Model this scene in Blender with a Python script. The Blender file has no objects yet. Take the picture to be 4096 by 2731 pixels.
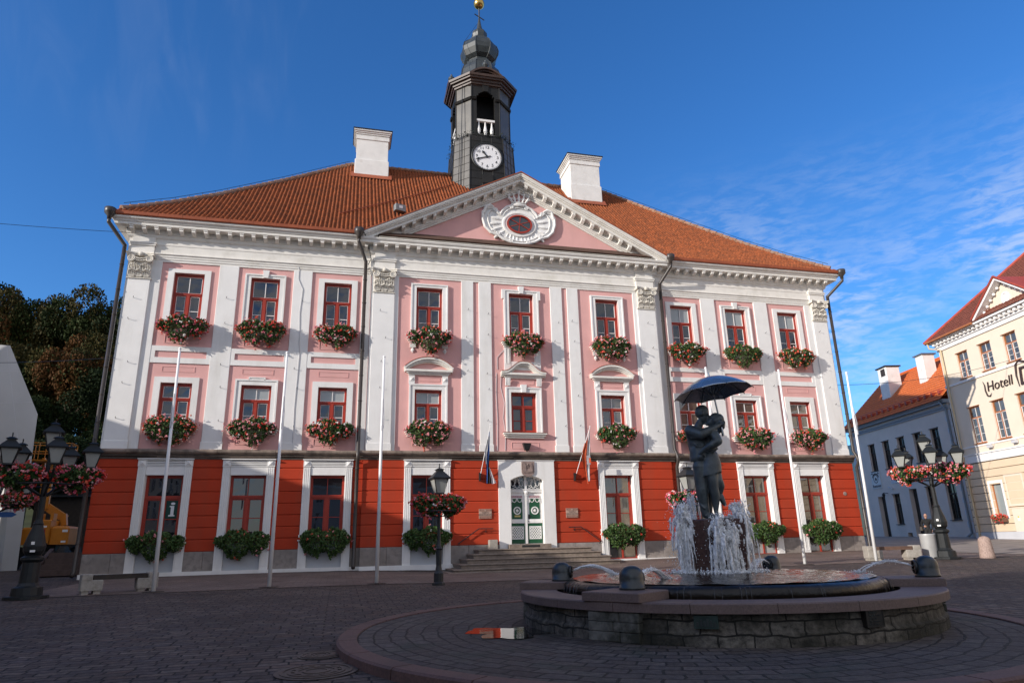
import bpy, math, random
import numpy as np
from math import sin, cos, pi, radians, sqrt, atan2, exp
from mathutils import Vector, Matrix

scene = bpy.context.scene
COL = scene.collection
random.seed(7)
NR = np.random.default_rng(11)

# ------------------------------------------------------------------ camera
cam_d = bpy.data.cameras.new('camera')
cam = bpy.data.objects.new('camera', cam_d)
COL.objects.link(cam)
scene.camera = cam
cam_d.sensor_width = 36.0
cam_d.lens = 36.0 * 2698.9412 / 4096
cam_d.clip_start, cam_d.clip_end = 0.1, 3000
PIT, ROL, YAW = 0.29147, -0.02391, 0.24870
_f = Vector((sin(YAW), cos(YAW), 0)); _r = Vector((cos(YAW), -sin(YAW), 0)); _u = Vector((0, 0, 1))
_F = _f * cos(PIT) + _u * sin(PIT); _U = -_f * sin(PIT) + _u * cos(PIT)
_R2 = _r * cos(ROL) + _U * sin(ROL); _U2 = -_r * sin(ROL) + _U * cos(ROL)
cam.matrix_world = Matrix(((_R2.x, _U2.x, -_F.x, -8.527), (_R2.y, _U2.y, -_F.y, -31.8525), (_R2.z, _U2.z, -_F.z, 0.9076), (0, 0, 0, 1)))

# ------------------------------------------------------------------ light
SUN = Vector((-1.0, -0.375, 0.34)).normalized()
sun_d = bpy.data.lights.new('sun', 'SUN')
sun_d.energy = 3.9
sun_d.angle = radians(0.5)
sun_d.color = (1.0, 0.93, 0.84)
sun = bpy.data.objects.new('sun', sun_d)
COL.objects.link(sun)
sun.rotation_euler = SUN.to_track_quat('Z', 'Y').to_euler()
sun.location = SUN * 60

world = bpy.data.worlds.new('World')
scene.world = world
world.use_nodes = True
wn, wl = world.node_tree.nodes, world.node_tree.links
wn.clear()
w_out = wn.new('ShaderNodeOutputWorld')
w_bg = wn.new('ShaderNodeBackground')
w_bg.inputs['Strength'].default_value = 0.15
sky = wn.new('ShaderNodeTexSky')
sky.sky_type = 'NISHITA'
sky.sun_disc = False
sky.sun_elevation = math.asin(SUN.z)
sky.sun_rotation = atan2(SUN.x, SUN.y)
sky.altitude = 0
sky.air_density = 1.0
sky.dust_density = 0.3
sky.ozone_density = 6.0
def wnode(t, **kw):
    n = wn.new(t)
    for k, v in kw.items(): setattr(n, k, v)
    return n
def wmath(op, a, b=None, clamp=False):
    n = wn.new('ShaderNodeMath'); n.operation = op; n.use_clamp = clamp
    for i, v in enumerate((a, b)):
        if v is None: continue
        if isinstance(v, (int, float)): n.inputs[i].default_value = v
        else: wl.new(v, n.inputs[i])
    return n.outputs[0]
w_tc = wn.new('ShaderNodeTexCoord')
def w_dot(v):
    n = wn.new('ShaderNodeVectorMath'); n.operation = 'DOT_PRODUCT'
    wl.new(w_tc.outputs['Generated'], n.inputs[0]); n.inputs[1].default_value = v
    return n.outputs['Value']
def w_range(x, a, b):
    n = wn.new('ShaderNodeMapRange'); n.interpolation_type = 'SMOOTHSTEP'; n.clamp = True
    wl.new(x, n.inputs[0]); n.inputs[1].default_value = a; n.inputs[2].default_value = b
    return n.outputs[0]
w_map = wn.new('ShaderNodeMapping')
wl.new(w_tc.outputs['Generated'], w_map.inputs['Vector'])
w_map.inputs['Rotation'].default_value = (0.25, 0.35, 0.1)
w_map.inputs['Scale'].default_value = (6, 6, 22)
w_n1 = wn.new('ShaderNodeTexNoise'); wl.new(w_map.outputs[0], w_n1.inputs['Vector'])
w_n1.inputs['Scale'].default_value = 4.6; w_n1.inputs['Detail'].default_value = 6; w_n1.inputs['Roughness'].default_value = 0.62; w_n1.inputs['Distortion'].default_value = 0.35
w_n2 = wn.new('ShaderNodeTexNoise'); wl.new(w_tc.outputs['Generated'], w_n2.inputs['Vector'])
w_n2.inputs['Scale'].default_value = 4.0; w_n2.inputs['Detail'].default_value = 3
# ------- a field of thin high cloud low in the sky on the right, fainter wisps elsewhere
az = wn.new('ShaderNodeSeparateXYZ'); wl.new(w_tc.outputs['Generated'], az.inputs[0])
right_m = w_range(w_dot((0.80, 0.56, 0.0)), 0.72, 0.88)
low_m = wmath('MULTIPLY', w_range(az.outputs['Z'], 0.52, 0.34), w_range(az.outputs['Z'], 0.13, 0.24))
field = wmath('MULTIPLY', wmath('MULTIPLY', right_m, low_m), w_range(w_n1.outputs[0], 0.36, 0.66))
field = wmath('MULTIPLY', field, w_range(w_n2.outputs[0], 0.30, 0.58))
left_m = w_range(w_dot((-0.245, 0.738, 0.629)), 0.972, 0.998)
w_map2 = wn.new('ShaderNodeMapping'); wl.new(w_tc.outputs['Generated'], w_map2.inputs['Vector']); w_map2.inputs['Rotation'].default_value = (0.3, -0.5, 0.4); w_map2.inputs['Scale'].default_value = (10, 3, 3)
w_n3 = wn.new('ShaderNodeTexNoise'); wl.new(w_map2.outputs[0], w_n3.inputs['Vector']); w_n3.inputs['Scale'].default_value = 2.2; w_n3.inputs['Detail'].default_value = 7; w_n3.inputs['Distortion'].default_value = 0.8
wisps = wmath('MULTIPLY', wmath('MULTIPLY', left_m, w_range(w_n3.outputs[0], 0.42, 0.8)), 0.10)
# thin cloud added over the unseen sky behind the camera to brighten the shade
fill_cloud = wmath('MULTIPLY', wmath('MULTIPLY', w_range(w_dot((0.10, -1.0, 0.15)), -0.05, 0.55), w_range(w_n1.outputs[0], 0.2, 0.6)), 0.85)
cl = wmath('ADD', wmath('MULTIPLY', field, 0.42), wmath('MULTIPLY', wisps, 0.35), True)
w_mix = wn.new('ShaderNodeMix'); w_mix.data_type = 'RGBA'
wl.new(cl, w_mix.inputs[0]); w_mix.inputs[7].default_value = (4.3, 4.5, 4.9, 1)
# deepen the clear-air blue
w_hsv = wn.new('ShaderNodeHueSaturation'); w_hsv.inputs['Saturation'].default_value = 1.12; w_hsv.inputs['Value'].default_value = 1.08; w_hsv.inputs['Hue'].default_value = 0.505
wl.new(sky.outputs[0], w_hsv.inputs['Color']); wl.new(w_hsv.outputs[0], w_mix.inputs[6])
w_mix2 = wn.new('ShaderNodeMix'); w_mix2.data_type = 'RGBA'
wl.new(fill_cloud, w_mix2.inputs[0]); wl.new(w_mix.outputs[2], w_mix2.inputs[6]); w_mix2.inputs[7].default_value = (4.1, 4.1, 4.2, 1)
wl.new(w_mix2.outputs[2], w_bg.inputs[0]); wl.new(w_bg.outputs[0], w_out.inputs[0])

scene.view_settings.view_transform = 'Standard'
scene.view_settings.look = 'None'
scene.view_settings.exposure = 0.36
scene.view_settings.gamma = 1.0
scene.cycles.max_bounces = 8
scene.cycles.transparent_max_bounces = 16

# ------------------------------------------------------------------ materials
def M(name, col, rough=0.7, var=0.08, scale=2.0, bump=0.0, bscale=40, spec=0.4, metal=0.0, stain=None, stain_scale=0.6, stain_lo=0.5, stain_hi=0.7, col2=None, ior=None, streak=False):
    m = bpy.data.materials.new(name); m.use_nodes = True
    n, l = m.node_tree.nodes, m.node_tree.links
    b = n['Principled BSDF']
    b.inputs['Roughness'].default_value = rough; b.inputs['Metallic'].default_value = metal
    b.inputs['Specular IOR Level'].default_value = spec
    if ior: b.inputs['IOR'].default_value = ior
    tc = n.new('ShaderNodeTexCoord')
    nz = n.new('ShaderNodeTexNoise'); nz.inputs['Scale'].default_value = scale; nz.inputs['Detail'].default_value = 6
    l.new(tc.outputs['Object'], nz.inputs['Vector'])
    mr = n.new('ShaderNodeMapRange'); mr.inputs[1].default_value = 0.3; mr.inputs[2].default_value = 0.7
    l.new(nz.outputs[0], mr.inputs[0])
    mx = n.new('ShaderNodeMix'); mx.data_type = 'RGBA'; l.new(mr.outputs[0], mx.inputs[0])
    a = [c * (1 - var) for c in col]; c2 = col2 or [min(1, c * (1 + var)) for c in col]
    mx.inputs[6].default_value = (*a, 1); mx.inputs[7].default_value = (*c2, 1)
    out = mx.outputs[2]
    if stain:
        nz2 = n.new('ShaderNodeTexNoise'); nz2.inputs['Scale'].default_value = stain_scale; nz2.inputs['Detail'].default_value = 8; nz2.inputs['Roughness'].default_value = 0.65
        if streak:
            mp = n.new('ShaderNodeMapping'); mp.inputs['Scale'].default_value = (1, 1, 0.18); l.new(tc.outputs['Object'], mp.inputs[0]); l.new(mp.outputs[0], nz2.inputs['Vector'])
        else: l.new(tc.outputs['Object'], nz2.inputs['Vector'])
        mr2 = n.new('ShaderNodeMapRange'); mr2.inputs[1].default_value = stain_lo; mr2.inputs[2].default_value = stain_hi; mr2.inputs[4].default_value = stain[3] if len(stain) > 3 else 0.6
        l.new(nz2.outputs[0], mr2.inputs[0])
        mx2 = n.new('ShaderNodeMix'); mx2.data_type = 'RGBA'; l.new(mr2.outputs[0], mx2.inputs[0]); l.new(out, mx2.inputs[6]); mx2.inputs[7].default_value = (*stain[:3], 1)
        out = mx2.outputs[2]
    l.new(out, b.inputs['Base Color'])
    if bump:
        nb = n.new('ShaderNodeTexNoise'); nb.inputs['Scale'].default_value = bscale; nb.inputs['Detail'].default_value = 5
        l.new(tc.outputs['Object'], nb.inputs['Vector'])
        bp = n.new('ShaderNodeBump'); bp.inputs['Strength'].default_value = bump; bp.inputs['Distance'].default_value = 0.02
        l.new(nb.outputs[0], bp.inputs['Height']); l.new(bp.outputs[0], b.inputs['Normal'])
    return m

def paving(name, cols, bw, bh, mortar, mcol, uv=False, bump=0.6, distort=0.03, rough=0.75, rot=0.0, offset=0.5, patch=None, noise_amt=0.5, squash=1.0, dist_scale=3.0):
    m = bpy.data.materials.new(name); m.use_nodes = True
    n, l = m.node_tree.nodes, m.node_tree.links
    b = n['Principled BSDF']; b.inputs['Roughness'].default_value = rough; b.inputs['Specular IOR Level'].default_value = 0.3
    tc = n.new('ShaderNodeTexCoord'); src = tc.outputs['UV' if uv else 'Object']
    mp = n.new('ShaderNodeMapping'); mp.inputs['Rotation'].default_value = (0, 0, rot); l.new(src, mp.inputs[0])
    nz = n.new('ShaderNodeTexNoise'); nz.inputs['Scale'].default_value = dist_scale; nz.inputs['Detail'].default_value = 3; l.new(src, nz.inputs['Vector'])
    sc = n.new('ShaderNodeVectorMath'); sc.operation = 'MULTIPLY_ADD'; l.new(nz.outputs['Color'], sc.inputs[0]); sc.inputs[1].default_value = (distort * 2,) * 3; l.new(mp.outputs[0], sc.inputs[2])
    br = n.new('ShaderNodeTexBrick'); l.new(sc.outputs[0], br.inputs['Vector'])
    br.offset = offset; br.squash = squash; br.squash_frequency = 3; br.offset_frequency = 2
    br.inputs['Scale'].default_value = 1.0; br.inputs['Mortar Size'].default_value = mortar; br.inputs['Mortar Smooth'].default_value = 0.35
    br.inputs['Brick Width'].default_value = bw; br.inputs['Row Height'].default_value = bh; br.inputs['Bias'].default_value = 0
    br.inputs['Color1'].default_value = (0, 0, 0, 1); br.inputs['Color2'].default_value = (1, 1, 1, 1); br.inputs['Mortar'].default_value = (0.5, 0.5, 0.5, 1)
    ramp = n.new('ShaderNodeValToRGB'); l.new(br.outputs['Color'], ramp.inputs[0])
    er = ramp.color_ramp
    er.elements[0].color = (*cols[0], 1); er.elements[1].color = (*cols[-1], 1); er.elements[1].position = 0.95
    for i, c in enumerate(cols[1:-1]):
        e = er.elements.new((i + 1) / (len(cols) - 1) * 0.95); e.color = (*c, 1)
    n2 = n.new('ShaderNodeTexNoise'); n2.inputs['Scale'].default_value = 11; n2.inputs['Detail'].default_value = 7; n2.inputs['Roughness'].default_value = 0.7; l.new(src, n2.inputs['Vector'])
    n3 = n.new('ShaderNodeTexNoise'); n3.inputs['Scale'].default_value = 0.55; n3.inputs['Detail'].default_value = 5; l.new(src, n3.inputs['Vector'])
    def mrange(x, a, bb, c, d):
        q = n.new('ShaderNodeMapRange'); l.new(x, q.inputs[0]); q.inputs[1].default_value = a; q.inputs[2].default_value = bb; q.inputs[3].default_value = c; q.inputs[4].default_value = d; return q.outputs[0]
    v1 = mrange(n2.outputs[0], 0.3, 0.7, 1 - noise_amt, 1 + noise_amt); v2 = mrange(n3.outputs[0], 0.35, 0.65, 0.82, 1.18)
    mm = n.new('ShaderNodeMath'); mm.operation = 'MULTIPLY'; l.new(v1, mm.inputs[0]); l.new(v2, mm.inputs[1])
    vm = n.new('ShaderNodeVectorMath'); vm.operation = 'SCALE'; l.new(ramp.outputs[0], vm.inputs[0]); l.new(mm.outputs[0], vm.inputs['Scale'])
    mx = n.new('ShaderNodeMix'); mx.data_type = 'RGBA'; l.new(br.outputs['Fac'], mx.inputs[0]); l.new(vm.outputs[0], mx.inputs[6]); mx.inputs[7].default_value = (*mcol, 1)
    out = mx.outputs[2]
    if patch:
        n4 = n.new('ShaderNodeTexNoise'); n4.inputs['Scale'].default_value = patch[1]; n4.inputs['Detail'].default_value = 6; l.new(src, n4.inputs['Vector'])
        f = mrange(n4.outputs[0], patch[2], patch[3], 0, patch[4])
        m4 = n.new('ShaderNodeMix'); m4.data_type = 'RGBA'; l.new(f, m4.inputs[0]); l.new(out, m4.inputs[6]); m4.inputs[7].default_value = (*patch[0], 1); out = m4.outputs[2]
    l.new(out, b.inputs['Base Color'])
    hh = n.new('ShaderNodeMath'); hh.operation = 'MULTIPLY_ADD'; l.new(br.outputs['Fac'], hh.inputs[0]); hh.inputs[1].default_value = -1.0
    n5 = mrange(n2.outputs[0], 0.2, 0.8, 0.0, 0.7)
    l.new(n5, hh.inputs[2])
    bp = n.new('ShaderNodeBump'); bp.inputs['Strength'].default_value = bump; bp.inputs['Distance'].default_value = 0.02
    l.new(hh.outputs[0], bp.inputs['Height']); l.new(bp.outputs[0], b.inputs['Normal'])
    return m

WHITE = M('white_stucco', (0.80, 0.785, 0.765), 0.8, 0.04, 1.5, 0.25, 30, stain=(0.52, 0.49, 0.44, 0.55), stain_scale=1.1, stain_lo=0.50, stain_hi=0.8, streak=True)
WHITE_TRIM = M('white_trim_plaster', (0.78, 0.75, 0.70), 0.8, 0.05, 2.5, 0.2, 30, stain=(0.50, 0.47, 0.40, 0.55), stain_scale=1.3, stain_lo=0.50, stain_hi=0.75)
PINK = M('pink_stucco', (0.70, 0.385, 0.36), 0.85, 0.05, 1.2, 0.3, 35, stain=(0.54, 0.32, 0.29, 0.5), stain_scale=0.8, stain_lo=0.55, stain_hi=0.8, streak=True)
REDW = M('red_painted_plaster', (0.43, 0.043, 0.014), 0.75, 0.08, 0.9, 0.15, 25, spec=0.25, stain=(0.33, 0.055, 0.026, 0.7), stain_scale=1.3, stain_lo=0.44, stain_hi=0.72, streak=True)
GRANITE = M('grey_pink_granite', (0.27, 0.235, 0.215), 0.75, 0.25, 6, 0.4, 25, stain=(0.15, 0.125, 0.105, 0.7), stain_scale=1.5, stain_lo=0.45, stain_hi=0.7)
COURSE = M('string_course_granite', (0.24, 0.185, 0.15), 0.75, 0.3, 3, 0.5, 18, stain=(0.07, 0.055, 0.045, 0.8), stain_scale=1.6, stain_lo=0.48, stain_hi=0.65)
STEPS = M('step_granite', (0.23, 0.185, 0.15), 0.7, 0.25, 8, 0.3, 30, stain=(0.12, 0.09, 0.07, 0.6), stain_scale=2.0)
REDWOOD = M('red_window_paint', (0.34, 0.035, 0.018), 0.45, 0.12, 3, spec=0.4)
GLASS = M('window_glass', (0.012, 0.014, 0.017), 0.02, 0.3, 0.7, spec=1.0, ior=1.55)
BLINDM = M('pale_blind_behind_glass', (0.30, 0.33, 0.33), 0.12, 0.06, 2, spec=0.8, ior=1.6)
DRAPE = M('dim_interior_behind_glass', (0.085, 0.075, 0.06), 0.03, 0.5, 1.7, spec=1.0, ior=1.7)
TILE = M('clay_roof_tile', (0.30, 0.086, 0.033), 0.9, 0.40, 7.0, 0.4, 20, spec=0.15, stain=(0.075, 0.040, 0.026, 0.75), stain_scale=2.6, stain_lo=0.42, stain_hi=0.72)
TILE_EDGE = M('ridge_tile', (0.30, 0.16, 0.10), 0.85, 0.35, 6, 0.4, 20, stain=(0.30, 0.27, 0.24, 0.7), stain_scale=2)
GUTTER = M('painted_red_gutter', (0.33, 0.085, 0.035), 0.5, 0.15, 2, spec=0.4)
PIPE = M('dark_brown_pipe', (0.045, 0.036, 0.032), 0.4, 0.2, 3, spec=0.5)
BLACKM = M('black_painted_iron', (0.016, 0.017, 0.018), 0.42, 0.2, 4, spec=0.5)
LAMPM = M('dark_grey_green_iron', (0.011, 0.013, 0.014), 0.5, 0.25, 4, spec=0.4)
LAMPG = M('milky_lantern_glass', (0.34, 0.345, 0.32), 0.25, 0.06, 4, spec=0.5)
COPPER = M('weathered_dark_sheet_metal', (0.013, 0.0125, 0.012), 0.5, 0.4, 1.6, 0.1, 6, spec=0.3, stain=(0.026, 0.024, 0.021, 0.6), stain_scale=0.9, streak=True)
COPPER_G = M('dark_patinated_copper', (0.034, 0.041, 0.043), 0.45, 0.3, 1.6, 0.1, 8, spec=0.5, stain=(0.05, 0.05, 0.05, 0.7), stain_scale=1.2)
CORNICE_BR = M('brown_copper_trim', (0.055, 0.030, 0.021), 0.5, 0.3, 2, spec=0.5)
GOLD = M('gilded_metal', (0.62, 0.40, 0.12), 0.3, 0.1, 4, metal=1.0)
BRONZE = M('dark_bronze', (0.050, 0.062, 0.064), 0.46, 0.45, 6, 0.2, 30, spec=0.7, stain=(0.13, 0.165, 0.165, 0.7), stain_scale=4, stain_lo=0.5, stain_hi=0.75)
BRONZE2 = M('dome_bronze', (0.022, 0.026, 0.026), 0.33, 0.4, 7, 0.1, 30, spec=0.6, stain=(0.10, 0.15, 0.14, 0.5), stain_scale=6, stain_lo=0.55, stain_hi=0.8)
UMBM = M('umbrella_metal', (0.40, 0.42, 0.44), 0.18, 0.25, 5, spec=0.8, metal=0.8, stain=(0.17, 0.17, 0.16, 0.5), stain_scale=4)
GREEN = M('green_door_paint', (0.014, 0.085, 0.038), 0.4, 0.1, 4)
CREAM = M('cream_stucco', (0.76, 0.65, 0.52), 0.85, 0.03, 1.0, 0.15, 30)
OCHRE = M('ochre_stucco', (0.72, 0.56, 0.39), 0.85, 0.04, 1.0, 0.15, 30)
HWHITE = M('hotel_white_trim', (0.80, 0.78, 0.76), 0.8, 0.03, 2)
HWOOD = M('orange_brown_window_wood', (0.40, 0.145, 0.055), 0.5, 0.15, 3)
HROOF = M('brown_red_tile', (0.20, 0.06, 0.035), 0.7, 0.25, 4, 0.3, 10)
HRED = M('red_ridge_metal', (0.36, 0.06, 0.035), 0.5, 0.15, 3)
GREYW = M('grey_stucco', (0.70, 0.59, 0.51), 0.85, 0.05, 1.0, 0.2, 30, stain=(0.60, 0.51, 0.44, 0.4), stain_scale=0.6)
GREYTRIM = M('pale_grey_trim', (0.55, 0.55, 0.57), 0.8, 0.05, 1.5)
OROOF = M('bright_orange_tile', (0.62, 0.145, 0.035), 0.7, 0.14, 5, 0.35, 12)
CHIM = M('dirty_white_chimney', (0.74, 0.72, 0.69), 0.85, 0.06, 2, 0.3, 20, stain=(0.48, 0.44, 0.38, 0.6), stain_scale=1.6, stain_lo=0.56, stain_hi=0.75)
DARKWIN = M('dark_window', (0.010, 0.011, 0.012), 0.04, 0.2, 1, spec=0.9)
DARKWOOD = M('dark_brown_wood', (0.035, 0.026, 0.02), 0.6, 0.3, 5, 0.2, 30)
CONC = M('weathered_concrete', (0.34, 0.31, 0.27), 0.85, 0.15, 6, 0.4, 30, stain=(0.16, 0.14, 0.11, 0.6), stain_scale=5)
BINM = M('pale_metal_bin', (0.48, 0.48, 0.47), 0.45, 0.08, 3, metal=0.3)
POLEM = M('white_pole_paint', (0.88, 0.87, 0.86), 0.4, 0.03, 2, stain=(0.55, 0.52, 0.48, 0.6), stain_scale=6, stain_lo=0.66, stain_hi=0.78)
BOLL = M('pink_granite', (0.36, 0.26, 0.22), 0.8, 0.25, 20, 0.3, 40)
CAPG = M('pinkish_granite_cap', (0.145, 0.098, 0.084), 0.6, 0.22, 45, 0.15, 60, stain=(0.085, 0.06, 0.052, 0.6), stain_scale=1.5)
KERB = M('red_granite_kerb', (0.125, 0.066, 0.053), 0.7, 0.25, 30, 0.2, 60, stain=(0.075, 0.045, 0.038, 0.7), stain_scale=1.5)
PEDE = M('wet_red_granite', (0.075, 0.035, 0.028), 0.25, 0.35, 25, 0.25, 40, spec=0.6)
LEAF_A = M('geranium_leaf', (0.060, 0.105, 0.030), 0.6, 0.5, 9, spec=0.3, col2=(0.12, 0.19, 0.05))
LEAF_B = M('dark_geranium_leaf', (0.035, 0.075, 0.022), 0.6, 0.5, 9, spec=0.3, col2=(0.07, 0.15, 0.04))
BL_RED = M('red_blossom', (0.60, 0.045, 0.03), 0.6, 0.3, 30)
BL_PINK = M('pink_blossom', (0.72, 0.28, 0.30), 0.6, 0.2, 30)
BL_SALM = M('salmon_red_blossom', (0.62, 0.12, 0.06), 0.6, 0.25, 30)
BL_WHITE = M('white_blossom', (0.80, 0.74, 0.70), 0.6, 0.1, 30)
BL_MAG = M('deep_pink_blossom', (0.62, 0.10, 0.17), 0.6, 0.25, 30)
BARK = M('bark', (0.07, 0.05, 0.035), 0.9, 0.3, 6, 0.5, 12)
PLATEM = M('brown_stone_plaque', (0.30, 0.17, 0.13), 0.5, 0.12, 8)
PLATEM2 = M('pale_brown_stone', (0.42, 0.29, 0.23), 0.5, 0.1, 8)
CRESTM = M('brown_carved_stone', (0.26, 0.19, 0.17), 0.8, 0.25, 8, 0.3, 30)
TXT_DARK = M('dark_lettering', (0.05, 0.03, 0.028), 0.6, 0.1, 3)
BLACKF = M('black_cloth', (0.012, 0.012, 0.013), 0.8, 0.2, 6)
LIFTY = M('orange_yellow_machine_paint', (0.52, 0.18, 0.012), 0.4, 0.08, 3)
RUBBER = M('black_rubber', (0.015, 0.015, 0.015), 0.7, 0.2, 6)
CLADW = M('white_fibre_panel', (0.50, 0.50, 0.50), 0.7, 0.07, 0.7)
BLUEF = M('blue_cloth', (0.05, 0.14, 0.42), 0.8, 0.1, 6)
WHITEF = M('white_cloth', (0.75, 0.75, 0.76), 0.8, 0.05, 6)
REDF = M('red_cloth', (0.72, 0.13, 0.05), 0.8, 0.1, 6)
SKIN = M('skin', (0.45, 0.25, 0.18), 0.6, 0.1, 8)
BRASS = M('brass_plate', (0.62, 0.50, 0.20), 0.35, 0.1, 4, metal=0.4)

COBBLE = paving('cobblestone', [(0.0649, 0.0463, 0.0389), (0.0881, 0.0649, 0.0557), (0.0788, 0.0631, 0.0612), (0.102, 0.0667, 0.0519), (0.1252, 0.0974, 0.0816), (0.0788, 0.0575, 0.0492)], 0.36, 0.185, 0.016, (0.012, 0.009, 0.008), distort=0.055, noise_amt=0.55, squash=0.8, bump=1.0)
SLABS = paving('brown_paving_slabs', [(0.1436, 0.1017, 0.0829), (0.1713, 0.1271, 0.105), (0.1602, 0.1193, 0.1017), (0.1933, 0.1436, 0.1193)], 0.42, 0.21, 0.007, (0.06, 0.046, 0.04), distort=0.01, noise_amt=0.3)
RINGCOB = paving('ring_cobblestone', [(0.0612, 0.0475, 0.0403), (0.0792, 0.0634, 0.0547), (0.072, 0.0598, 0.0554), (0.0972, 0.0792, 0.0684)], 0.36, 0.23, 0.018, (0.018, 0.015, 0.012), uv=True, distort=0.06, noise_amt=0.5, patch=((0.025, 0.035, 0.025), 1.1, 0.56, 0.72, 0.7))
ASPHALT = M('asphalt', (0.25, 0.215, 0.19), 0.85, 0.2, 1.5, 0.3, 60)
BLOCKS = paving('rough_granite_blocks', [(0.085, 0.0731, 0.0578), (0.1232, 0.1062, 0.085), (0.1062, 0.0935, 0.0765), (0.153, 0.1343, 0.1062)], 0.40, 0.165, 0.012, (0.02, 0.018, 0.014), uv=True, distort=0.055, noise_amt=0.85, bump=1.0, patch=((0.016, 0.016, 0.010), 1.3, 0.44, 0.62, 0.9))
# wet dark stone of the inner dish
DISH = M('wet_dark_stone', (0.014, 0.010, 0.007), 0.28, 0.6, 3, 0.5, 14, spec=0.35)
PUD = M('puddle_water', (0.018, 0.016, 0.014), 0.03, 0.3, 3, 0.04, 6, spec=0.4, ior=1.33)
WATERM = M('water_surface', (0.030, 0.026, 0.021), 0.08, 0.4, 3, 0.7, 14, spec=0.5)
FOAM = bpy.data.materials.new('splashing_water'); FOAM.use_nodes = True
def _foam():
    n, l = FOAM.node_tree.nodes, FOAM.node_tree.links
    b = n['Principled BSDF']; b.inputs['Base Color'].default_value = (0.93, 0.92, 0.90, 1); b.inputs['Roughness'].default_value = 0.25; b.inputs['Subsurface Weight'].default_value = 0.0
    t = n.new('ShaderNodeBsdfTransparent'); mx = n.new('ShaderNodeMixShader'); tc = n.new('ShaderNodeTexCoord')
    nz = n.new('ShaderNodeTexNoise'); nz.inputs['Scale'].default_value = 22; nz.inputs['Detail'].default_value = 4; l.new(tc.outputs['Object'], nz.inputs['Vector'])
    mr = n.new('ShaderNodeMapRange'); mr.inputs[1].default_value = 0.35; mr.inputs[2].default_value = 0.62; mr.inputs[3].default_value = 0.55; mr.inputs[4].default_value = 1.0; l.new(nz.outputs[0], mr.inputs[0])
    l.new(mr.outputs[0], mx.inputs[0]); l.new(t.outputs[0], mx.inputs[1]); l.new(b.outputs[0], mx.inputs[2]); l.new(mx.outputs[0], n['Material Output'].inputs[0])
_foam()

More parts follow.
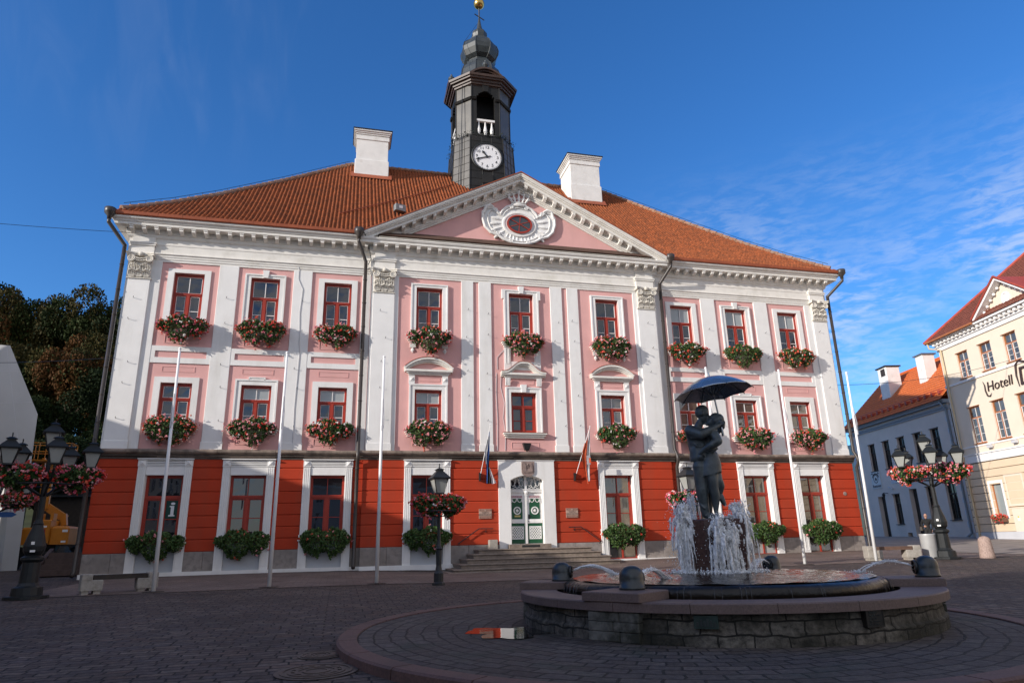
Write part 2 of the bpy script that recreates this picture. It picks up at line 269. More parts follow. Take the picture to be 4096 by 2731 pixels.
# ------------------------------------------------------------------ mesh helpers
class MB:
    def __init__(s): s.v, s.f, s.m, s.uv = [], [], [], None
    def add(s, vs, fs, m=0):
        o = len(s.v); s.v += [tuple(v) for v in vs]
        s.f += [tuple(i + o for i in f) for f in fs]; s.m += [m] * len(fs)
        return s
    def box(s, x0, x1, y0, y1, z0, z1, m=0):
        return s.add([(x0, y0, z0), (x1, y0, z0), (x1, y1, z0), (x0, y1, z0), (x0, y0, z1), (x1, y0, z1), (x1, y1, z1), (x0, y1, z1)],
              [(0, 3, 2, 1), (4, 5, 6, 7), (0, 1, 5, 4), (1, 2, 6, 5), (2, 3, 7, 6), (3, 0, 4, 7)], m)
    def bbox(s, x0, x1, y0, y1, z0, z1, b=0.01, m=0):      # box with a chamfer on its vertical and top edges
        s.loft([[(x0 + b, y0 + b), (x1 - b, y0 + b), (x1 - b, y1 - b), (x0 + b, y1 - b)]] , [z0], m) if False else None
        def oct_(i): return [(x0 + b + i, y0 + i), (x1 - b - i, y0 + i), (x1 - i, y0 + b + i), (x1 - i, y1 - b - i), (x1 - b - i, y1 - i), (x0 + b + i, y1 - i), (x0 + i, y1 - b - i), (x0 + i, y0 + b + i)]
        return s.rings([[(*p, z0) for p in oct_(0)], [(*p, z1 - b) for p in oct_(0)], [(*p, z1) for p in oct_(b)]], True, m)
    def rings(s, rs, cap=True, m=0, closed=True):
        n = len(rs[0]); vs = [v for r in rs for v in r]; fs = []
        for i in range(len(rs) - 1):
            for j in range(n if closed else n - 1):
                a, b = i * n + j, i * n + (j + 1) % n
                fs.append((a, b, b + n, a + n))
        if cap:
            fs.append(tuple(range(n - 1, -1, -1))); fs.append(tuple(range((len(rs) - 1) * n, len(rs) * n)))
        return s.add(vs, fs, m)
    def lathe(s, prof, n=16, c=(0, 0, 0), m=0, sx=1, sy=1, cap=True, rot=0):
        return s.rings([[(c[0] + r * sx * cos(2 * pi * (k + rot) / n), c[1] + r * sy * sin(2 * pi * (k + rot) / n), c[2] + z) for k in range(n)] for r, z in prof], cap, m)
    def tube(s, path, r, n=8, m=0, cap=True):
        P = [Vector(p) for p in path]; R = r if isinstance(r, (list, tuple)) else [r] * len(P)
        rs = []; up = None
        for i, p in enumerate(P):
            t = (P[min(i + 1, len(P) - 1)] - P[max(i - 1, 0)]).normalized()
            if up is None: up = Vector((0, 0, 1)) if abs(t.z) < 0.9 else Vector((1, 0, 0))
            a = t.cross(up).normalized(); b = a.cross(t).normalized(); up = b
            rs.append([p + a * R[i] * cos(2 * pi * k / n) + b * R[i] * sin(2 * pi * k / n) for k in range(n)])
        return s.rings(rs, cap, m)
    def prism(s, poly, y0, y1, m=0):       # polygon in x,z extruded from y0 (front) to y1
        n = len(poly)
        vs = [(x, y0, z) for x, z in poly] + [(x, y1, z) for x, z in poly]
        fs = [tuple(range(n)), tuple(range(2 * n - 1, n - 1, -1))] + [(i, i + n, (i + 1) % n + n, (i + 1) % n) for i in range(n)]
        return s.add(vs, fs, m)
    def band(s, pts, w, y0, y1, m=0, closed=False):  # ribbon of width w following points in x,z, extruded
        n = len(pts); L = []; Rr = []
        for i in range(n):
            a = Vector(pts[(i - 1) % n] if closed else pts[max(i - 1, 0)]); b = Vector(pts[(i + 1) % n] if closed else pts[min(i + 1, n - 1)])
            t = (b - a).normalized(); nn = Vector((-t.y, t.x)); p = Vector(pts[i])
            L.append(p + nn * w / 2); Rr.append(p - nn * w / 2)
        rs = [[(L[i].x, y0, L[i].y), (Rr[i].x, y0, Rr[i].y), (Rr[i].x, y1, Rr[i].y), (L[i].x, y1, L[i].y)] for i in range(n)]
        if closed: rs.append(rs[0])
        return s.rings(rs, not closed, m)
    def frame(s, x0, x1, z0, z1, w, y0, y1, m=0, wb=None):
        wb = w if wb is None else wb
        s.box(x0, x0 + w, y0, y1, z0, z1, m); s.box(x1 - w, x1, y0, y1, z0, z1, m); s.box(x0 + w, x1 - w, y0, y1, z1 - w, z1, m)
        if wb: s.box(x0 + w, x1 - w, y0, y1, z0, z0 + wb, m)
        return s
    def sphere(s, c, r, n=10, k=6, m=0, sx=1, sy=1, sz=1):
        return s.rings([[(c[0] + r * sx * sin(pi * i / k) * cos(2 * pi * j / n), c[1] + r * sy * sin(pi * i / k) * sin(2 * pi * j / n), c[2] - r * sz * cos(pi * i / k)) for j in range(n)] for i in ([0.06] + list(range(1, k)) + [k - 0.06])], True, m)
    def xf(s, mat):
        s.v = [tuple(mat @ Vector(v)) for v in s.v]; return s
    def merge(s, o, mat=None):
        return s.add([mat @ Vector(v) for v in o.v] if mat else o.v, [], 0)._mf(o)
    def _mf(s, o):
        off = len(s.v) - len(o.v); s.f += [tuple(i + off for i in f) for f in o.f]; s.m += o.m; return s
    def mesh(s, name, mats, smooth=False):
        me = bpy.data.meshes.new(name); me.from_pydata([tuple(map(float, v)) for v in s.v], [], s.f)
        for m in mats: me.materials.append(m)
        me.polygons.foreach_set('material_index', s.m)
        if smooth: me.polygons.foreach_set('use_smooth', [True] * len(me.polygons))
        if s.uv:
            ul = me.uv_layers.new(name='UVMap')
            for lp in me.loops: ul.data[lp.index].uv = s.uv[lp.vertex_index]
        me.update()
        return me
    def build(s, name, mats, parent=None, smooth=False):
        mats = mats if isinstance(mats, (list, tuple)) else [mats]
        return link(name, s.mesh(name, mats, smooth), parent)

def link(name, me, parent=None):
    o = bpy.data.objects.new(name, me); COL.objects.link(o)
    if parent: o.parent = parent
    return o
def tag(o, label=None, cat=None, group=None, kind=None):
    if label: o['label'] = label
    if cat: o['category'] = cat
    if group: o['group'] = group
    if kind: o['kind'] = kind
    return o
def thing(name, label, cat, loc=(0, 0, 0), rz=0.0, group=None):
    o = bpy.data.objects.new(name, None); COL.objects.link(o)
    o.location = loc; o.rotation_euler = (0, 0, rz); o.empty_display_size = 0.3
    return tag(o, label, cat, group)
def copy_tree(o, parent=None):
    c = o.copy(); COL.objects.link(c)
    if parent: c.parent = parent
    for ch in list(o.children): copy_tree(ch, c)
    return c
def text(name, body, size, ext, mat, mtx, parent=None, shear=0.0, spacing=1.0, align='CENTER', offset=0.0):
    cu = bpy.data.curves.new(name, 'FONT'); cu.body = body; cu.size = size; cu.extrude = ext; cu.align_x = align; cu.align_y = 'CENTER'; cu.shear = shear; cu.space_character = spacing; cu.offset = offset; cu.resolution_u = 3
    tmp = bpy.data.objects.new('tmp_text', cu); COL.objects.link(tmp)
    dg = bpy.context.evaluated_depsgraph_get()
    me = bpy.data.meshes.new_from_object(tmp.evaluated_get(dg))
    bpy.data.objects.remove(tmp); me.transform(mtx); me.materials.clear(); me.materials.append(mat)
    return link(name, me, parent)
FRONT = lambda x, y, z: Matrix.Translation((x, y, z)) @ Matrix.Rotation(pi / 2, 4, 'X')
def arc(cx, cz, r, a0, a1, n=12, rz=None):
    return [(cx + r * cos(a0 + (a1 - a0) * i / n), cz + (rz or r) * sin(a0 + (a1 - a0) * i / n)) for i in range(n + 1)]
def sm(a, b, x):
    t = min(1, max(0, (x - a) / (b - a))); return t * t * (3 - 2 * t)

def gz(x, y):       # ground height
    g = 0.07 + 0.006 * x + 0.02 * y - 0.30 * exp(-((x + 2) / 5) ** 2) * exp(min(0, y) / 8)
    if y > 0: g = 0.07 + 0.006 * x + 0.02 * min(y, 30)
    return max(-1.2, min(1.2, g))

# ------------------------------------------------------------------ setting: ground
def grid_sheet(name, xs, ys, zf, mat, kind='structure'):
    mb = MB(); nx = len(xs)
    mb.v = [(x, y, zf(x, y)) for y in ys for x in xs]
    for j in range(len(ys) - 1):
        for i in range(nx - 1):
            a = j * nx + i; mb.f.append((a, a + 1, a + 1 + nx, a + nx))
    mb.m = [0] * len(mb.f)
    return tag(mb.build(name, mat, smooth=True), kind=kind)
_xs = [-900, -400, -200, -120, -80, -60, -45] + list(np.arange(-36, 45, 1.5)) + [55, 80, 120, 200, 400, 900]
_ys = [-900, -400, -200, -120, -80, -60, -50, -45] + list(np.arange(-40, 40, 1.5)) + [55, 80, 120, 200, 400, 900]
grid_sheet('cobblestone_square', _xs, _ys, gz, COBBLE)
grid_sheet('pavement', list(np.arange(-17.5, 27.01, 1.25)), list(np.arange(-9.4, 0.01, 0.94)), lambda x, y: gz(x, y) + 0.012, SLABS)
def street_z(x, y): return gz(x, y) + 0.022 + 0.12 * sm(24, 33, x)
grid_sheet('street', list(np.arange(18.9, 38.0, 1.2)), list(np.arange(-8.5, 60, 1.5)), street_z, ASPHALT)
# hill rising behind the left of the town hall
grid_sheet('hill', list(np.arange(-130, 15, 5)), list(np.arange(20, 130, 5)), lambda x, y: -0.6 + 15 * sm(22, 75, y) * sm(18, -25, x), M('hillside_ground', (0.05, 0.06, 0.025), 0.9, 0.4, 0.5))

# ------------------------------------------------------------------ town hall
HALL = thing('town_hall', 'pink and white town hall with red ground storey, tiled roof and dark clock tower', 'building')
XR, XW = 7.55, 18.42                # half widths of the projecting centre and of the whole front
BAYS = (-15.78, -12.45, -9.115, -4.70, 0.0, 4.70, 9.115, 12.45, 15.78)
YP = {'w': -0.14, 'c': -0.30}       # pink wall faces of wings and centre
YW = {'w': -0.20, 'c': -0.36}       # raised white faces
YR = {'w': -0.24, 'c': -0.40}       # red ground storey faces
YF = {'w': 0.0, 'c': -0.13}         # window frames
side = lambda x: 'c' if abs(x) < XR else 'w'

def wall_holes(mb, x0, x1, z0, z1, holes, yf, yb, m=0):
    xs = sorted({x0, x1, *[h[0] for h in holes], *[h[1] for h in holes]}); zs = sorted({z0, z1, *[h[2] for h in holes], *[h[3] for h in holes]})
    for i in range(len(xs) - 1):
        for j in range(len(zs) - 1):
            cx, cz = (xs[i] + xs[i + 1]) / 2, (zs[j] + zs[j + 1]) / 2
            if any(h[0] < cx < h[1] and h[2] < cz < h[3] for h in holes): continue
            mb.add([(xs[i], yf, zs[j]), (xs[i + 1], yf, zs[j]), (xs[i + 1], yf, zs[j + 1]), (xs[i], yf, zs[j + 1])], [(0, 1, 2, 3)], m)
    for a, b, c, d in holes:
        mb.add([(a, yf, c), (a, yb, c), (a, yb, d), (a, yf, d)], [(0, 1, 2, 3)], m)
        mb.add([(b, yf, c), (b, yb, c), (b, yb, d), (b, yf, d)], [(3, 2, 1, 0)], m)
        mb.add([(a, yf, d), (b, yf, d), (b, yb, d), (a, yb, d)], [(3, 2, 1, 0)], m)
        mb.add([(a, yf, c), (b, yf, c), (b, yb, c), (a, yb, c)], [(0, 1, 2, 3)], m)

# openings (x0,x1,z0,z1)
OP = {}
for i, c in enumerate(BAYS):
    OP[i, 'U'] = (c - 0.645, c + 0.645, 10.62, 13.235)
    OP[i, 'M'] = (c - 0.645, c + 0.645, 6.06, 8.05)
# core: body behind the windows, with sides and back
core = MB(); core.box(-XW + 0.1, XW - 0.1, 0.09, 20.6, -0.6, 15.3); core.box(-XR + 0.1, XR - 0.1, -0.02, 0.088, -0.6, 15.3)
core.build('inner_wall', WHITE, HALL)
ribs = MB()
for s in (-1, 1):
    ribs.box(*sorted((s * (XW - 0.1), s * XW)), -0.12, 20.7, -0.4, 15.4)
ribs.build('side_wall', WHITE, HALL)
for sgn in (-1, 1):
    w = MB(); hs = [OP[i, f] for i in ((0, 1, 2) if sgn < 0 else (6, 7, 8)) for f in 'UM']
    a, b = sorted((sgn * XR, sgn * XW))
    wall_holes(w, a, b, 5.0, 14.6, hs, YP['w'], 0.12)
    w.build('wall', PINK, HALL)
w = MB(); wall_holes(w, -XR, XR, 5.0, 14.6, [OP[i, f] for i in (3, 4, 5) for f in 'UM'], YP['c'], 0.0)
for s in (-1, 1): w.box(*sorted((s * XR, s * (XR - 0.02))), YP['c'] + 0.002, 0.0, 5.0, 14.6)
w.build('wall', PINK, HALL)

def pilaster(x0, x1, side_, z0=5.14, z1=13.74, proud=0.0, base=True, y=None):
    yf = (YW[side_] if y is None else y) - proud; p = MB()
    p.bbox(x0, x1, yf, YP[side_] + 0.01, z0, z1, 0.012)
    if base: p.bbox(x0 - 0.03, x1 + 0.03, yf - 0.03, YP[side_] + 0.008, z0 - 0.02, z0 + 0.33, 0.012)
    return p.build('pilaster', WHITE, HALL)
for s in (-1, 1):
    for a, b in ((13.67, 14.52), (10.34, 11.20)): pilaster(*sorted((s * a, s * b)), 'w')
    pilaster(*sorted((s * 16.98, s * XW)), 'w', 5.14, 13.74, 0, False)        # wide backing of the corner pilaster
    pilaster(*sorted((s * 17.38, s * 18.33)), 'w', 5.14, 12.80, 0.07)
    pilaster(*sorted((s * 7.56, s * 7.98)), 'w', 5.14, 13.74, 0, False)
    pilaster(*sorted((s * 6.22, s * XR)), 'c', 5.14, 13.74, 0, False)
    pilaster(*sorted((s * 6.42, s * 7.46)), 'c', 5.14, 12.80, 0.07)
    for a, b in ((1.57, 2.21), (2.49, 3.10)): pilaster(*sorted((s * a, s * b)), 'c')
# the white band with sunk pink panels between the storeys of the wings
for s in (-1, 1):
    for a, b in ((14.52, 16.98), (11.20, 13.67), (7.98, 10.34)):
        x0, x1 = sorted((s * a, s * b)); p = MB()
        wall_holes(p, x0, x1, 8.94, 9.72, [(x0 + 0.17, x1 - 0.17, 9.19, 9.49)], YW['w'] + 0.01, YP['w'] + 0.01)
        p.box(x0, x1, YW['w'] + 0.012, YP['w'], 9.71, 9.72); p.box(x0, x1, YW['w'] + 0.012, YP['w'], 8.94, 8.95)
        p.build('panel_band', WHITE, HALL)
# sunk strips above the lower windows
for i in (0, 1, 2, 6, 7, 8):
    c = BAYS[i]; p = MB(); p.frame(c - 0.68, c + 0.68, 8.55, 8.80, 0.028, YP['w'] - 0.014, YP['w'] + 0.005); p.build('sunk_panel', PINK, HALL)
for i in range(9):
    if i == 4: continue
    c = BAYS[i]; y = YP[side(c)]
    for z0, z1 in (((5.36, 5.66),) if side(c) == 'c' else ((5.36, 5.66), (9.86, 10.3))):
        p = MB(); p.frame(c - 0.72, c + 0.72, z0, z1, 0.02, y - 0.018, y + 0.005); p.build('sunk_panel', PINK, HALL)
p = MB(); p.frame(-0.66, 0.72, 5.30, 5.60, 0.02, YP['c'] - 0.018, YP['c'] + 0.005); p.build('sunk_panel', PINK, HALL)

# ---- windows
def window(i, fl, blind):
    c = BAYS[i]; s = side(c); y = YF[s]
    if fl == 'U': x0, x1, z0, z1, zt, zb = c - .625, c + .625, 10.64, 13.2, 12.26, 11.45
    elif fl == 'M': x0, x1, z0, z1, zt, zb = c - .63, c + .63, 6.08, 8.02, 7.36, 6.68
    else: x0, x1, z0, z1, zt, zb = c - .735, c + .735, 1.36, 4.04, 3.12, 2.24
    f = MB(); f.frame(x0, x1, z0, z1, 0.085, y, y + 0.10)
    f.box(x0 + 0.085, x1 - 0.085, y - 0.02, y + 0.08, zt - 0.055, zt + 0.055)                # transom
    f.box(x0 + 0.04, x1 - 0.04, y - 0.035, y - 0.018, zt + 0.01, zt + 0.045)
    f.box(c - 0.065, c + 0.065, y - 0.015, y + 0.085, z0 + 0.085, zt - 0.055)               # meeting stiles
    full = fl != 'G' and not (fl == 'U') and i in (0, 4)
    if full: f.box(c - 0.05, c + 0.05, y + 0.004, y + 0.085, zt + 0.055, z1 - 0.085)
    for a, b in ((x0 + 0.085, c - 0.065), (c + 0.065, x1 - 0.085)):
        f.frame(a, b, z0 + 0.085, zt - 0.055, 0.045, y + 0.02, y + 0.075)
    fr = f.build('window', REDWOOD, HALL)
    g = MB()                                                                               # thin pale glazing bars
    for a, b in ((x0 + 0.13, c - 0.11), (c + 0.11, x1 - 0.13)): g.box(a, b, y + 0.025, y + 0.06, zb - 0.016, zb + 0.016)
    if not full: g.box(c - 0.017, c + 0.017, y + 0.02, y + 0.06, zt + 0.055, z1 - 0.085)
    for a, b in (((x0 + 0.085, x1 - 0.085),)): g.frame(a, b, zt + 0.055, z1 - 0.085, 0.025, y + 0.03, y + 0.062)
    for a, b in ((x0 + 0.13, c - 0.11), (c + 0.11, x1 - 0.13)): g.frame(a, b, z0 + 0.13, zt - 0.1, 0.016, y + 0.028, y + 0.06)
    if i != 4 or fl == 'U': g.build('glazing_bar', HWHITE if fl != 'G' else REDWOOD, fr)
    else: g.build('glazing_bar', REDWOOD, fr)
    def pane(a, b, cc, d, m, tilt=0.0, nm='pane'):
        q = MB(); t1, t2 = random.uniform(-.004, .004), random.uniform(-.004, .004)
        q.add([(a, y + 0.065 + t1, cc), (b, y + 0.065 + t2, cc), (b, y + 0.065 + t1, d), (a, y + 0.065 + t2, d)], [(0, 1, 2, 3)]); q.build(nm, m, fr)
    low = GLASS if blind < 3 else DRAPE
    for a, b in ((x0 + 0.06, c), (c, x1 - 0.06)):
        pane(a, b, z0 + 0.06, zt, low)
        if blind in (1, 3): pane(a, b, zt, z1 - 0.06, BLINDM if blind == 1 else DRAPE)
        else: pane(a, b, zt, z1 - 0.06, GLASS)
    return fr
BL = {'U': (0, 0, 0, 0, 0, 0, 1, 1, 1), 'M': (0, 1, 1, 1, 0, 3, 3, 3, 3)}
for fl in 'UM':
    for i in range(9):
        fr = window(i, fl, BL[fl][i]); c = BAYS[i]; s = side(c); y = YP[s]
        x0, x1, z0, z1 = OP[i, fl]; zt = 13.42 if fl == 'U' else 8.31
        a = MB(); yo = y - 0.055 - (0.0 if s == 'w' else 0.02)
        zlo = z0 - 0.02
        a.box(x0 - 0.27, x0 - 0.002, yo, y + 0.004, zlo, zt); a.box(x1 + 0.002, x1 + 0.27, yo, y + 0.004, zlo, zt); a.box(x0 - 0.002, x1 + 0.002, yo, y + 0.004, z1 + 0.002, zt)
        if i in (1, 3, 4, 5, 7):                                                            # outer moulding
            a.frame(x0 - 0.27, x1 + 0.27, zlo, zt, 0.07, yo - 0.035, yo + 0.001, wb=0)
        if i == 4 and fl == 'U':                                                           # ears
            for s_ in (-1, 1): a.box(*sorted((c + s_ * 0.91, c + s_ * 1.02)), yo - 0.035, y + 0.003, 12.93, 13.42)
        if fl == 'M' and i in (1, 7):                                                      # stepped head
            a.box(c - 0.36, c + 0.36, yo - 0.001, y + 0.003, 8.31, 8.42); a.frame(c - 0.36, c + 0.36, 8.28, 8.42, 0.05, yo - 0.035, yo, wb=0)
        a.build('surround', WHITE, fr)
        if (fl == 'U' and i in (1, 4, 7)) or (fl == 'M' and i == 4):                        # keystone
            zk0, zk1 = (13.235, 13.62) if fl == 'U' else (8.05, 8.44)
            k = MB(); k.prism([(c - 0.10, zk0), (c + 0.10, zk0), (c + 0.15, zk1), (c - 0.15, zk1)], yo - 0.07, y); k.build('keystone', WHITE, fr)
        zs = z0 - 0.02; q = MB(); wd = 1.08 if s == 'c' or fl == 'M' else 1.0
        q.box(c - wd, c + wd, y - 0.26, y + 0.002, zs - 0.07, zs); q.box(c - wd + 0.05, c + wd - 0.05, y - 0.19, y + 0.002, zs - 0.15, zs - 0.071)
        q.box(c - wd + 0.11, c + wd - 0.11, y - 0.11, y + 0.001, zs - 0.24, zs - 0.151); q.build('sill', WHITE_TRIM, fr)
        q = MB(); q.box(c - wd - 0.02, c + wd + 0.02, y - 0.285, y - 0.001, zs + 0.001, zs + 0.016); q.build('sill_cover', GUTTER, fr)
        if s == 'c' and fl == 'U':
            for s_ in (-1, 1):                                                             # hanging drops / side strips under the sill
                q = MB(); cx = c + s_ * 0.78
                if i != 4:
                    q.box(cx - 0.14, cx + 0.14, y - 0.06, y, 10.12, 10.38); q.lathe([(0.03, 0.16), (0.06, 0.1), (0.10, 0.0), (0.05, -0.06), (0.02, -0.1)], 8, (cx, y - 0.02, 9.96), sy=0.6)
                else:
                    q.box(cx - 0.16, cx + 0.16, y - 0.06, y, 9.10, 10.38); q.frame(cx - 0.10, cx + 0.10, 9.5, 10.3, 0.025, y - 0.075, y - 0.058)
                q.build('sill_bracket', WHITE, fr)
# crowning hoods over the three lower windows of the centre
for i in (3, 4, 5):
    c = BAYS[i]; y = YP['c']; h = MB()
    if i != 4:
        R = 1.62; cz = 9.55 - R; a0 = math.acos(1.16 / R)
        pts = arc(c, cz, R, pi - a0, a0, 22)
    else:
        pts = []
        for k in range(31):
            x = -1.14 + 2.28 * k / 30; t = abs(x)
            pts.append((c + x, 9.02 + 0.50 * (0.5 + 0.5 * cos(pi * min(1, max(0, (t - 0.12) / 0.88))))))
    for w_, y0_, dz in ((0.10, 0.30, 0.0), (0.09, 0.22, -0.085), (0.07, 0.14, -0.155)):
        h.band([(px, pz + dz) for px, pz in pts], w_, y - y0_, y + 0.001)
    h.box(c - 1.12, c + 1.12, y - 0.26, y + 0.003, 8.90, 9.0); h.box(c - 1.05, c + 1.05, y - 0.18, y + 0.002, 8.83, 8.90); h.box(c - 0.98, c + 0.98, y - 0.11, y + 0.002, 8.76, 8.83)
    h.build('window_hood', WHITE_TRIM, HALL)
    q = MB(); q.band([(px, pz + 0.06) for px, pz in pts], 0.022, y - 0.32, y); q.build('hood_cover', GUTTER, HALL)
    q = MB()
    for s_ in (-1, 1):
        cx = c + s_ * 0.80
        if i == 4:
            for k in range(4): q.tube([(cx - 0.10 + k * 0.066, y - 0.16, 8.75), (cx - 0.10 + k * 0.066, y - 0.12, 8.55), (cx - 0.10 + k * 0.066, y - 0.07, 8.38)], 0.034, 6)
        else:
            q.box(cx - 0.14, cx + 0.14, y - 0.07, y, 8.32, 8.76); q.rings([[(cx - .1, y - .07, 8.44), (cx + .1, y - .07, 8.44), (cx + .1, y - .07, 8.64), (cx - .1, y - .07, 8.64)], [(cx - .005, y - .12, 8.535), (cx + .005, y - .12, 8.535), (cx + .005, y - .12, 8.545), (cx - .005, y - .12, 8.545)]], True)
    q.build('hood_bracket', WHITE, HALL)
    q = MB(); q.frame(c - 0.55, c + 0.55, 8.46, 8.68, 0.022, y - 0.018, y); q.build('sunk_panel', PINK, HALL)
    if i == 4:
        q = MB(); q.box(c - 0.62, c + 0.62, y - 0.045, y, 9.2, 9.62); q.build('hood_backing', WHITE, HALL)

# ---- string course
COURSE_LOW = M('dark_lower_granite', (0.075, 0.060, 0.050), 0.85, 0.35, 3, 0.5, 18, stain=(0.16, 0.12, 0.10, 0.6), stain_scale=1.8, stain_lo=0.55, stain_hi=0.75)  # darker granite for the lower moulding of the course
def course(x0, x1, yb):
    prof = [(0.0, 4.72), (-0.10, 4.72), (-0.10, 4.79), (-0.17, 4.83), (-0.18, 4.90), (-0.26, 4.94), (-0.31, 5.00), (-0.31, 5.06), (-0.27, 5.12), (0.0, 5.15)]
    n = max(2, int((x1 - x0) / 1.15)); mb = MB()
    for k in range(n):                                  # separate weathered stones
        a, b = x0 + (x1 - x0) * k / n, x0 + (x1 - x0) * (k + 1) / n; d = random.uniform(-0.006, 0.006)
        mb.rings([[(a + 0.004, yb + p[0] + d, p[1] + d) for p in prof], [(b - 0.004, yb + p[0] + d, p[1] + d) for p in prof]], True)
    mb.build('string_course', COURSE, HALL)
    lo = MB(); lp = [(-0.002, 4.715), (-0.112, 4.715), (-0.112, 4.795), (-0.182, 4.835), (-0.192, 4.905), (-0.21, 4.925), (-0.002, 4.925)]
    lo.rings([[(x0 - 0.004, yb + a_, b_) for a_, b_ in lp], [(x1 + 0.004, yb + a_, b_) for a_, b_ in lp]], True); lo.build('string_course', COURSE_LOW, HALL)
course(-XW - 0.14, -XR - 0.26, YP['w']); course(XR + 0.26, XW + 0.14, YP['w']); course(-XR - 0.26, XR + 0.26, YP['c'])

# ---- red ground storey: bands between the window surrounds, recessed joints
GX = [(-XW - 0.04, -16.84), (-14.72, -13.51), (-11.39, -10.18), (-8.05, -XR), (-XR, -5.76), (-3.64, -1.37)]
GX += [(-b, -a) for a, b in reversed(GX)]
JO = [0.91, 1.39, 1.87, 2.355, 2.845, 3.345, 3.85, 4.355, 4.735]
for a, b in GX:
    s = 'c' if abs(a + b) / 2 < XR else 'w'; y = YR[s]; r = MB()
    if s == 'c' and (abs(a) > 7 or abs(b) > 7): a, b = (a - 0.06, b) if a < 0 else (a, b + 0.06)
    r.box(a, b, y + 0.045, 0.1, 0.9, 4.73)
    for z0, z1 in zip(JO, JO[1:]):
        r.rings([[(a, y + 0.045, z0 + 0.008), (b, y + 0.045, z0 + 0.008), (b, y + 0.045, z1 - 0.008), (a, y + 0.045, z1 - 0.008)], [(a, y + 0.036, z0 + 0.010), (b, y + 0.036, z0 + 0.010), (b, y + 0.036, z1 - 0.010), (a, y + 0.036, z1 - 0.010)],
                 [(a, y, z0 + 0.022), (b, y, z0 + 0.022), (b, y, z1 - 0.052), (a, y, z1 - 0.052)]], True)
    r.build('ground_storey_wall', REDW, HALL)
    q = MB(); x = a
    while x < b - 0.01:
        nx = min(b, x + random.uniform(0.75, 1.15)); nx = b if b - nx < 0.35 else nx
        q.bbox(x + 0.004, nx - 0.004, y - 0.035 - random.uniform(0, .01), 0.05, 0.13, 0.905, 0.012); x = nx
    q.build('plinth', GRANITE, HALL)
for bb in ((-XW - 0.06, -XR - 0.07, -0.36, 0.08, -0.45, 0.135), (XR + 0.07, XW + 0.06, -0.36, 0.08, -0.3, 0.125), (-XR - 0.07, -3.3, -0.52, 0.08, -0.5, 0.13), (3.3, XR + 0.07, -0.52, 0.08, -0.5, 0.13)):
    q = MB(); q.box(*bb); q.build('plinth_foot', WHITE, HALL)

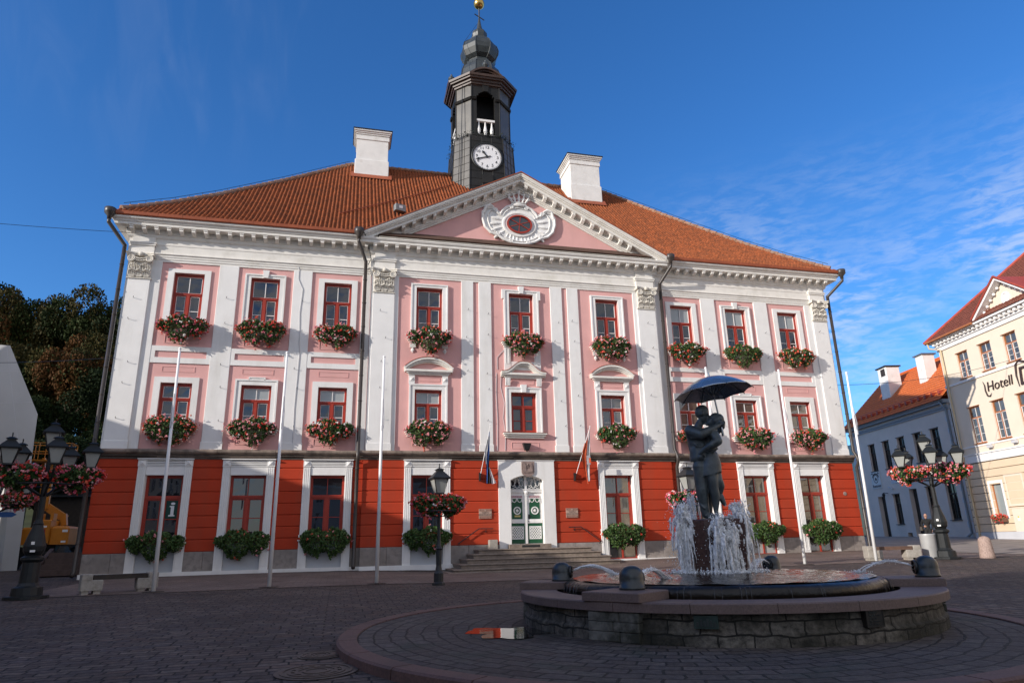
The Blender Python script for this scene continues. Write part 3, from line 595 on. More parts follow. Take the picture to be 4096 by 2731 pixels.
# ---- ground storey windows with fluted surrounds
def fluted(cx, wd, z0, z1, y, q):
    n = 4; q.box(cx - wd / 2, cx + wd / 2, y + 0.02, y + 0.14, z0, z1)
    for k in range(n):
        x = cx - wd / 2 + wd * (k + 0.5) / n
        q.bbox(x - wd / n * 0.33, x + wd / n * 0.33, y, y + 0.021, z0 + 0.05, z1 - 0.05, 0.008)
    for k in range(n + 1): pass
for i in (0, 1, 2, 3, 5, 6, 7, 8):
    c = BAYS[i]; s = side(c); y = YR[s] - 0.07
    fr = window(i, 'G', 3 if i >= 5 else (0 if i else 0))
    a = MB()
    for s_ in (-1, 1):
        cx = c + s_ * 0.905; fluted(cx, 0.31, 1.50, 4.40, y, a)
        a.box(cx - 0.165, cx + 0.165, y - 0.01, y + 0.14, 4.40, 4.69)                       # block with faceted boss
        a.rings([[(cx - .12, y - .01, 4.43), (cx + .12, y - .01, 4.43), (cx + .12, y - .01, 4.66), (cx - .12, y - .01, 4.66)], [(cx - .005, y - .07, 4.54), (cx + .005, y - .07, 4.54), (cx + .005, y - .07, 4.55), (cx - .005, y - .07, 4.55)]])
        a.box(cx - 0.19, cx + 0.19, y - 0.05, y + 0.14, 1.40, 1.50); a.box(cx - 0.215, cx + 0.215, y - 0.08, y + 0.14, 1.24, 1.30); a.box(cx - 0.17, cx + 0.17, y - 0.02, y + 0.14, 1.30, 1.40)
        a.box(cx - 0.175, cx + 0.175, y - 0.02, y + 0.14, 0.13, 1.24); a.frame(cx - 0.11, cx + 0.11, 0.28, 1.14, 0.02, y - 0.035, y - 0.018)
        a.box(cx - 0.20, cx + 0.20, y - 0.08, y + 0.14, -0.2, 0.128)
    a.box(c - 0.74, c + 0.74, y + 0.04, y + 0.30, 4.04, 4.40)
    for k in range(4): a.box(c - 0.74, c + 0.74, y + 0.012 - 0.008 * k, y + 0.14, 4.41 + k * 0.07, 4.455 + k * 0.07)
    a.box(c - 1.10, c + 1.10, y - 0.09, y + 0.10, 4.69, 4.728)
    for s_ in (-1, 1): a.box(*sorted((c + s_ * 0.735, c + s_ * 0.75)), y + 0.10, YF[s] + 0.1, 0.13, 4.04)  # reveal lining
    a.build('surround', WHITE, fr)
    q = MB(); q.box(c - 0.74, c + 0.74, y - 0.02, YF[s] + 0.02, 1.28, 1.36); q.build('sill', WHITE, fr)
    if i <= 3:
        q = MB(); q.box(c - 0.74, c + 0.74, y + 0.10, y + 0.2, 0.05, 1.28)
        if i == 3: q.frame(c - 0.55, c - 0.15, 0.40, 0.90, 0.015, y + 0.085, y + 0.1)
        q.build('base_panel', M('pale_grey_panel', (0.46, 0.48, 0.51), 0.6, 0.04), fr)
    else:
        q = MB(); q.frame(c - 0.72, c + 0.72, 0.12, 1.28, 0.06, y + 0.12, y + 0.2); q.box(c - 0.04, c + 0.04, y + 0.125, y + 0.2, 0.18, 1.22)
        bw = q.build('base_window', REDWOOD, fr)
        q = MB(); q.add([(c - 0.70, y + 0.17, 0.15), (c + 0.70, y + 0.17, 0.15), (c + 0.70, y + 0.17, 1.25), (c - 0.70, y + 0.17, 1.25)], [(0, 1, 2, 3)])
        if i == 7:
            q.m = [1]
            for dx in (-0.36, 0.34): q.lathe([(0.14, 0), (0.14, 0.012), (0.02, 0.02)], 16, (0, 0, 0), 0); q.v[-48:] = [(c + dx + v[0], y + 0.168 - v[2], 0.58 + v[1]) for v in q.v[-48:]]
        q.build('base_window_pane', [DRAPE, M('pale_vent_panel', (0.42, 0.42, 0.41), 0.6, 0.05)], fr)
    if i == 0:
        q = MB(); q.add([(c + 0.14, 0.058, 2.27), (c + 0.58, 0.058, 2.27), (c + 0.58, 0.058, 3.02), (c + 0.14, 0.058, 3.02)], [(0, 1, 2, 3)]); sg = q.build('information_sign', M('dark_green_film', (0.004, 0.045, 0.035), 0.3, 0.05), fr)
        text('sign_letter', 'i', 0.001, 0, WHITEF, Matrix(), fr) if False else None
        q = MB(); cx = c + 0.37                                                            # the white letter i
        q.lathe([(0.085, 0), (0.085, 0.004)], 20, sx=1.0, sy=0.62); q.v = [(cx + 0.02 + v[0], 0.055 - v[2], 2.88 + v[1]) for v in q.v]
        q.prism([(cx - 0.12, 2.36), (cx + 0.12, 2.36), (cx + 0.12, 2.41), (cx + 0.075, 2.42), (cx + 0.075, 2.79), (cx - 0.10, 2.79), (cx - 0.10, 2.745), (cx - 0.05, 2.73), (cx - 0.05, 2.42), (cx - 0.12, 2.41)], 0.05, 0.056)
        q.build('sign_letter', WHITEF, fr)

# ---- entrance
y = YR['c']; cx = 0.0
q = MB(); xs_ = 0.80; top = [(-xs_, 3.80)] + [(x, 3.80 + 0.22 * (1 - (x / xs_) ** 2)) for x in np.linspace(-xs_, xs_, 17)[1:-1]] + [(xs_, 3.80)]
poly = [(-1.37, 0.72), (-xs_, 0.72)] + top + [(xs_, 0.72), (1.37, 0.72), (1.37, 4.72), (-1.37, 4.72)]
q.prism([(-1.37, 0.72), (-xs_, 0.72), (-xs_, 3.80), (-1.37, 3.80)], y - 0.09, 0.0); q.prism([(xs_, 0.72), (1.37, 0.72), (1.37, 3.80), (xs_, 3.80)], y - 0.09, 0.0)
up = [(-1.37, 3.80)] + top + [(1.37, 3.80), (1.37, 4.70), (-1.37, 4.70)]
for (xa, za), (xb, zb) in zip(up[:-3], up[1:-2]): q.prism([(xa, za), (xb, zb), (xb, 4.70), (xa, 4.70)], y - 0.09, 0.0)
q.box(-1.40, 1.40, y - 0.12, 0.0, 4.70, 4.728)
q.build('entrance_surround', WHITE, HALL)
yd = -0.16
door = MB(); door.box(-0.80, 0.80, yd, yd + 0.08, 0.90, 3.28)
door = door.build('door', WHITE, HALL)
q = MB(); q.box(-0.80, 0.80, yd - 0.06, yd + 0.06, 3.24, 3.40); q.box(-0.80, 0.80, yd - 0.09, yd, 3.36, 3.40); q.sphere((0.02, yd - 0.10, 3.25), 0.085, sy=0.6)
for k in range(26): q.box(-0.78 + k * 0.061, -0.745 + k * 0.061, yd - 0.075, yd - 0.055, 3.27, 3.33)
q.build('transom', WHITE, door)
q = MB(); q.add([(-0.8, yd + 0.03, 3.4), (0.8, yd + 0.03, 3.4), (0.8, yd + 0.03, 4.02), (-0.8, yd + 0.03, 4.02)], [(0, 1, 2, 3)]); q.build('fanlight_pane', GLASS, door)
q = MB(); q.box(-0.06, 0.06, yd - 0.04, yd + 0.03, 3.40, 4.03); q.band(top, 0.10, yd - 0.02, yd + 0.03)
for s_ in (-1, 1):
    q.box(*sorted((s_ * 0.74, s_ * 0.80)), yd - 0.02, yd + 0.03, 3.40, 3.85)
    c = s_ * 0.40
    q.band(arc(c, 3.66, 0.125, 0, 2 * pi, 18, 0.20)[:-1], 0.024, yd - 0.01, yd + 0.02, closed=True)
    for t in (-1, 1):
        q.band([(c + t * 0.03, 3.90), (c + t * 0.06, 3.72), (c + t * 0.19, 3.52), (c + t * 0.29, 3.60), (c + t * 0.30, 3.78)], 0.024, yd - 0.01, yd + 0.02)
        q.band([(c + t * 0.02, 3.44), (c + t * 0.10, 3.50), (c + t * 0.18, 3.44), (c + t * 0.26, 3.46)], 0.022, yd - 0.01, yd + 0.02)
        q.band([(c, 3.9), (c + t * 0.07, 3.86), (c + t * 0.16, 3.80 ), (c + t * 0.25, 3.82)], 0.02, yd - 0.01, yd + 0.02)
q.build('fanlight_tracery', WHITE, door)
q = MB(); q.box(-0.045, 0.045, yd - 0.07, yd + 0.001, 0.92, 3.24); q.box(-0.06, 0.06, yd - 0.09, yd, 3.10, 3.24)
for s_ in (-1, 1):
    c = s_ * 0.43
    q.box(*sorted((s_ * 0.06, s_ * 0.78)), yd - 0.055, yd + 0.001, 1.84, 1.96); q.box(*sorted((s_ * 0.07, s_ * 0.77)), yd - 0.035, yd + 0.001, 1.96, 2.02)
    q.frame(c - 0.29, c + 0.29, 1.12, 1.70, 0.03, yd - 0.05, yd - 0.03)
    for k in range(7):                                                                     # lattice
        for t in (-1, 1):
            x0 = c - 0.28 + k * 0.56 / 6; pts = []
            for z in np.linspace(1.13, 1.69, 8): pass
    for t in (-1, 1):
        for k in range(-5, 10):
            xa = c - 0.28 + k * 0.112; xb = xa + t * 0.45; za, zb = 1.14, 1.68
            # clip to the frame
            seg = [(xa, za), (xb, zb)]
            def at_x(X): u = (X - xa) / (xb - xa); return (X, za + u * (zb - za))
            lo, hi = c - 0.27, c + 0.27
            if max(xa, xb) < lo or min(xa, xb) > hi: continue
            P = [p if lo <= p[0] <= hi else at_x(lo if p[0] < lo else hi) for p in seg]
            if abs(P[0][0] - P[1][0]) > 0.03: q.band(P, 0.034, yd - 0.046 - 0.002 * t, yd - 0.030)
    q.band(arc(c, 2.41, 0.155, 0, 2 * pi, 24)[:-1], 0.055, yd - 0.055, yd - 0.02, closed=True); q.sphere((c, yd - 0.03, 2.41), 0.075, 12, 6, sy=0.4)
    for t in (-1, 1):
        q.band([(c + 0.02 * t, 2.96), (c + 0.05 * t, 2.84), (c + 0.13 * t, 2.79), (c + 0.21 * t, 2.84), (c + 0.24 * t, 2.97)], 0.03, yd - 0.045, yd - 0.02)
        q.band([(c + 0.24 * t, 2.97), (c + 0.255 * t, 2.78)], 0.03, yd - 0.045, yd - 0.02)
    q.box(c - 0.27, c + 0.27, yd - 0.05, yd, 2.96, 2.985)
q.build('door_moulding', WHITE, door)
q = MB()
for s_ in (-1, 1):
    c = s_ * 0.43
    q.box(c - 0.255, c + 0.255, yd - 0.022, yd + 0.001, 2.03, 2.965)
    q.box(c - 0.345, c + 0.345, yd - 0.028, yd + 0.001, 0.93, 1.84)
q.build('door_panel', GREEN, door)
q = MB(); q.box(-0.56, -0.28, yd - 0.04, yd - 0.021, 2.12, 2.20); q.build('letter_slot', BRASS, door)
q = MB()
for s_ in (-1, 1):
    c = s_ * 0.43; q.box(c - 0.26, c + 0.26, yd - 0.03, yd, 3.0, 3.10)
q.build('carved_frieze', M('mauve_carving', (0.42, 0.27, 0.29), 0.7, 0.4, 25), door)
q = MB(); q.prism([(0.10, 2.08), (0.14, 1.98), (0.18, 2.08), (0.165, 2.24), (0.115, 2.24)], yd - 0.04, yd - 0.01); q.tube([(0.14, yd - 0.04, 2.17), (0.14, yd - 0.10, 2.17), (0.26, yd - 0.11, 2.16)], 0.016, 6); q.box(0.085, 0.115, yd - 0.075, yd - 0.06, 1.88, 1.95); q.build('door_handle', BLACKM, door)
q = MB(); q.prism([(0.06 - 0.31, 4.66), (0.06 - 0.31, 4.20)] + arc(0.06, 4.20, 0.31, pi, 2 * pi, 12, 0.24)[1:] + [(0.37, 4.66)], y - 0.15, y - 0.085)
for t in (-1, 1):
    q.box(0.06 + t * 0.16 - 0.06, 0.06 + t * 0.16 + 0.06, y - 0.18, y - 0.149, 4.18, 4.45); q.prism([(0.06 + t * 0.16 - 0.07, 4.45), (0.06 + t * 0.16 + 0.07, 4.45), (0.06 + t * 0.16, 4.58)], y - 0.18, y - 0.149)
    q.band([(0.06 - t * 0.06, 4.36), (0.06 + t * 0.08, 4.50)], 0.025, y - 0.175, y - 0.149)
q.box(-0.16, 0.28, y - 0.175, y - 0.149, 4.14, 4.26); q.sphere((0.06, y - 0.15, 4.52), 0.04)
q.build('coat_of_arms', CRESTM, HALL)
for (x0, z0, l1, l2) in ((-2.31, 2.06, 'TARTU', 'LINNAVOLIKOGU'), (1.90, 2.05, 'TARTU', 'LINNAVALITSUS')):
    q = MB(); q.bbox(x0, x0 + 0.60, y - 0.045, y + 0.03, z0, z0 + 0.44, 0.008); pl = q.build('plaque', PLATEM, HALL)
    q = MB(); q.box(x0 + 0.01, x0 + 0.59, y - 0.05, y - 0.044, z0 + 0.12, z0 + 0.32); q.build('plaque_band', PLATEM2, pl)
    text('plaque_lettering', l1, 0.105, 0.002, TXT_DARK, FRONT(x0 + 0.30, y - 0.052, z0 + 0.265), pl); text('plaque_lettering', l2, 0.088, 0.002, TXT_DARK, FRONT(x0 + 0.30, y - 0.052, z0 + 0.175), pl)
    q = MB(); q.prism([(x0 + 0.26, z0 + 0.41), (x0 + 0.26, z0 + 0.36), (x0 + 0.30, z0 + 0.33), (x0 + 0.34, z0 + 0.36), (x0 + 0.34, z0 + 0.41)], y - 0.055, y - 0.044); q.build('plaque_shield', PLATEM2, pl)
    q = MB(); [q.sphere((x0 + dx, y - 0.046, z0 + dz), 0.014, 6, 4) for dx in (0.05, 0.55) for dz in (0.05, 0.39)]; q.build('plaque_bolt', TXT_DARK, pl)
q = MB(); q.lathe([(0.10, 0), (0.10, 0.02), (0.09, 0.03)], 20); q.v = [(17.70 + v[0], YR['w'] - v[2], 3.09 + v[1]) for v in q.v]; q.build('round_medallion', CRESTM, HALL)
# ---- steps and handrails
st = MB(); heights = (0.72, 0.53, 0.34, 0.145, -0.045, -0.15); ys_ = (-1.62, -1.95, -2.27, -2.58, -2.88, -3.15); hw = (2.64, 2.95, 3.28, 3.60, 3.93, 4.2)
for z_, y_, h_ in zip(heights, ys_, hw):
    st.bbox(-h_ + 0.09, h_ + 0.01, y_ + 0.04, -0.25, z_ - 0.22, z_ - 0.055, 0.01)          # riser
    n = 5
    for k in range(n):                                                                      # tread stones with rounded nosing
        a, b = -h_ + 0.05 + 2 * h_ * k / n, -h_ + 0.05 + 2 * h_ * (k + 1) / n
        st.rings([[(a + .003, y_ + .02, z_ - .056), (b - .003, y_ + .02, z_ - .056), (b - .003, -0.24, z_ - .056), (a + .003, -0.24, z_ - .056)], [(a + .003, y_ - .015, z_ - .035), (b - .003, y_ - .015, z_ - .035), (b - .003, -0.24, z_ - .035), (a + .003, -0.24, z_ - .035)],
                  [(a + .003, y_, z_ - .005), (b - .003, y_, z_ - .005), (b - .003, -0.24, z_ - .005), (a + .003, -0.24, z_ - .005)], [(a + .003, y_ + .015, z_), (b - .003, y_ + .015, z_), (b - .003, -0.24, z_), (a + .003, -0.24, z_)]])
st.box(-0.98, 1.0, -0.82, -0.12, 0.725, 0.90)
st.build('entrance_step', STEPS, HALL)
q = MB(); q.box(-0.40, 0.45, -0.823, -0.81, 0.76, 0.86); q.build('step_grille', BLACKM, HALL)
for s_, pts in ((-1, [(-1.67, 1.61), (-2.33, 1.62), (-3.30, 0.97)]), (1, [(1.98, 1.62), (2.58, 1.62), (3.58, 0.93)])):
    q = MB(); P = [(px, y - 0.11, pz) for px, pz in pts]; q.tube(P, 0.022, 8)
    for px, pz in ((pts[0][0] + (pts[1][0] - pts[0][0]) * 0.5, 1.61), (pts[2][0] * 0.93 + pts[1][0] * 0.07, pts[2][1] * 0.9 + pts[1][1] * .1)): q.tube([(px, y - 0.11, pz), (px, y - 0.10, pz - 0.09), (px, y, pz - 0.13)], 0.012, 6); q.sphere((px, y - 0.02, pz - 0.13), 0.03, 8, 5)
    q.build('handrail', BLACKM, HALL)

# ---- small iron hooks left in the front, loose cables
q = MB(); q.tube([(0, 0.02, 0), (0, -0.10, 0.01), (0.015, -0.12, 0.05)], 0.012, 5); HK = q.mesh('wall_hook', [LAMPM])
hk = random.Random(3); hp = []
for s_ in (-1, 1):
    for px_, yy_ in ((17.85, YW['w'] - 0.07), (14.1, YW['w']), (10.8, YW['w']), (6.95, YW['c'] - 0.07), (2.8, YW['c']), (1.9, YW['c'])):
        for z_ in (6.4, 7.9, 9.1, 10.7, 12.0): hp.append((s_ * px_ + hk.uniform(-.2, .2), yy_, z_ + hk.uniform(-.25, .25)))
for p_ in hp: link('wall_hook', HK, HALL).location = p_
for pts_ in ([(-11.0, 14.0), (-10.98, 13.3), (-10.75, 12.8), (-10.82, 11.6), (-10.70, 9.5), (-10.76, 7.0), (-10.72, 5.2)], [(-1.35, 9.0), (-1.38, 8.0), (-1.33, 6.6), (-1.36, 5.2)], [(-1.1, 9.1), (-1.15, 8.3), (-0.98, 7.5), (-1.06, 6.8), (-0.95, 6.0), (-0.98, 5.2)], [(-1.3, 9.2), (-1.3, 9.8), (-0.95, 10.2)]):
    c_ = pts_[0][0]; yy_ = (YW['w'] if c_ < -5 else YP['c']) - 0.02; q = MB(); q.tube([(a_, yy_, b_) for a_, b_ in pts_], 0.013, 5); q.build('loose_cable', GREYTRIM, HALL)
q = MB(); q.tube([(-8.0, -1.1, 15.6), (-7.75, -0.55, 15.1), (-7.62, -0.5, 14.5), (-7.75, -0.45, 14.2)], 0.02, 6); q.build('loose_cable', BLACKM, HALL)

# ---- capitals
def capital(x0, x1, yb):
    c = (x0 + x1) / 2; w_ = (x1 - x0) / 2; q = MB()
    q.rings([[(c - s * w_, yb - d, z), (c + s * w_, yb - d, z), (c + s * w_, yb + 0.1, z), (c - s * w_, yb + 0.1, z)] for s, d, z in ((1.0, 0.03, 12.80), (1.0, 0.05, 12.83), (0.98, 0.0, 12.86), (0.9, 0.02, 12.95), (0.92, 0.06, 13.4), (1.0, 0.12, 13.7))])
    q.box(c - w_ * 1.08, c + w_ * 1.08, yb - 0.07, yb + 0.1, 12.79, 12.83)
    # abacus with hollowed front
    n = 12; f = []; 
    for k in range(n + 1): t = -1 + 2 * k / n; f.append((c + t * w_ * 1.16, yb - 0.30 + 0.14 * (1 - t * t)))
    for za, zb, e in ((13.86, 13.93, 0.0), (13.93, 14.0, 0.03)):
        q.rings([[(px, py - e, zz) for px, py in f] + [(c + w_ * 1.16, yb + 0.1, zz), (c - w_ * 1.16, yb + 0.1, zz)] for zz in (za, zb)])
    for s in (-1, 1):                                                                       # volutes
        vx, vz = c + s * w_ * 0.80, 13.70
        sp = [(vx + s * 0.165 * (1 - k / 40) * cos(pi / 2 + s * -k * 0.42), 13.70 + 0.165 * (1 - k / 40) * sin(pi / 2 + s * -k * 0.42)) for k in range(34)]
        q.tube([(px, yb - 0.22, pz) for px, pz in sp], [0.034 * (1 - k / 60) for k in range(34)], 5)
        q.lathe([(0.15, 0), (0.15, 0.10), (0.12, 0.12)], 14); k0 = len(q.v) - 42; q.v[k0:] = [(vx + v[0], yb - 0.10 - v[2], vz + v[1]) for v in q.v[k0:]]
    q.tube([(c - w_ * 0.72 + 2 * w_ * 0.72 * k / 10, yb - 0.22, 13.80 - 0.10 * sin(pi * k / 10)) for k in range(11)], 0.03, 6)
    for k in range(9): q.sphere((c - w_ * 0.55 + w_ * 1.1 * k / 8, yb - 0.20, 13.60 + 0.04 * abs(k - 4) / 4), 0.035, 6, 4)
    q.sphere((c, yb - 0.20, 13.92), 0.11, 10, 6)
    for row, (zb_, zt_, n_) in enumerate(((12.87, 13.22, 3), (13.05, 13.52, 2))):             # acanthus leaves
        for k in range(n_):
            lx = c - w_ * 0.95 + 2 * w_ * 0.95 * (k + 0.5) / n_; lw = w_ * 0.95 / n_ * 0.92
            for f_ in (-1, -0.5, 0, 0.5, 1):
                pts = [(lx + f_ * lw * (0.55 + 0.5 * sin(pi * min(u * .8, 1))), yb - 0.05 - 0.10 * u ** 2 * (1.3 - 0.3 * abs(f_)), zb_ + (zt_ - zb_) * u * (1 - 0.22 * abs(f_))) for u in np.linspace(0, 1, 6)]
                pts.append((pts[-1][0], pts[-1][1] - 0.07, pts[-1][2] - 0.05))
                q.tube(pts, [0.03, .036, .04, .04, .036, .032, .016], 5)
    q.build('capital', M('worn_capital_plaster', (0.66, 0.62, 0.55), 0.85, 0.15, 7, 0.3, 30) if 'worn_capital_plaster' not in bpy.data.materials else bpy.data.materials['worn_capital_plaster'], HALL, smooth=False)
for s in (-1, 1):
    capital(*sorted((s * 17.38, s * 18.33)), YW['w'] - 0.05); capital(*sorted((s * 6.44, s * 7.44)), YW['c'] - 0.05)

# ---- entablature, cornice with modillions
ENT = [(-0.0, 13.72), (-0.05, 13.72), (-0.05, 13.82), (-0.075, 13.83), (-0.075, 13.93), (-0.10, 13.94), (-0.10, 14.02), (-0.15, 14.06), (-0.15, 14.10), (-0.07, 14.12), (-0.07, 14.50), (-0.09, 14.52), (-0.09, 14.60), (-0.07, 14.62), (-0.07, 14.80), (-0.13, 14.84), (-0.17, 14.90), (-0.17, 14.97), (-0.21, 14.99), (-0.21, 15.22), (-0.62, 15.225), (-0.62, 15.34), (-0.66, 15.36), (-0.70, 15.43), (-0.78, 15.48), (-0.80, 15.56), (0.0, 15.60)]
def ent_path(corners, prof, mb):         # profile swept round plan corners with mitres; corners = list of (x,y,nx,ny) outward mitre vector
    mb.rings([[(x + nx * -p[0], y_ + ny * -p[0], p[1]) for p in prof] for x, y_, nx, ny in corners], True)
q = MB(); ent_path([(-XW, 20.7, -1, 0), (-XW, YP['w'], -1, -1), (-XR, YP['w'], 0, -1)], ENT, q); q.build('cornice', WHITE_TRIM, HALL)
q = MB(); ent_path([(XR, YP['w'], 0, -1), (XW, YP['w'], 1, -1), (XW, 20.7, 1, 0)], ENT, q); q.build('cornice', WHITE_TRIM, HALL)
q = MB(); ENTC = [p for p in ENT if p[1] < 15.47] + [(-0.70, 15.47), (0.0, 15.55)]
ent_path([(-XR, YP['w'] + 0.02, -1, 0), (-XR, YP['c'], -1, -1), (XR, YP['c'], 1, -1), (XR, YP['w'] + 0.02, 1, 0)], ENTC, q); q.build('cornice', WHITE_TRIM, HALL)
# entablature blocks breaking forward over the pilasters
for s in (-1, 1):
    for a, b, yb in ((17.38, 18.33, YP['w']), (6.44, 7.44, YP['c'])):
        x0, x1 = sorted((s * a, s * b)); x0 -= 0.02; x1 += 0.02; q = MB()
        q.box(x0, x1, yb - 0.20, yb, 14.0, 14.06); q.box(x0 + 0.02, x1 - 0.02, yb - 0.17, yb, 14.06, 14.42); q.box(x0 - 0.03, x1 + 0.03, yb - 0.22, yb, 14.42, 14.50); q.box(x0 - 0.06, x1 + 0.06, yb - 0.25, yb, 14.50, 14.56); q.box(x0 + 0.02, x1 - 0.02, yb - 0.17, yb, 14.56, 14.86)
        q.build('entablature_block', WHITE_TRIM, HALL)
def modillion(mb, x, yb, z=14.99, d=0.36, h=0.22, w_=0.155):
    a = w_ / 2
    mb.rings([[(x - a, yb - 0.20, z), (x + a, yb - 0.20, z), (x + a, yb - 0.20, z + h), (x - a, yb - 0.20, z + h)], [(x - a, yb - 0.30, z + 0.0), (x + a, yb - 0.30, z + 0.0), (x + a, yb - 0.30, z + h), (x - a, yb - 0.30, z + h)],
              [(x - a, yb - 0.20 - d, z + h * 0.38), (x + a, yb - 0.20 - d, z + h * 0.38), (x + a, yb - 0.20 - d, z + h), (x - a, yb - 0.20 - d, z + h)]])
    mb.box(x - a - 0.02, x + a + 0.02, yb - 0.23 - d, yb - 0.19, z + h * 0.80, z + h + 0.002)
q = MB(); modillion(q, 0, 0); MODM = q.mesh('modillion', [WHITE_TRIM])
for xm, ym in [(-18.35 + k * 0.524, YP['w']) for k in range(21)] + [(18.35 - k * 0.524, YP['w']) for k in range(21)] + [(-7.46 + k * 0.5329, YP['c']) for k in range(29)]:
    link('modillion', MODM, HALL).location = (xm, ym, 0)
# ---- gutter and downpipes
for s in (-1, 1):
    q = MB(); x0, x1 = sorted((s * (XR + 0.45), s * (XW + 0.86)))
    n = 22
    for k in range(n):
        a, b = x0 + (x1 - x0) * k / n, x0 + (x1 - x0) * (k + 1) / n
        e = 0.004 * (k % 2)
        q.rings([[(xx, YP['w'] - 0.82 - e, 15.565), (xx, YP['w'] - 0.88 - e, 15.60), (xx, YP['w'] - 0.90 - e, 15.74), (xx, YP['w'] - 0.82, 15.75), (xx, YP['w'] - 0.5, 15.62)] for xx in (a, b)])
    q.build('gutter', GUTTER, HALL)
def downpipe(hx, hy, px, py, elbow=True, s=1):
    q = MB()
    q.lathe([(0.09, -0.42), (0.10, -0.28), (0.24, -0.12), (0.25, 0.10), (0.23, 0.12)], 12, (hx, hy, 15.70)); q.tube([(hx, hy, 15.35), (hx, hy, 15.15), (px, py, 14.35), (px, py, 14.2)], 0.085, 10)
    q.tube([(px, py, 14.4), (px, py, 5.35), (px, py - 0.24, 4.98), (px, py - 0.24, 4.72), (px, py - 0.06, 4.45), (px, py - 0.06, 0.28), (px, py - 0.22, 0.08)], 0.085, 10)
    for z in (13.4, 12.2, 11.0, 9.8, 8.6, 7.4, 6.2, 4.3, 3.3, 2.3, 1.3): q.lathe([(0.10, 0), (0.10, 0.035)], 10, (px, py - (0.06 if z < 4.6 else 0), z))
    q.build('downpipe', PIPE, HALL, smooth=True)
downpipe(-19.20, -0.98, -18.62, -0.30); downpipe(19.25, -0.98, 18.62, -0.30); downpipe(-8.25, -1.05, -7.86, -0.42); downpipe(8.30, -1.05, 7.86, -0.42)

# ---- pediment
ped = MB(); sl = 0.5165
ped.prism([(-7.2, 15.5), (7.2, 15.5), (0, 15.5 + 7.2 * sl)], YP['c'] - 0.02, 2.0)
PED = ped.build('pediment', PINK, HALL)
def rake(mb, w0, w1, y0, y1, x_end, ztip):       # sloping mouldings, offsets measured down from the top line
    for s in (-1, 1):
        mb.add([(s * x_end, yy, ztip - o - x_end * sl) for yy in (y0, y1) for o in (w0, w1)] + [(0, yy, ztip - o) for yy in (y0, y1) for o in (w0, w1)],
               [(0, 1, 3, 2), (4, 6, 7, 5), (0, 4, 5, 1), (2, 3, 7, 6), (0, 2, 6, 4), (1, 5, 7, 3)])
q = MB(); ya = YP['c']; zt_ = 19.86
rake(q, 0.0, 0.10, ya - 0.82, ya, 8.20, zt_); rake(q, 0.10, 0.18, ya - 0.78, ya, 8.18, zt_); rake(q, 0.18, 0.25, ya - 0.70, ya, 8.10, zt_); rake(q, 0.25, 0.40, ya - 0.62, ya, 8.0, zt_)
rake(q, 0.40, 0.66, ya - 0.22, ya, 7.0, zt_); rake(q, 0.66, 0.74, ya - 0.16, ya, 6.9, zt_); rake(q, 0.74, 0.84, ya - 0.10, ya, 6.8, zt_)
q.build('raking_cornice', WHITE_TRIM, PED)
for s in (-1, 1):
    q = MB(); modillion(q, 0, ya, 0, 0.36, 0.20); q.v = [(v[0], v[1], v[2] - s * sl * v[0]) for v in q.v]; mm_ = q.mesh('modillion', [WHITE_TRIM])
    for k in range(12):
        x = s * (0.33 + k * 0.525); link('modillion', mm_, PED).location = (x, 0, zt_ - 0.605 - abs(x) * sl)
q = MB()
for s in (-1, 1): q.add([(s * 8.22, yy, zt_ + 0.008 - 8.22 * sl + o) for yy in (ya - 0.86, 4) for o in (0, 0.05)] + [(0, yy, zt_ + 0.008 + o) for yy in (ya - 0.86, 4) for o in (0, 0.05)], [(0, 1, 3, 2), (4, 6, 7, 5), (0, 4, 5, 1), (2, 3, 7, 6), (0, 2, 6, 4), (1, 5, 7, 3)])
q.build('pediment_roof', GUTTER, PED)
# pediment roof running back into the main roof is covered with tiles further down
q = MB(); q.box(-7.3, 7.3, ya - 0.66, ya, 15.553, 15.56); q.build('ledge_cover', WHITE_TRIM, PED)
# cartouche
car = MB(); yc = ya - 0.02; oz = 17.12
half = [(0.0, -1.12), (0.28, -1.10), (0.55, -1.02), (0.85, -0.92), (1.15, -0.72), (1.55, -0.58), (1.85, -0.28), (1.98, 0.15), (1.97, 0.55), (1.80, 0.80), (1.52, 0.86), (1.25, 0.78), (1.18, 0.58), (1.02, 0.52), (0.92, 0.72), (0.70, 0.95), (0.42, 1.08), (0.0, 1.14)]
outl = half + [(-x, z) for x, z in half[-2:0:-1]]
outl = [(x * 1.0, z + oz) for x, z in outl]
car.prism(outl, yc - 0.10, yc + 0.02)
car.tube([(x, yc - 0.12, z) for x, z in outl] + [(outl[0][0], yc - 0.12, outl[0][1])], 0.075, 6, cap=False)
inn = [(x * 0.86, (z - oz) * 0.86 + oz) for x, z in outl]
car.tube([(x, yc - 0.13, z) for x, z in inn] + [(inn[0][0], yc - 0.13, inn[0][1])], 0.03, 5, cap=False)
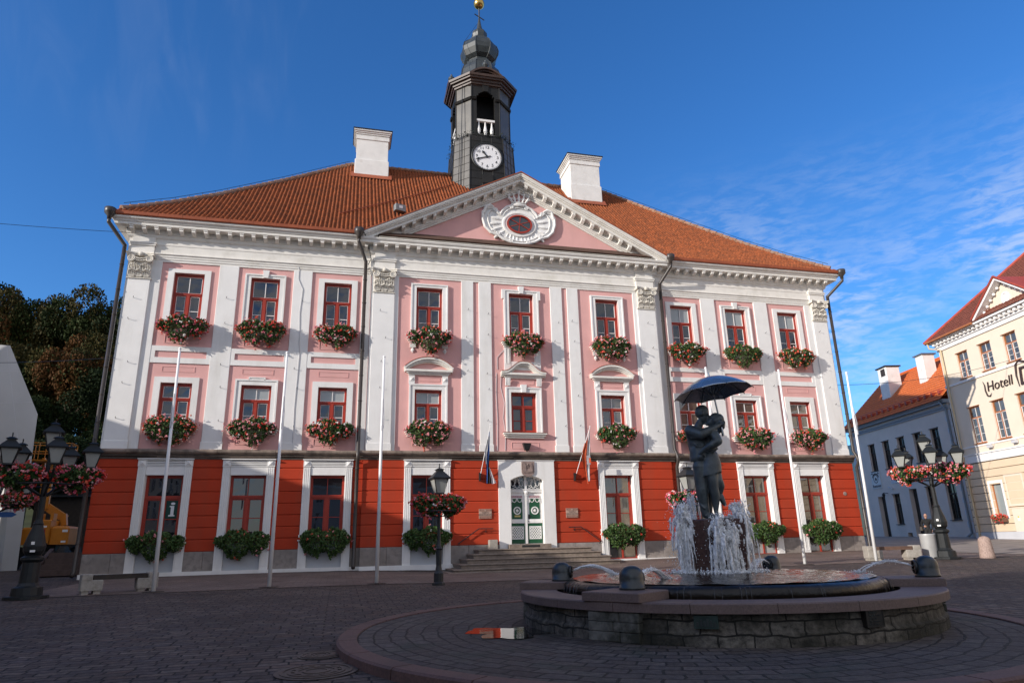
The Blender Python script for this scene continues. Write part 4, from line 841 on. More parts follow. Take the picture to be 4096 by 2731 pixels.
for s in (-1, 1):
    for k in range(5):                                                                     # shell flutes
        a = radians(-36 + k * 18); pts = [(s * (0.95 + u * 0.72) * cos(a) * 1.0, yc - 0.055 - 0.02 * sin(pi * u), oz + (0.66 + u * 0.72) * sin(a) * 0.95 - 0.08 * u) for u in np.linspace(0, 1, 6)]
        car.tube(pts, [0.05, 0.07, 0.09, 0.10, 0.09, 0.06], 8)
    for k in range(4):
        x = s * (0.14 + k * 0.2); car.tube([(x * 0.85, yc - 0.075, oz - 0.72 + 0.05 * k), (x, yc - 0.085, oz - 0.98 + 0.05 * k)], [0.05, 0.065], 8)
    for vx, vz, r in ((1.28, 0.72, 0.13), (0.42, 0.98, 0.13), (1.16, -0.62, 0.11), (0.46, -1.0, 0.11)):
        car.tube([(s * (vx + r * (1 - t / 16) * cos(t * 0.75)), yc - 0.16, oz + vz + r * (1 - t / 16) * sin(t * 0.75)) for t in range(15)], 0.035, 5); car.sphere((s * vx, yc - 0.15, oz + vz), 0.04, 6, 4)
    car.tube([(s * 1.93, yc - 0.14, oz + 0.5), (s * 1.80, yc - 0.17, oz + 0.88), (s * 1.55, yc - 0.18, oz + 0.95), (s * 1.36, yc - 0.17, oz + 0.86)], [0.06, 0.09, 0.09, 0.05], 6)
car.lathe([(1.0, 0), (1.0, 0.05), (0.97, 0.07), (0.88, 0.07), (0.86, 0.04)], 36); b0 = len(car.v) - 36 * 5; car.v[b0:] = [(v[0] * 0.93, yc - 0.10 - v[2], oz + v[1] * 0.72) for v in car.v[b0:]]
CAR = car.build('cartouche', WHITE, PED)
q = MB(); q.lathe([(0.0, 0.075), (0.70, 0.075)], 32, cap=False); q.v = [(v[0] * 0.92, yc - 0.10 - v[2], oz + v[1] * 0.70) for v in q.v]; q.build('oval_pane', GLASS, CAR)
q = MB(); q.band(arc(0, oz, 0.65, 0, 2 * pi, 36, 0.49)[:-1], 0.085, yc - 0.23, yc - 0.16, closed=True)
for k in range(3): a = pi * k / 3 + radians(25); q.band([(-0.65 * cos(a), oz - 0.49 * sin(a)), (0.65 * cos(a), oz + 0.49 * sin(a))], 0.035, yc - 0.20 - 0.003 * k, yc - 0.17)
q.build('oval_frame', REDWOOD, CAR)
q = MB(); zc = 18.28
q.tube([(-0.40 + 0.8 * k / 8, yc - 0.10 - 0.12 * sin(pi * k / 8), zc + 0.0 - 0.05 * sin(pi * k / 8)) for k in range(9)], 0.07, 6); q.tube([(-0.38 + 0.76 * k / 8, yc - 0.10 - 0.12 * sin(pi * k / 8), zc + 0.13 - 0.05 * sin(pi * k / 8)) for k in range(9)], 0.045, 6)
for k, x in enumerate((-0.52, -0.27, 0, 0.27, 0.52)):
    h_ = (0.36, 0.42, 0.52, 0.42, 0.36)[k]; q.tube([(x * 0.68, yc - 0.16, zc + 0.12), (x * 0.95, yc - 0.18, zc + 0.12 + h_ * 0.5), (x * 1.05, yc - 0.17, zc + 0.1 + h_)], [0.05, 0.075, 0.03], 6); q.sphere((x * 1.07, yc - 0.17, zc + 0.15 + h_), 0.075, 8, 5)
    for t in (-1, 1): q.tube([(x * 0.9, yc - 0.17, zc + 0.26), (x * 0.95 + t * 0.09, yc - 0.2, zc + 0.34), (x * 0.95 + t * 0.11, yc - 0.2, zc + 0.28)], 0.025, 5)
q.sphere((0, yc - 0.17, zc + 0.74), 0.10, 8, 6)
q.build('crown', WHITE, CAR)

# ---- roof: rows of pantiles
RP = [(0, 15.70), (0.74, 16.26), (2.0, 17.30), (3.68, 18.82), (6.6, 21.66), (10.45, 25.55)]
def roof_z(h):
    for (a, za), (b, zb) in zip(RP, RP[1:]):
        if h <= b: return za + (zb - za) * (h - a) / (b - a)
    return RP[-1][1]
EX, EY = 19.26, -0.92
def tiles():
    v, f = [], []; cw = 0.205; nrow_h = 0.245
    prof = [(0.0, 0.0), (0.08, 0.052), (0.20, 0.092), (0.34, 0.106), (0.48, 0.092), (0.60, 0.052), (0.68, 0.0), (0.84, -0.014), (1.0, 0.0)]
    x = -EX + 0.06
    while x < EX - 0.1:
        hmax = min(10.38, EX - abs(x + cw / 2)) ; nr = max(1, int(hmax / nrow_h)); jit = random.uniform(-0.012, 0.012)
        for r in range(nr + 1):
            h0, h1 = r * nrow_h, min(hmax, (r + 1) * nrow_h + 0.02)
            if h1 - h0 < 0.02: continue
            if abs(x + cw / 2) < 8.1 - (roof_z(h0) - 15.75) / sl * 1.0 - 0.25: continue          # behind the pediment roof
            o = len(v); dz = random.uniform(-0.006, 0.006); dx = jit + random.uniform(-0.006, 0.006)
            for t, zz in prof: v.append((x + t * cw + dx, EY + h0, roof_z(h0) + zz + 0.030 + dz))
            for t, zz in prof: v.append((x + t * cw + dx, EY + h1, roof_z(h1) + zz + 0.0 + dz))
            for t, zz in prof: v.append((x + t * cw + dx, EY + h0, roof_z(h0) + zz - 0.004))
            n = len(prof)
            for k in range(n - 1): f.append((o + k, o + k + 1, o + n + k + 1, o + n + k)); f.append((o + 2 * n + k, o + 2 * n + k + 1, o + k + 1, o + k))
        x += cw
    me = bpy.data.meshes.new('roof'); me.from_pydata(v, [], f); me.materials.append(TILE); me.polygons.foreach_set('use_smooth', [True] * len(f)); me.update()
    return me
ROOF = link('roof', tiles(), HALL)
q = MB(); hs = [0, 2.0, 3.68, 6.6, 10.40]; cols = []
for h in hs: cols.append([(-EX + h, EY + h, roof_z(h) - 0.03), (EX - h, EY + h, roof_z(h) - 0.03), (EX - h, 20.5 - h, roof_z(h) - 0.03), (-EX + h, 20.5 - h, roof_z(h) - 0.03)])
q.rings(cols, True); q.build('roof_underlay', M('dark_roof_underlay', (0.09, 0.05, 0.035), 0.9, 0.2), ROOF)
q = MB()
for s in (-1, 1):                                                                          # hip tiles
    n = 36
    for k in range(n):
        h0, h1 = 0.35 + 10.0 * k / n, 0.35 + 10.0 * (k + 1) / n + 0.06
        q.tube([(s * (EX - h0), EY + h0, roof_z(h0) + 0.09), (s * (EX - h1), EY + h1, roof_z(h1) + 0.07)], [0.155, 0.125], 8)
n = 40
for k in range(n):
    a = -8.9 + 17.8 * k / n; q.tube([(a, 9.5, 25.60), (a + 0.47, 9.5, 25.58)], [0.15, 0.125], 8)
q.build('ridge_tile', TILE_EDGE, ROOF)
q = MB()                                                                                   # lightning wire on the hips and the ridge
for s in (-1, 1):
    q.tube([(s * (EX - h), EY + h, roof_z(h) + 0.36) for h in (0.4, 2, 3.68, 6.6, 10.3)], 0.012, 4)
    for h in np.linspace(0.6, 10, 20): q.tube([(s * (EX - h), EY + h, roof_z(h) + 0.1), (s * (EX - h), EY + h, roof_z(h) + 0.37)], 0.01, 4)
q.build('lightning_wire', LAMPM, ROOF)
q = MB()                                                                                   # snow guard on the left, sloping with the pediment roof
q.tube([(x, EY + h, roof_z(h) + 0.16) for x, h in ((-9.3, 2.4), (-6.4, 5.0), (-4.2, 6.9), (-2.3, 8.6))], 0.03, 6); q.build('snow_guard', GUTTER, ROOF)
# the pediment's own tiled roof sides
q = MB()
for s in (-1, 1):
    q.add([(0, ya - 0.6, zt_ + 0.05), (0, 5.9, zt_ + 0.05), (s * 8.1, -0.8, zt_ + 0.05 - 8.1 * sl), (s * 8.1, ya - 0.6, zt_ + 0.05 - 8.1 * sl)], [(0, 1, 2, 3)])
q.build('gable_roof', TILE, ROOF)
# chimneys
for x0, x1, y0, y1, zb in ((-8.66, -6.50, 7.55, 9.3, 23.2), (5.72, 7.98, 6.95, 9.2, 22.6)):
    zt2 = 27.15 if x0 < 0 else 26.75; c = MB()
    z1_ = zb + (0.5 if x0 < 0 else 0.5) * (zt2 - zb) - 0.25
    c.bbox(x0, x1, y0, y1, zb, z1_, 0.03); c.bbox(x0 + 0.07, x1 - 0.07, y0 + 0.07, y1 - 0.07, z1_, zt2 - 0.72, 0.01)
    for k, (z_, e) in enumerate(((zt2 - 0.74, 0.0), (zt2 - 0.46, -0.05), (zt2 - 0.38, 0.02), (zt2 - 0.28, 0.08), (zt2 - 0.18, 0.15))): c.box(x0 + 0.02 - e, x1 - 0.02 + e, y0 + 0.02 - e, y1 - 0.02 + e, z_, z_ + (0.28 if k == 0 else 0.102))
    ch = c.build('chimney', CHIM, ROOF)
    c = MB(); c.box(x0 - 0.18, x1 + 0.18, y0 - 0.18, y1 + 0.18, zt2 - 0.075, zt2 - 0.03); c.build('chimney_cap', BLACKM, ROOF)
for x0, x1, y0, y1 in ((-8.66, -6.50, 7.55, 9.3), (5.72, 7.98, 6.95, 9.2)):
    c = MB(); h = y0 - EY - 0.18; c.add([(x0 - 0.2, y0 - 0.25, roof_z(h) + 0.1), (x1 + 0.2, y0 - 0.25, roof_z(h) + 0.1), (x1 + 0.2, y0 + 0.1, roof_z(h + 0.4) + 0.22), (x0 - 0.2, y0 + 0.1, roof_z(h + 0.4) + 0.22)], [(0, 1, 2, 3)]); c.build('flashing', GUTTER, ROOF)

# ---- clock tower
TW = MB(); TX, TY = 0.02, 9.62
def octa(hw_, hf, z):      # chamfered square: half width, half width of the flat faces
    return [(TX + a, TY + b, z) for a, b in ((-hf, -hw_), (hf, -hw_), (hw_, -hf), (hw_, hf), (hf, hw_), (-hf, hw_), (-hw_, hf), (-hw_, -hf))]
TW.rings([octa(2.36, 1.26, 22.0), octa(2.20, 1.20, 24.6), octa(2.08, 1.14, 27.55), octa(2.02, 1.11, 27.75)], True)
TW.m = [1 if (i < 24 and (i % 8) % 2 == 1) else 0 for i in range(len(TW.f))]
# standing seams
for k in range(8):
    for zs in ((24.6, 27.55),):
        pass
PALE_METAL = M('pale_sheet_metal', (0.085, 0.078, 0.066), 0.42, 0.3, 1.2, 0.1, 6, spec=0.5, stain=(0.045, 0.04, 0.034, 0.6), stain_scale=0.9, streak=True)  # diagonal tower faces, paler than the flat ones
tower = TW.build('tower', [COPPER, PALE_METAL], HALL)
q = MB()
lo, hi_ = octa(2.28, 1.23, 23.4), octa(2.085, 1.145, 27.6)
for k in range(8):
    q.tube([lo[k], hi_[k]], 0.035, 6)
    k2 = (k + 1) % 8
    for t in (0.36, 0.66): q.tube([tuple(np.array(lo[k]) * (1 - t) + np.array(lo[k2]) * t), tuple(np.array(hi_[k]) * (1 - t) + np.array(hi_[k2]) * t)], 0.014, 4)
    for u in np.linspace(0.08, 0.92, 7):
        a = np.array(lo[k]) * (1 - u) + np.array(hi_[k]) * u; b = np.array(lo[k2]) * (1 - u) + np.array(hi_[k2]) * u; q.tube([tuple(a), tuple(b)], 0.009, 4)
# belfry: corner piers with arched openings
ft = 1.93; fh = 1.00
up = octa(ft, fh, 0)
def bel(z): return octa(ft, fh, z)
BF = MB()
def wallquad(mb, A, B, u0, u1, z0, z1, t=0.25):
    A, B = Vector(A), Vector(B); d = B - A; nn = Vector((-d.y, d.x, 0)).normalized()
    p, r = A + d * u0, A + d * u1
    mb.add([(p.x, p.y, z0), (r.x, r.y, z0), (r.x, r.y, z1), (p.x, p.y, z1), (p.x + nn.x * t, p.y + nn.y * t, z0), (r.x + nn.x * t, r.y + nn.y * t, z0), (r.x + nn.x * t, r.y + nn.y * t, z1), (p.x + nn.x * t, p.y + nn.y * t, z1)], [(0, 1, 2, 3), (4, 7, 6, 5), (0, 4, 5, 1), (3, 2, 6, 7), (0, 3, 7, 4), (1, 5, 6, 2)])
for k in range(8):
    A, B = up[k], up[(k + 1) % 8]
    if k % 2 == 1:
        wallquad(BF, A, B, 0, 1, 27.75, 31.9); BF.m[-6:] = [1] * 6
    else:
        wallquad(BF, A, B, 0, 0.18, 27.75, 31.9); wallquad(BF, A, B, 0.82, 1, 27.75, 31.9)
        for j in range(10):                                                                 # arch head
            ua, ub = 0.18 + 0.064 * j, 0.18 + 0.064 * (j + 1); um = (ua + ub) / 2
            zz = 30.75 + 0.65 * sqrt(max(0, 1 - ((um - 0.5) / 0.32) ** 2)); wallquad(BF, A, B, ua, ub, zz, 31.9)
BF.rings([octa(1.7, 0.9, 27.7), octa(1.7, 0.9, 27.8)], True)
for z0, z1, e in ((30.72, 30.84, 0.07), (27.74, 27.86, 0.10)): BF.rings([octa(ft + e, fh + e * 0.4, z0), octa(ft + e, fh + e * 0.4, z1)], True) if z0 < 28 else None
belf = BF.build('belfry', [COPPER, PALE_METAL], HALL)
q.build('standing_seam', COPPER, tower)
q = MB()
for k in range(0, 8):
    A, B = np.array(up[k]), np.array(up[(k + 1) % 8])
    for u0, u1 in (((0, 0.18), (0.82, 1)) if k % 2 == 0 else ((0, 1),)):
        a = A + (B - A) * u0; b = A + (B - A) * u1; n_ = (a + b) / 2 - np.array((TX, TY, 0)); n_[2] = 0; n_ = n_ / np.linalg.norm(n_) * 0.07
        for z in (30.70, 30.80): q.tube([(a[0] + n_[0], a[1] + n_[1], z), (b[0] + n_[0], b[1] + n_[1], z)], 0.07, 5)
for k in range(8): q.tube([(up[k][0], up[k][1], 27.8), (up[k][0], up[k][1], 31.9)], 0.05, 6)
A, B = np.array(up[0]), np.array(up[1]); xk = (A[0] + B[0]) / 2; q.prism([(xk - 0.16, 31.38), (xk + 0.16, 31.38), (xk + 0.24, 31.92), (xk - 0.24, 31.92)], TY - ft - 0.08, TY - ft)
q.build('belfry_moulding', COPPER, belf)
q = MB()                                                                                   # dark core and the bell inside
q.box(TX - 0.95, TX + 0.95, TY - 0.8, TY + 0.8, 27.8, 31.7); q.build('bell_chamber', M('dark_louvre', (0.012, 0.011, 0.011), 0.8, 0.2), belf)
q = MB()                                                                                   # white balustrade
yb = TY - ft + 0.12
q.box(TX - 0.66, TX + 0.66, yb - 0.10, yb + 0.10, 29.0, 29.16); q.box(TX - 0.66, TX + 0.66, yb - 0.08, yb + 0.08, 27.86, 27.96)
for dx in (-0.48, -0.02, 0.44): q.lathe([(0.06, 0), (0.075, 0.05), (0.12, 0.25), (0.125, 0.38), (0.06, 0.75), (0.05, 0.95), (0.07, 1.04)], 12, (TX + dx, yb, 27.96))
q.build('balustrade', WHITE, belf, smooth=False)
q = MB(); xl = TX - ft + 0.12; q.box(xl - 0.1, xl + 0.1, TY - 0.66, TY + 0.66, 29.0, 29.16)
for dy in (-0.45, 0, 0.45): q.lathe([(0.06, 0), (0.075, 0.05), (0.12, 0.25), (0.125, 0.38), (0.06, 0.75), (0.05, 0.95), (0.07, 1.04)], 12, (xl, TY + dy, 27.96))
q.build('balustrade', WHITE, belf)
# dark evergreen garland round the ledge
q = MB(); rr = octa(2.10, 1.13, 27.83)
for k in range(8):
    a, b = np.array(rr[k]), np.array(rr[(k + 1) % 8])
    for t in np.arange(0, 1, 0.05):
        p = a + (b - a) * t
        for _ in range(5):
            d = NR.normal(0, 0.09, 3); e = NR.normal(0, 0.06, 3); q.add([tuple(p + d), tuple(p + d + e), tuple(p + d + NR.normal(0, 0.06, 3))], [(0, 1, 2)])
q.build('garland', M('evergreen_garland', (0.012, 0.022, 0.014), 0.8, 0.3), belf)['kind'] = 'stuff'
# clock
ck = MB(); cz_, yc_ = 26.03, TY - 2.16
ck.lathe([(1.10, 0.05), (1.10, -0.06), (1.05, -0.10), (0.99, -0.10), (0.97, -0.04)], 48, cap=False); ck.v = [(TX + 0.0 + v[0], yc_ + v[2], cz_ + v[1]) for v in ck.v]
clock = ck.build('clock', LAMPM, tower)
q = MB(); q.lathe([(0.0, 0), (0.99, 0)], 48, cap=False); q.v = [(TX + v[0], yc_ - 0.045, cz_ + v[1]) for v in q.v]
for p_ in [q.build('clock_face', M('white_enamel', (0.78, 0.78, 0.79), 0.4, 0.03), tower)]: pass
q = MB()
for k in range(60):
    a = 2 * pi * k / 60; r_ = 0.022 if k % 5 else 0.03
    q.lathe([(r_, 0), (r_, 0.004)], 6, (0, 0, 0)); q.v[-12:] = [(TX + 0.92 * sin(a) + v[0], yc_ - 0.052 + v[2], cz_ + 0.92 * cos(a) + v[1]) for v in q.v[-12:]]
q.build('minute_dot', BLACKM, tower)
for h in range(1, 13):
    a = 2 * pi * h / 12; text('clock_numeral', str(h), 0.31, 0.003, BLACKM, FRONT(TX + 0.72 * sin(a), yc_ - 0.055, cz_ + 0.72 * cos(a)), tower)
def hand(ang, L, w_, tail):
    q = MB(); dx, dz = sin(ang), cos(ang)
    P = lambda u, s: (TX + dx * u + dz * s, cz_ + dz * u - dx * s)
    q.prism([P(-tail, w_ * .5), P(-tail, -w_ * .5), P(L * .62, -w_ * .45), P(L * .72, -w_ * 1.1), P(L, 0), P(L * .72, w_ * 1.1), P(L * .62, w_ * .45)], yc_ - 0.09, yc_ - 0.075); q.build('clock_hand', BLACKM, tower)
hand(2 * pi * (10 + 42 / 60) / 12, 0.56, 0.10, 0.10); hand(2 * pi * 42 / 60, 0.86, 0.07, 0.25)
q = MB(); q.lathe([(0.08, 0), (0.08, 0.03)], 12); q.v = [(TX + v[0], yc_ - 0.10 + v[2], cz_ + v[1]) for v in q.v]; q.build('clock_hub', BLACKM, tower)
q = MB(); q.box(TX - 0.38, TX + 0.38, TY - 2.28, TY - 2.1, 24.0, 24.62); q.build('tower_hatch', COPPER, tower)
# belfry cornice with arched front, dome, onion, lantern, spire
q = MB()
for z0, z1, e in ((31.88, 32.02, 0.12), (32.02, 32.18, 0.24), (32.18, 32.30, 0.42), (32.30, 32.46, 0.54)):
    q.rings([octa(ft + e, fh + e * 0.42, z0), octa(ft + e + 0.04, fh + e * 0.42, z1)], True)
yq = TY - ft
hump = [(TX - 1.18 + 2.36 * k / 20, 32.30 + 0.62 * sin(pi * k / 20) ** 0.8) for k in range(21)]
for w_, e, dz in ((0.14, 0.50, 0.10), (0.14, 0.36, -0.03), (0.16, 0.20, -0.16), (0.16, 0.08, -0.30)): q.band([(a, b + dz) for a, b in hump], w_, yq - e, yq + 0.4)
hump2 = [(p[0], p[1] - 0.1) for p in hump]; q.prism([(hump2[0][0], 31.8)] + hump2 + [(hump2[-1][0], 31.8)], yq - 0.02, yq + 0.5)
for s in (-1, 1):
    for w_, e, dz in ((0.14, 0.50, 0.10), (0.14, 0.36, -0.03), (0.16, 0.20, -0.16)):
        b0 = len(q.v); q.band([(a - TX, b + dz) for a, b in hump], w_, -e, 0.4); q.v[b0:] = [(TX + s * (ft - v[1]), TY + v[0], v[2]) for v in q.v[b0:]]
q.build('tower_cornice', CORNICE_BR, belf)
q = MB(); o8 = 0.5
q.lathe([(2.25, 32.46), (1.92, 32.75), (1.66, 33.2), (1.56, 33.7), (1.50, 34.15), (1.38, 34.5), (1.15, 34.75), (1.10, 34.95), (0.98, 35.0), (0.92, 35.25)], 8, (TX, TY, 0), rot=0.5)
q.lathe([(0.95, 35.25), (1.20, 35.45), (1.40, 35.85), (1.43, 36.2), (1.30, 36.6), (1.03, 36.9), (0.82, 37.05), (0.80, 37.2), (0.66, 37.25)], 8, (TX, TY, 0), rot=0.5)
q.lathe([(0.60, 37.25), (0.62, 37.45), (0.56, 37.5), (0.60, 37.75), (0.58, 37.95), (0.42, 38.15), (0.25, 38.3), (0.16, 38.7), (0.05, 39.45), (0.05, 42.2)], 8, (TX, TY, 0), rot=0.5)
dome = q.build('tower_dome', COPPER_G, HALL)
q = MB()
PR = [(2.25, 32.46), (1.92, 32.75), (1.66, 33.2), (1.56, 33.7), (1.50, 34.15), (1.38, 34.5), (1.15, 34.75)]; PO = [(0.95, 35.25), (1.20, 35.45), (1.40, 35.85), (1.43, 36.2), (1.30, 36.6), (1.03, 36.9), (0.82, 37.05)]
for k in range(8):
    a = 2 * pi * (k + 0.5) / 8
    for pr in (PR, PO): q.tube([(TX + (r + 0.01) * cos(a), TY + (r + 0.01) * sin(a), z) for r, z in pr], 0.035, 5)
q.build('dome_seam', COPPER_G, dome)
q = MB(); q.sphere((TX, TY, 40.75), 0.42, 20, 12); q.lathe([(0.03, 39.4), (0.035, 42.3)], 8, (TX, TY, 0)); q.build('gilded_ball', GOLD, dome, smooth=True)
q = MB(); q.tube([(TX - 0.35, TY, 39.75), (TX + 0.40, TY, 39.30)], 0.04, 6); q.build('spire_arrow', BLACKM, dome)
def urn(x, y, z):
    q = MB(); q.lathe([(0.20, 0), (0.20, 0.08), (0.08, 0.14), (0.10, 0.20), (0.24, 0.42), (0.24, 0.56), (0.14, 0.70), (0.06, 0.76), (0.08, 0.84), (0.02, 0.94)], 10, (x, y, z)); q.build('urn', COPPER_G, dome)
urn(TX - 0.02, TY - ft - 0.2, 32.98); urn(TX - ft - 0.2, TY - 0.1, 32.98); urn(TX + ft + 0.2, TY, 32.98)
q = MB(); q.tube([(2.2, 9.5, 25.4), (2.2, 9.5, 27.1)], 0.03, 6); q.tube([(1.75, 9.5, 25.4), (1.75, 9.5, 26.1)], 0.05, 6); q.build('roof_rod', BLACKM, ROOF)
q = MB(); q.tube([(TX - 1.78, TY - 1.80, 23.6), (TX - 1.66, TY - 1.66, 27.7), (TX - 1.58, TY - 1.58, 31.9)], 0.025, 5); q.tube([(TX - 0.2, TY - 0.3, 38.6), (TX - 1.35, TY - 0.9, 36.2), (TX - 1.5, TY - 1.2, 34.3), (TX - 1.75, TY - 1.9, 32.3)], 0.012, 4); q.build('tower_cable', BLACKM, tower)

# ------------------------------------------------------------------ generic facade pieces for the neighbouring houses (local frame: facade along +X, facing -Y)
def house_window(parent, x0, x1, z0, z1, wood, pane, y=0.0, rec=0.14, transom=0.68, sill=None, kind='window', bars=True, lining=None):
    f = MB(); yy = y + rec; w_ = 0.07
    f.frame(x0, x1, z0, z1, w_, yy - 0.05, yy + 0.02)
    zt = z0 + (z1 - z0) * transom; c = (x0 + x1) / 2
    if bars:
        f.box(x0 + w_, x1 - w_, yy - 0.06, yy + 0.01, zt - 0.04, zt + 0.04); f.box(c - 0.04, c + 0.04, yy - 0.058, yy + 0.01, z0 + w_, zt - 0.04)
    fr = f.build(kind, wood, parent)
    g = MB(); g.add([(x0 + 0.03, yy, z0 + 0.03), (x1 - 0.03, yy, z0 + 0.03), (x1 - 0.03, yy, z1 - 0.03), (x0 + 0.03, yy, z1 - 0.03)], [(0, 1, 2, 3)]); g.build('pane', pane, fr)
    if bars:
        g = MB(); g.box(c - 0.015, c + 0.015, yy - 0.04, yy - 0.01, zt + 0.04, z1 - w_)
        for a, b in ((x0 + w_, c - 0.04), (c + 0.04, x1 - w_)):
            g.frame(a, b, z0 + w_, zt - 0.04, 0.03, yy - 0.045, yy - 0.008)
            for k in (1, 2): zz = z0 + w_ + (zt - z0 - 0.11) * k / 3; g.box(a, b, yy - 0.035, yy - 0.012, zz - 0.012, zz + 0.012)
        g.build('glazing_bar', lining or HWHITE, fr)
    if sill:
        g = MB(); g.box(x0 - 0.06, x1 + 0.06, y - 0.10, y + rec - 0.05, z0 - 0.05, z0 - 0.005); g.build('sill', sill, fr); g = MB(); g.box(x0 - 0.06, x1 + 0.06, y - 0.07, y + rec - 0.05, z1 + 0.002, z1 + 0.035); g.build('drip_cap', sill, fr)
    return fr
def tiled_slope(name, A, B, Cc_, D, mat, parent, pitch=0.28, amp=0.03, rows=0.36):   # quad eave A->B, ridge D->C, ribbed and stepped
    A, B, Cc_, D = map(Vector, (A, B, Cc_, D)); n = max(2, int((B - A).length / pitch)) * 4; m = max(2, int((D - A).length / rows)); nn = (B - A).cross(D - A).normalized()
    mb = MB()
    for j in range(m):
        o = len(mb.v)
        for e in (0, 1):
            for i in range(n + 1):
                u = i / n; t = (j + e) / m
                p = (A * (1 - u) + B * u) * (1 - t) + (D * (1 - u) + Cc_ * u) * t
                mb.v.append(tuple(p + nn * (amp * (0.5 + 0.5 * sin(2 * pi * i / 4)) + (0.025 if e == 0 else 0.0))))
        for i in range(n): mb.f.append((o + i, o + i + 1, o + n + 2 + i, o + n + 1 + i)); mb.m.append(0)
    return mb.build(name, mat, parent, smooth=True)

# ------------------------------------------------------------------ hotel on the right
HR = math.atan2(-.978, -.2083)
HOT = thing('hotel', 'cream three storey hotel with ochre ground storey and brown red roof', 'building', (33.765, 7.02, 0), HR)
L = 27.0
hol = []
WS = [1.72 + 2.235 * k for k in range(11)]
for k, s_ in enumerate(WS): hol += [(s_, s_ + 1.10, 11.27, 13.08), (s_, s_ + 1.10, 6.72, 9.2)]
q = MB(); wall_holes(q, 0, L, 6.06, 14.2, hol, 0.0, 0.16); q.build('upper_wall', CREAM, HOT)
gw = [(2.24, 3.25, 1.89, 4.02)] + [(4.1 + 2.235 * k, 5.2 + 2.235 * k, 1.89, 4.02) for k in range(1, 9)]
q = MB(); zs_ = [0.95, 1.45, 1.95, 2.45, 2.95, 3.45, 3.95, 4.45, 4.95, 5.45]
for z0, z1 in zip(zs_, zs_[1:]):
    segs = []; x = 0.0
    for a, b, c, d in gw:
        if d > z0 + 0.1 and c < z1 - 0.1: segs.append((x, a)); x = b
    segs.append((x, L))
    for a, b in segs: q.box(a, b, -0.055, 0.17, z0 + 0.02, z1 - 0.02)
q.build('ground_storey_wall', OCHRE, HOT)
q = MB(); q.box(0, L, 0.18, 12, -0.5, 14.3); q.build('inner_wall', CREAM, HOT)
q = MB(); q.box(0.0, L, -0.035, 0.18, 0.9, 5.5); 
q = MB(); q.box(0, L, -0.10, 0.18, -0.4, 0.95); q.build('plinth', GREYTRIM, HOT)
q = MB(); q.box(0, L, -0.10, 0.1, 5.50, 6.0); q.box(0, L, -0.16, 0.1, 6.0, 6.07); q.box(0, L, -0.05, 0.02, 6.52, 6.62); q.build('white_band', HWHITE, HOT)
q = MB(); q.box(0, L, -0.08, 0.02, 10.98, 11.12); q.build('sill_band', HWHITE, HOT)
q = MB(); q.box(-0.05, L, -0.10, 0.2, 13.72, 14.0); q.box(-0.1, L, -0.20, 0.2, 14.0, 14.12); q.box(-0.35, L, -0.55, 0.2, 14.34, 14.48); q.build('cornice', HWHITE, HOT)
q = MB()
for k in range(64): q.box(0.05 + k * 0.42, 0.24 + k * 0.42, -0.42, 0.05, 14.13, 14.33)
DENT = q.build('dentil_row', HWHITE, HOT); DENT['kind'] = 'stuff'
for k, s_ in enumerate(WS):
    house_window(HOT, s_, s_ + 1.10, 11.27, 13.08, HWOOD, DRAPE, transom=0.66, sill=HWOOD); house_window(HOT, s_, s_ + 1.10, 6.72, 9.2, HWOOD, DRAPE, transom=0.70, sill=HWOOD)
for k, (a, b, c, d) in enumerate(gw): house_window(HOT, a, b, c, d, HWOOD, BLINDM if k == 0 else DRAPE, rec=0.16, transom=0.7, bars=(k > 0))
q = MB(); q.frame(2.06, 3.43, 1.75, 4.2, 0.17, -0.06, 0.16, wb=0); q.build('window_surround', HWHITE, HOT)
q = MB(); q.box(3.75, 5.2, -0.09, 0.1, 0.95, 2.35); q.box(3.70, 5.25, -0.11, 0.1, 2.35, 2.40); box_ = q.build('electric_cabinet', CREAM, HOT)
q = MB(); q.prism([(4.12, 1.78), (4.24, 1.78), (4.18, 1.90)], -0.098, -0.089); q.build('warning_sign', M('yellow_sign', (0.7, 0.5, 0.03), 0.5, 0.05), box_)
q = MB(); q.box(4.08, 4.28, -0.097, -0.089, 1.58, 1.76); q.build('warning_sign', HWHITE, box_)
q = MB(); q.box(3.8, 5.0, -0.04, 0.05, 2.6, 4.3); q.frame(3.62, 5.2, 2.5, 4.45, 0.12, -0.062, 0.05); q.build('blind_niche', CREAM, HOT)
# roof: hipped at the near corner, with a pedimented gable on the front
q = MB(); zr, dr = 20.6, 5.6; e = 0.62
tiled_slope('roof', (-0.45, -e, 14.46), (L, -e, 14.46), (L, dr, zr), (dr + 0.2, dr, zr), HROOF, HOT, 0.30, 0.035)
q.add([(-0.45, -e, 14.44), (dr, dr, zr), (-0.45, 2 * dr, 14.44)], [(0, 2, 1)]); q.build('hip_roof', HROOF, HOT)
q = MB(); q.tube([(-0.5, -e - 0.03, 14.46), (dr, dr, zr + 0.05), (L, dr, zr + 0.05)], 0.14, 6); q.build('ridge_cover', HRED, HOT)
q = MB(); q.tube([(-0.3, -0.68, 14.45), (4.7, -0.70, 14.42)], 0.085, 8); q.tube([(10.0, -0.70, 14.42), (L, -0.68, 14.45)], 0.085, 8); q.build('gutter', HWOOD, HOT)
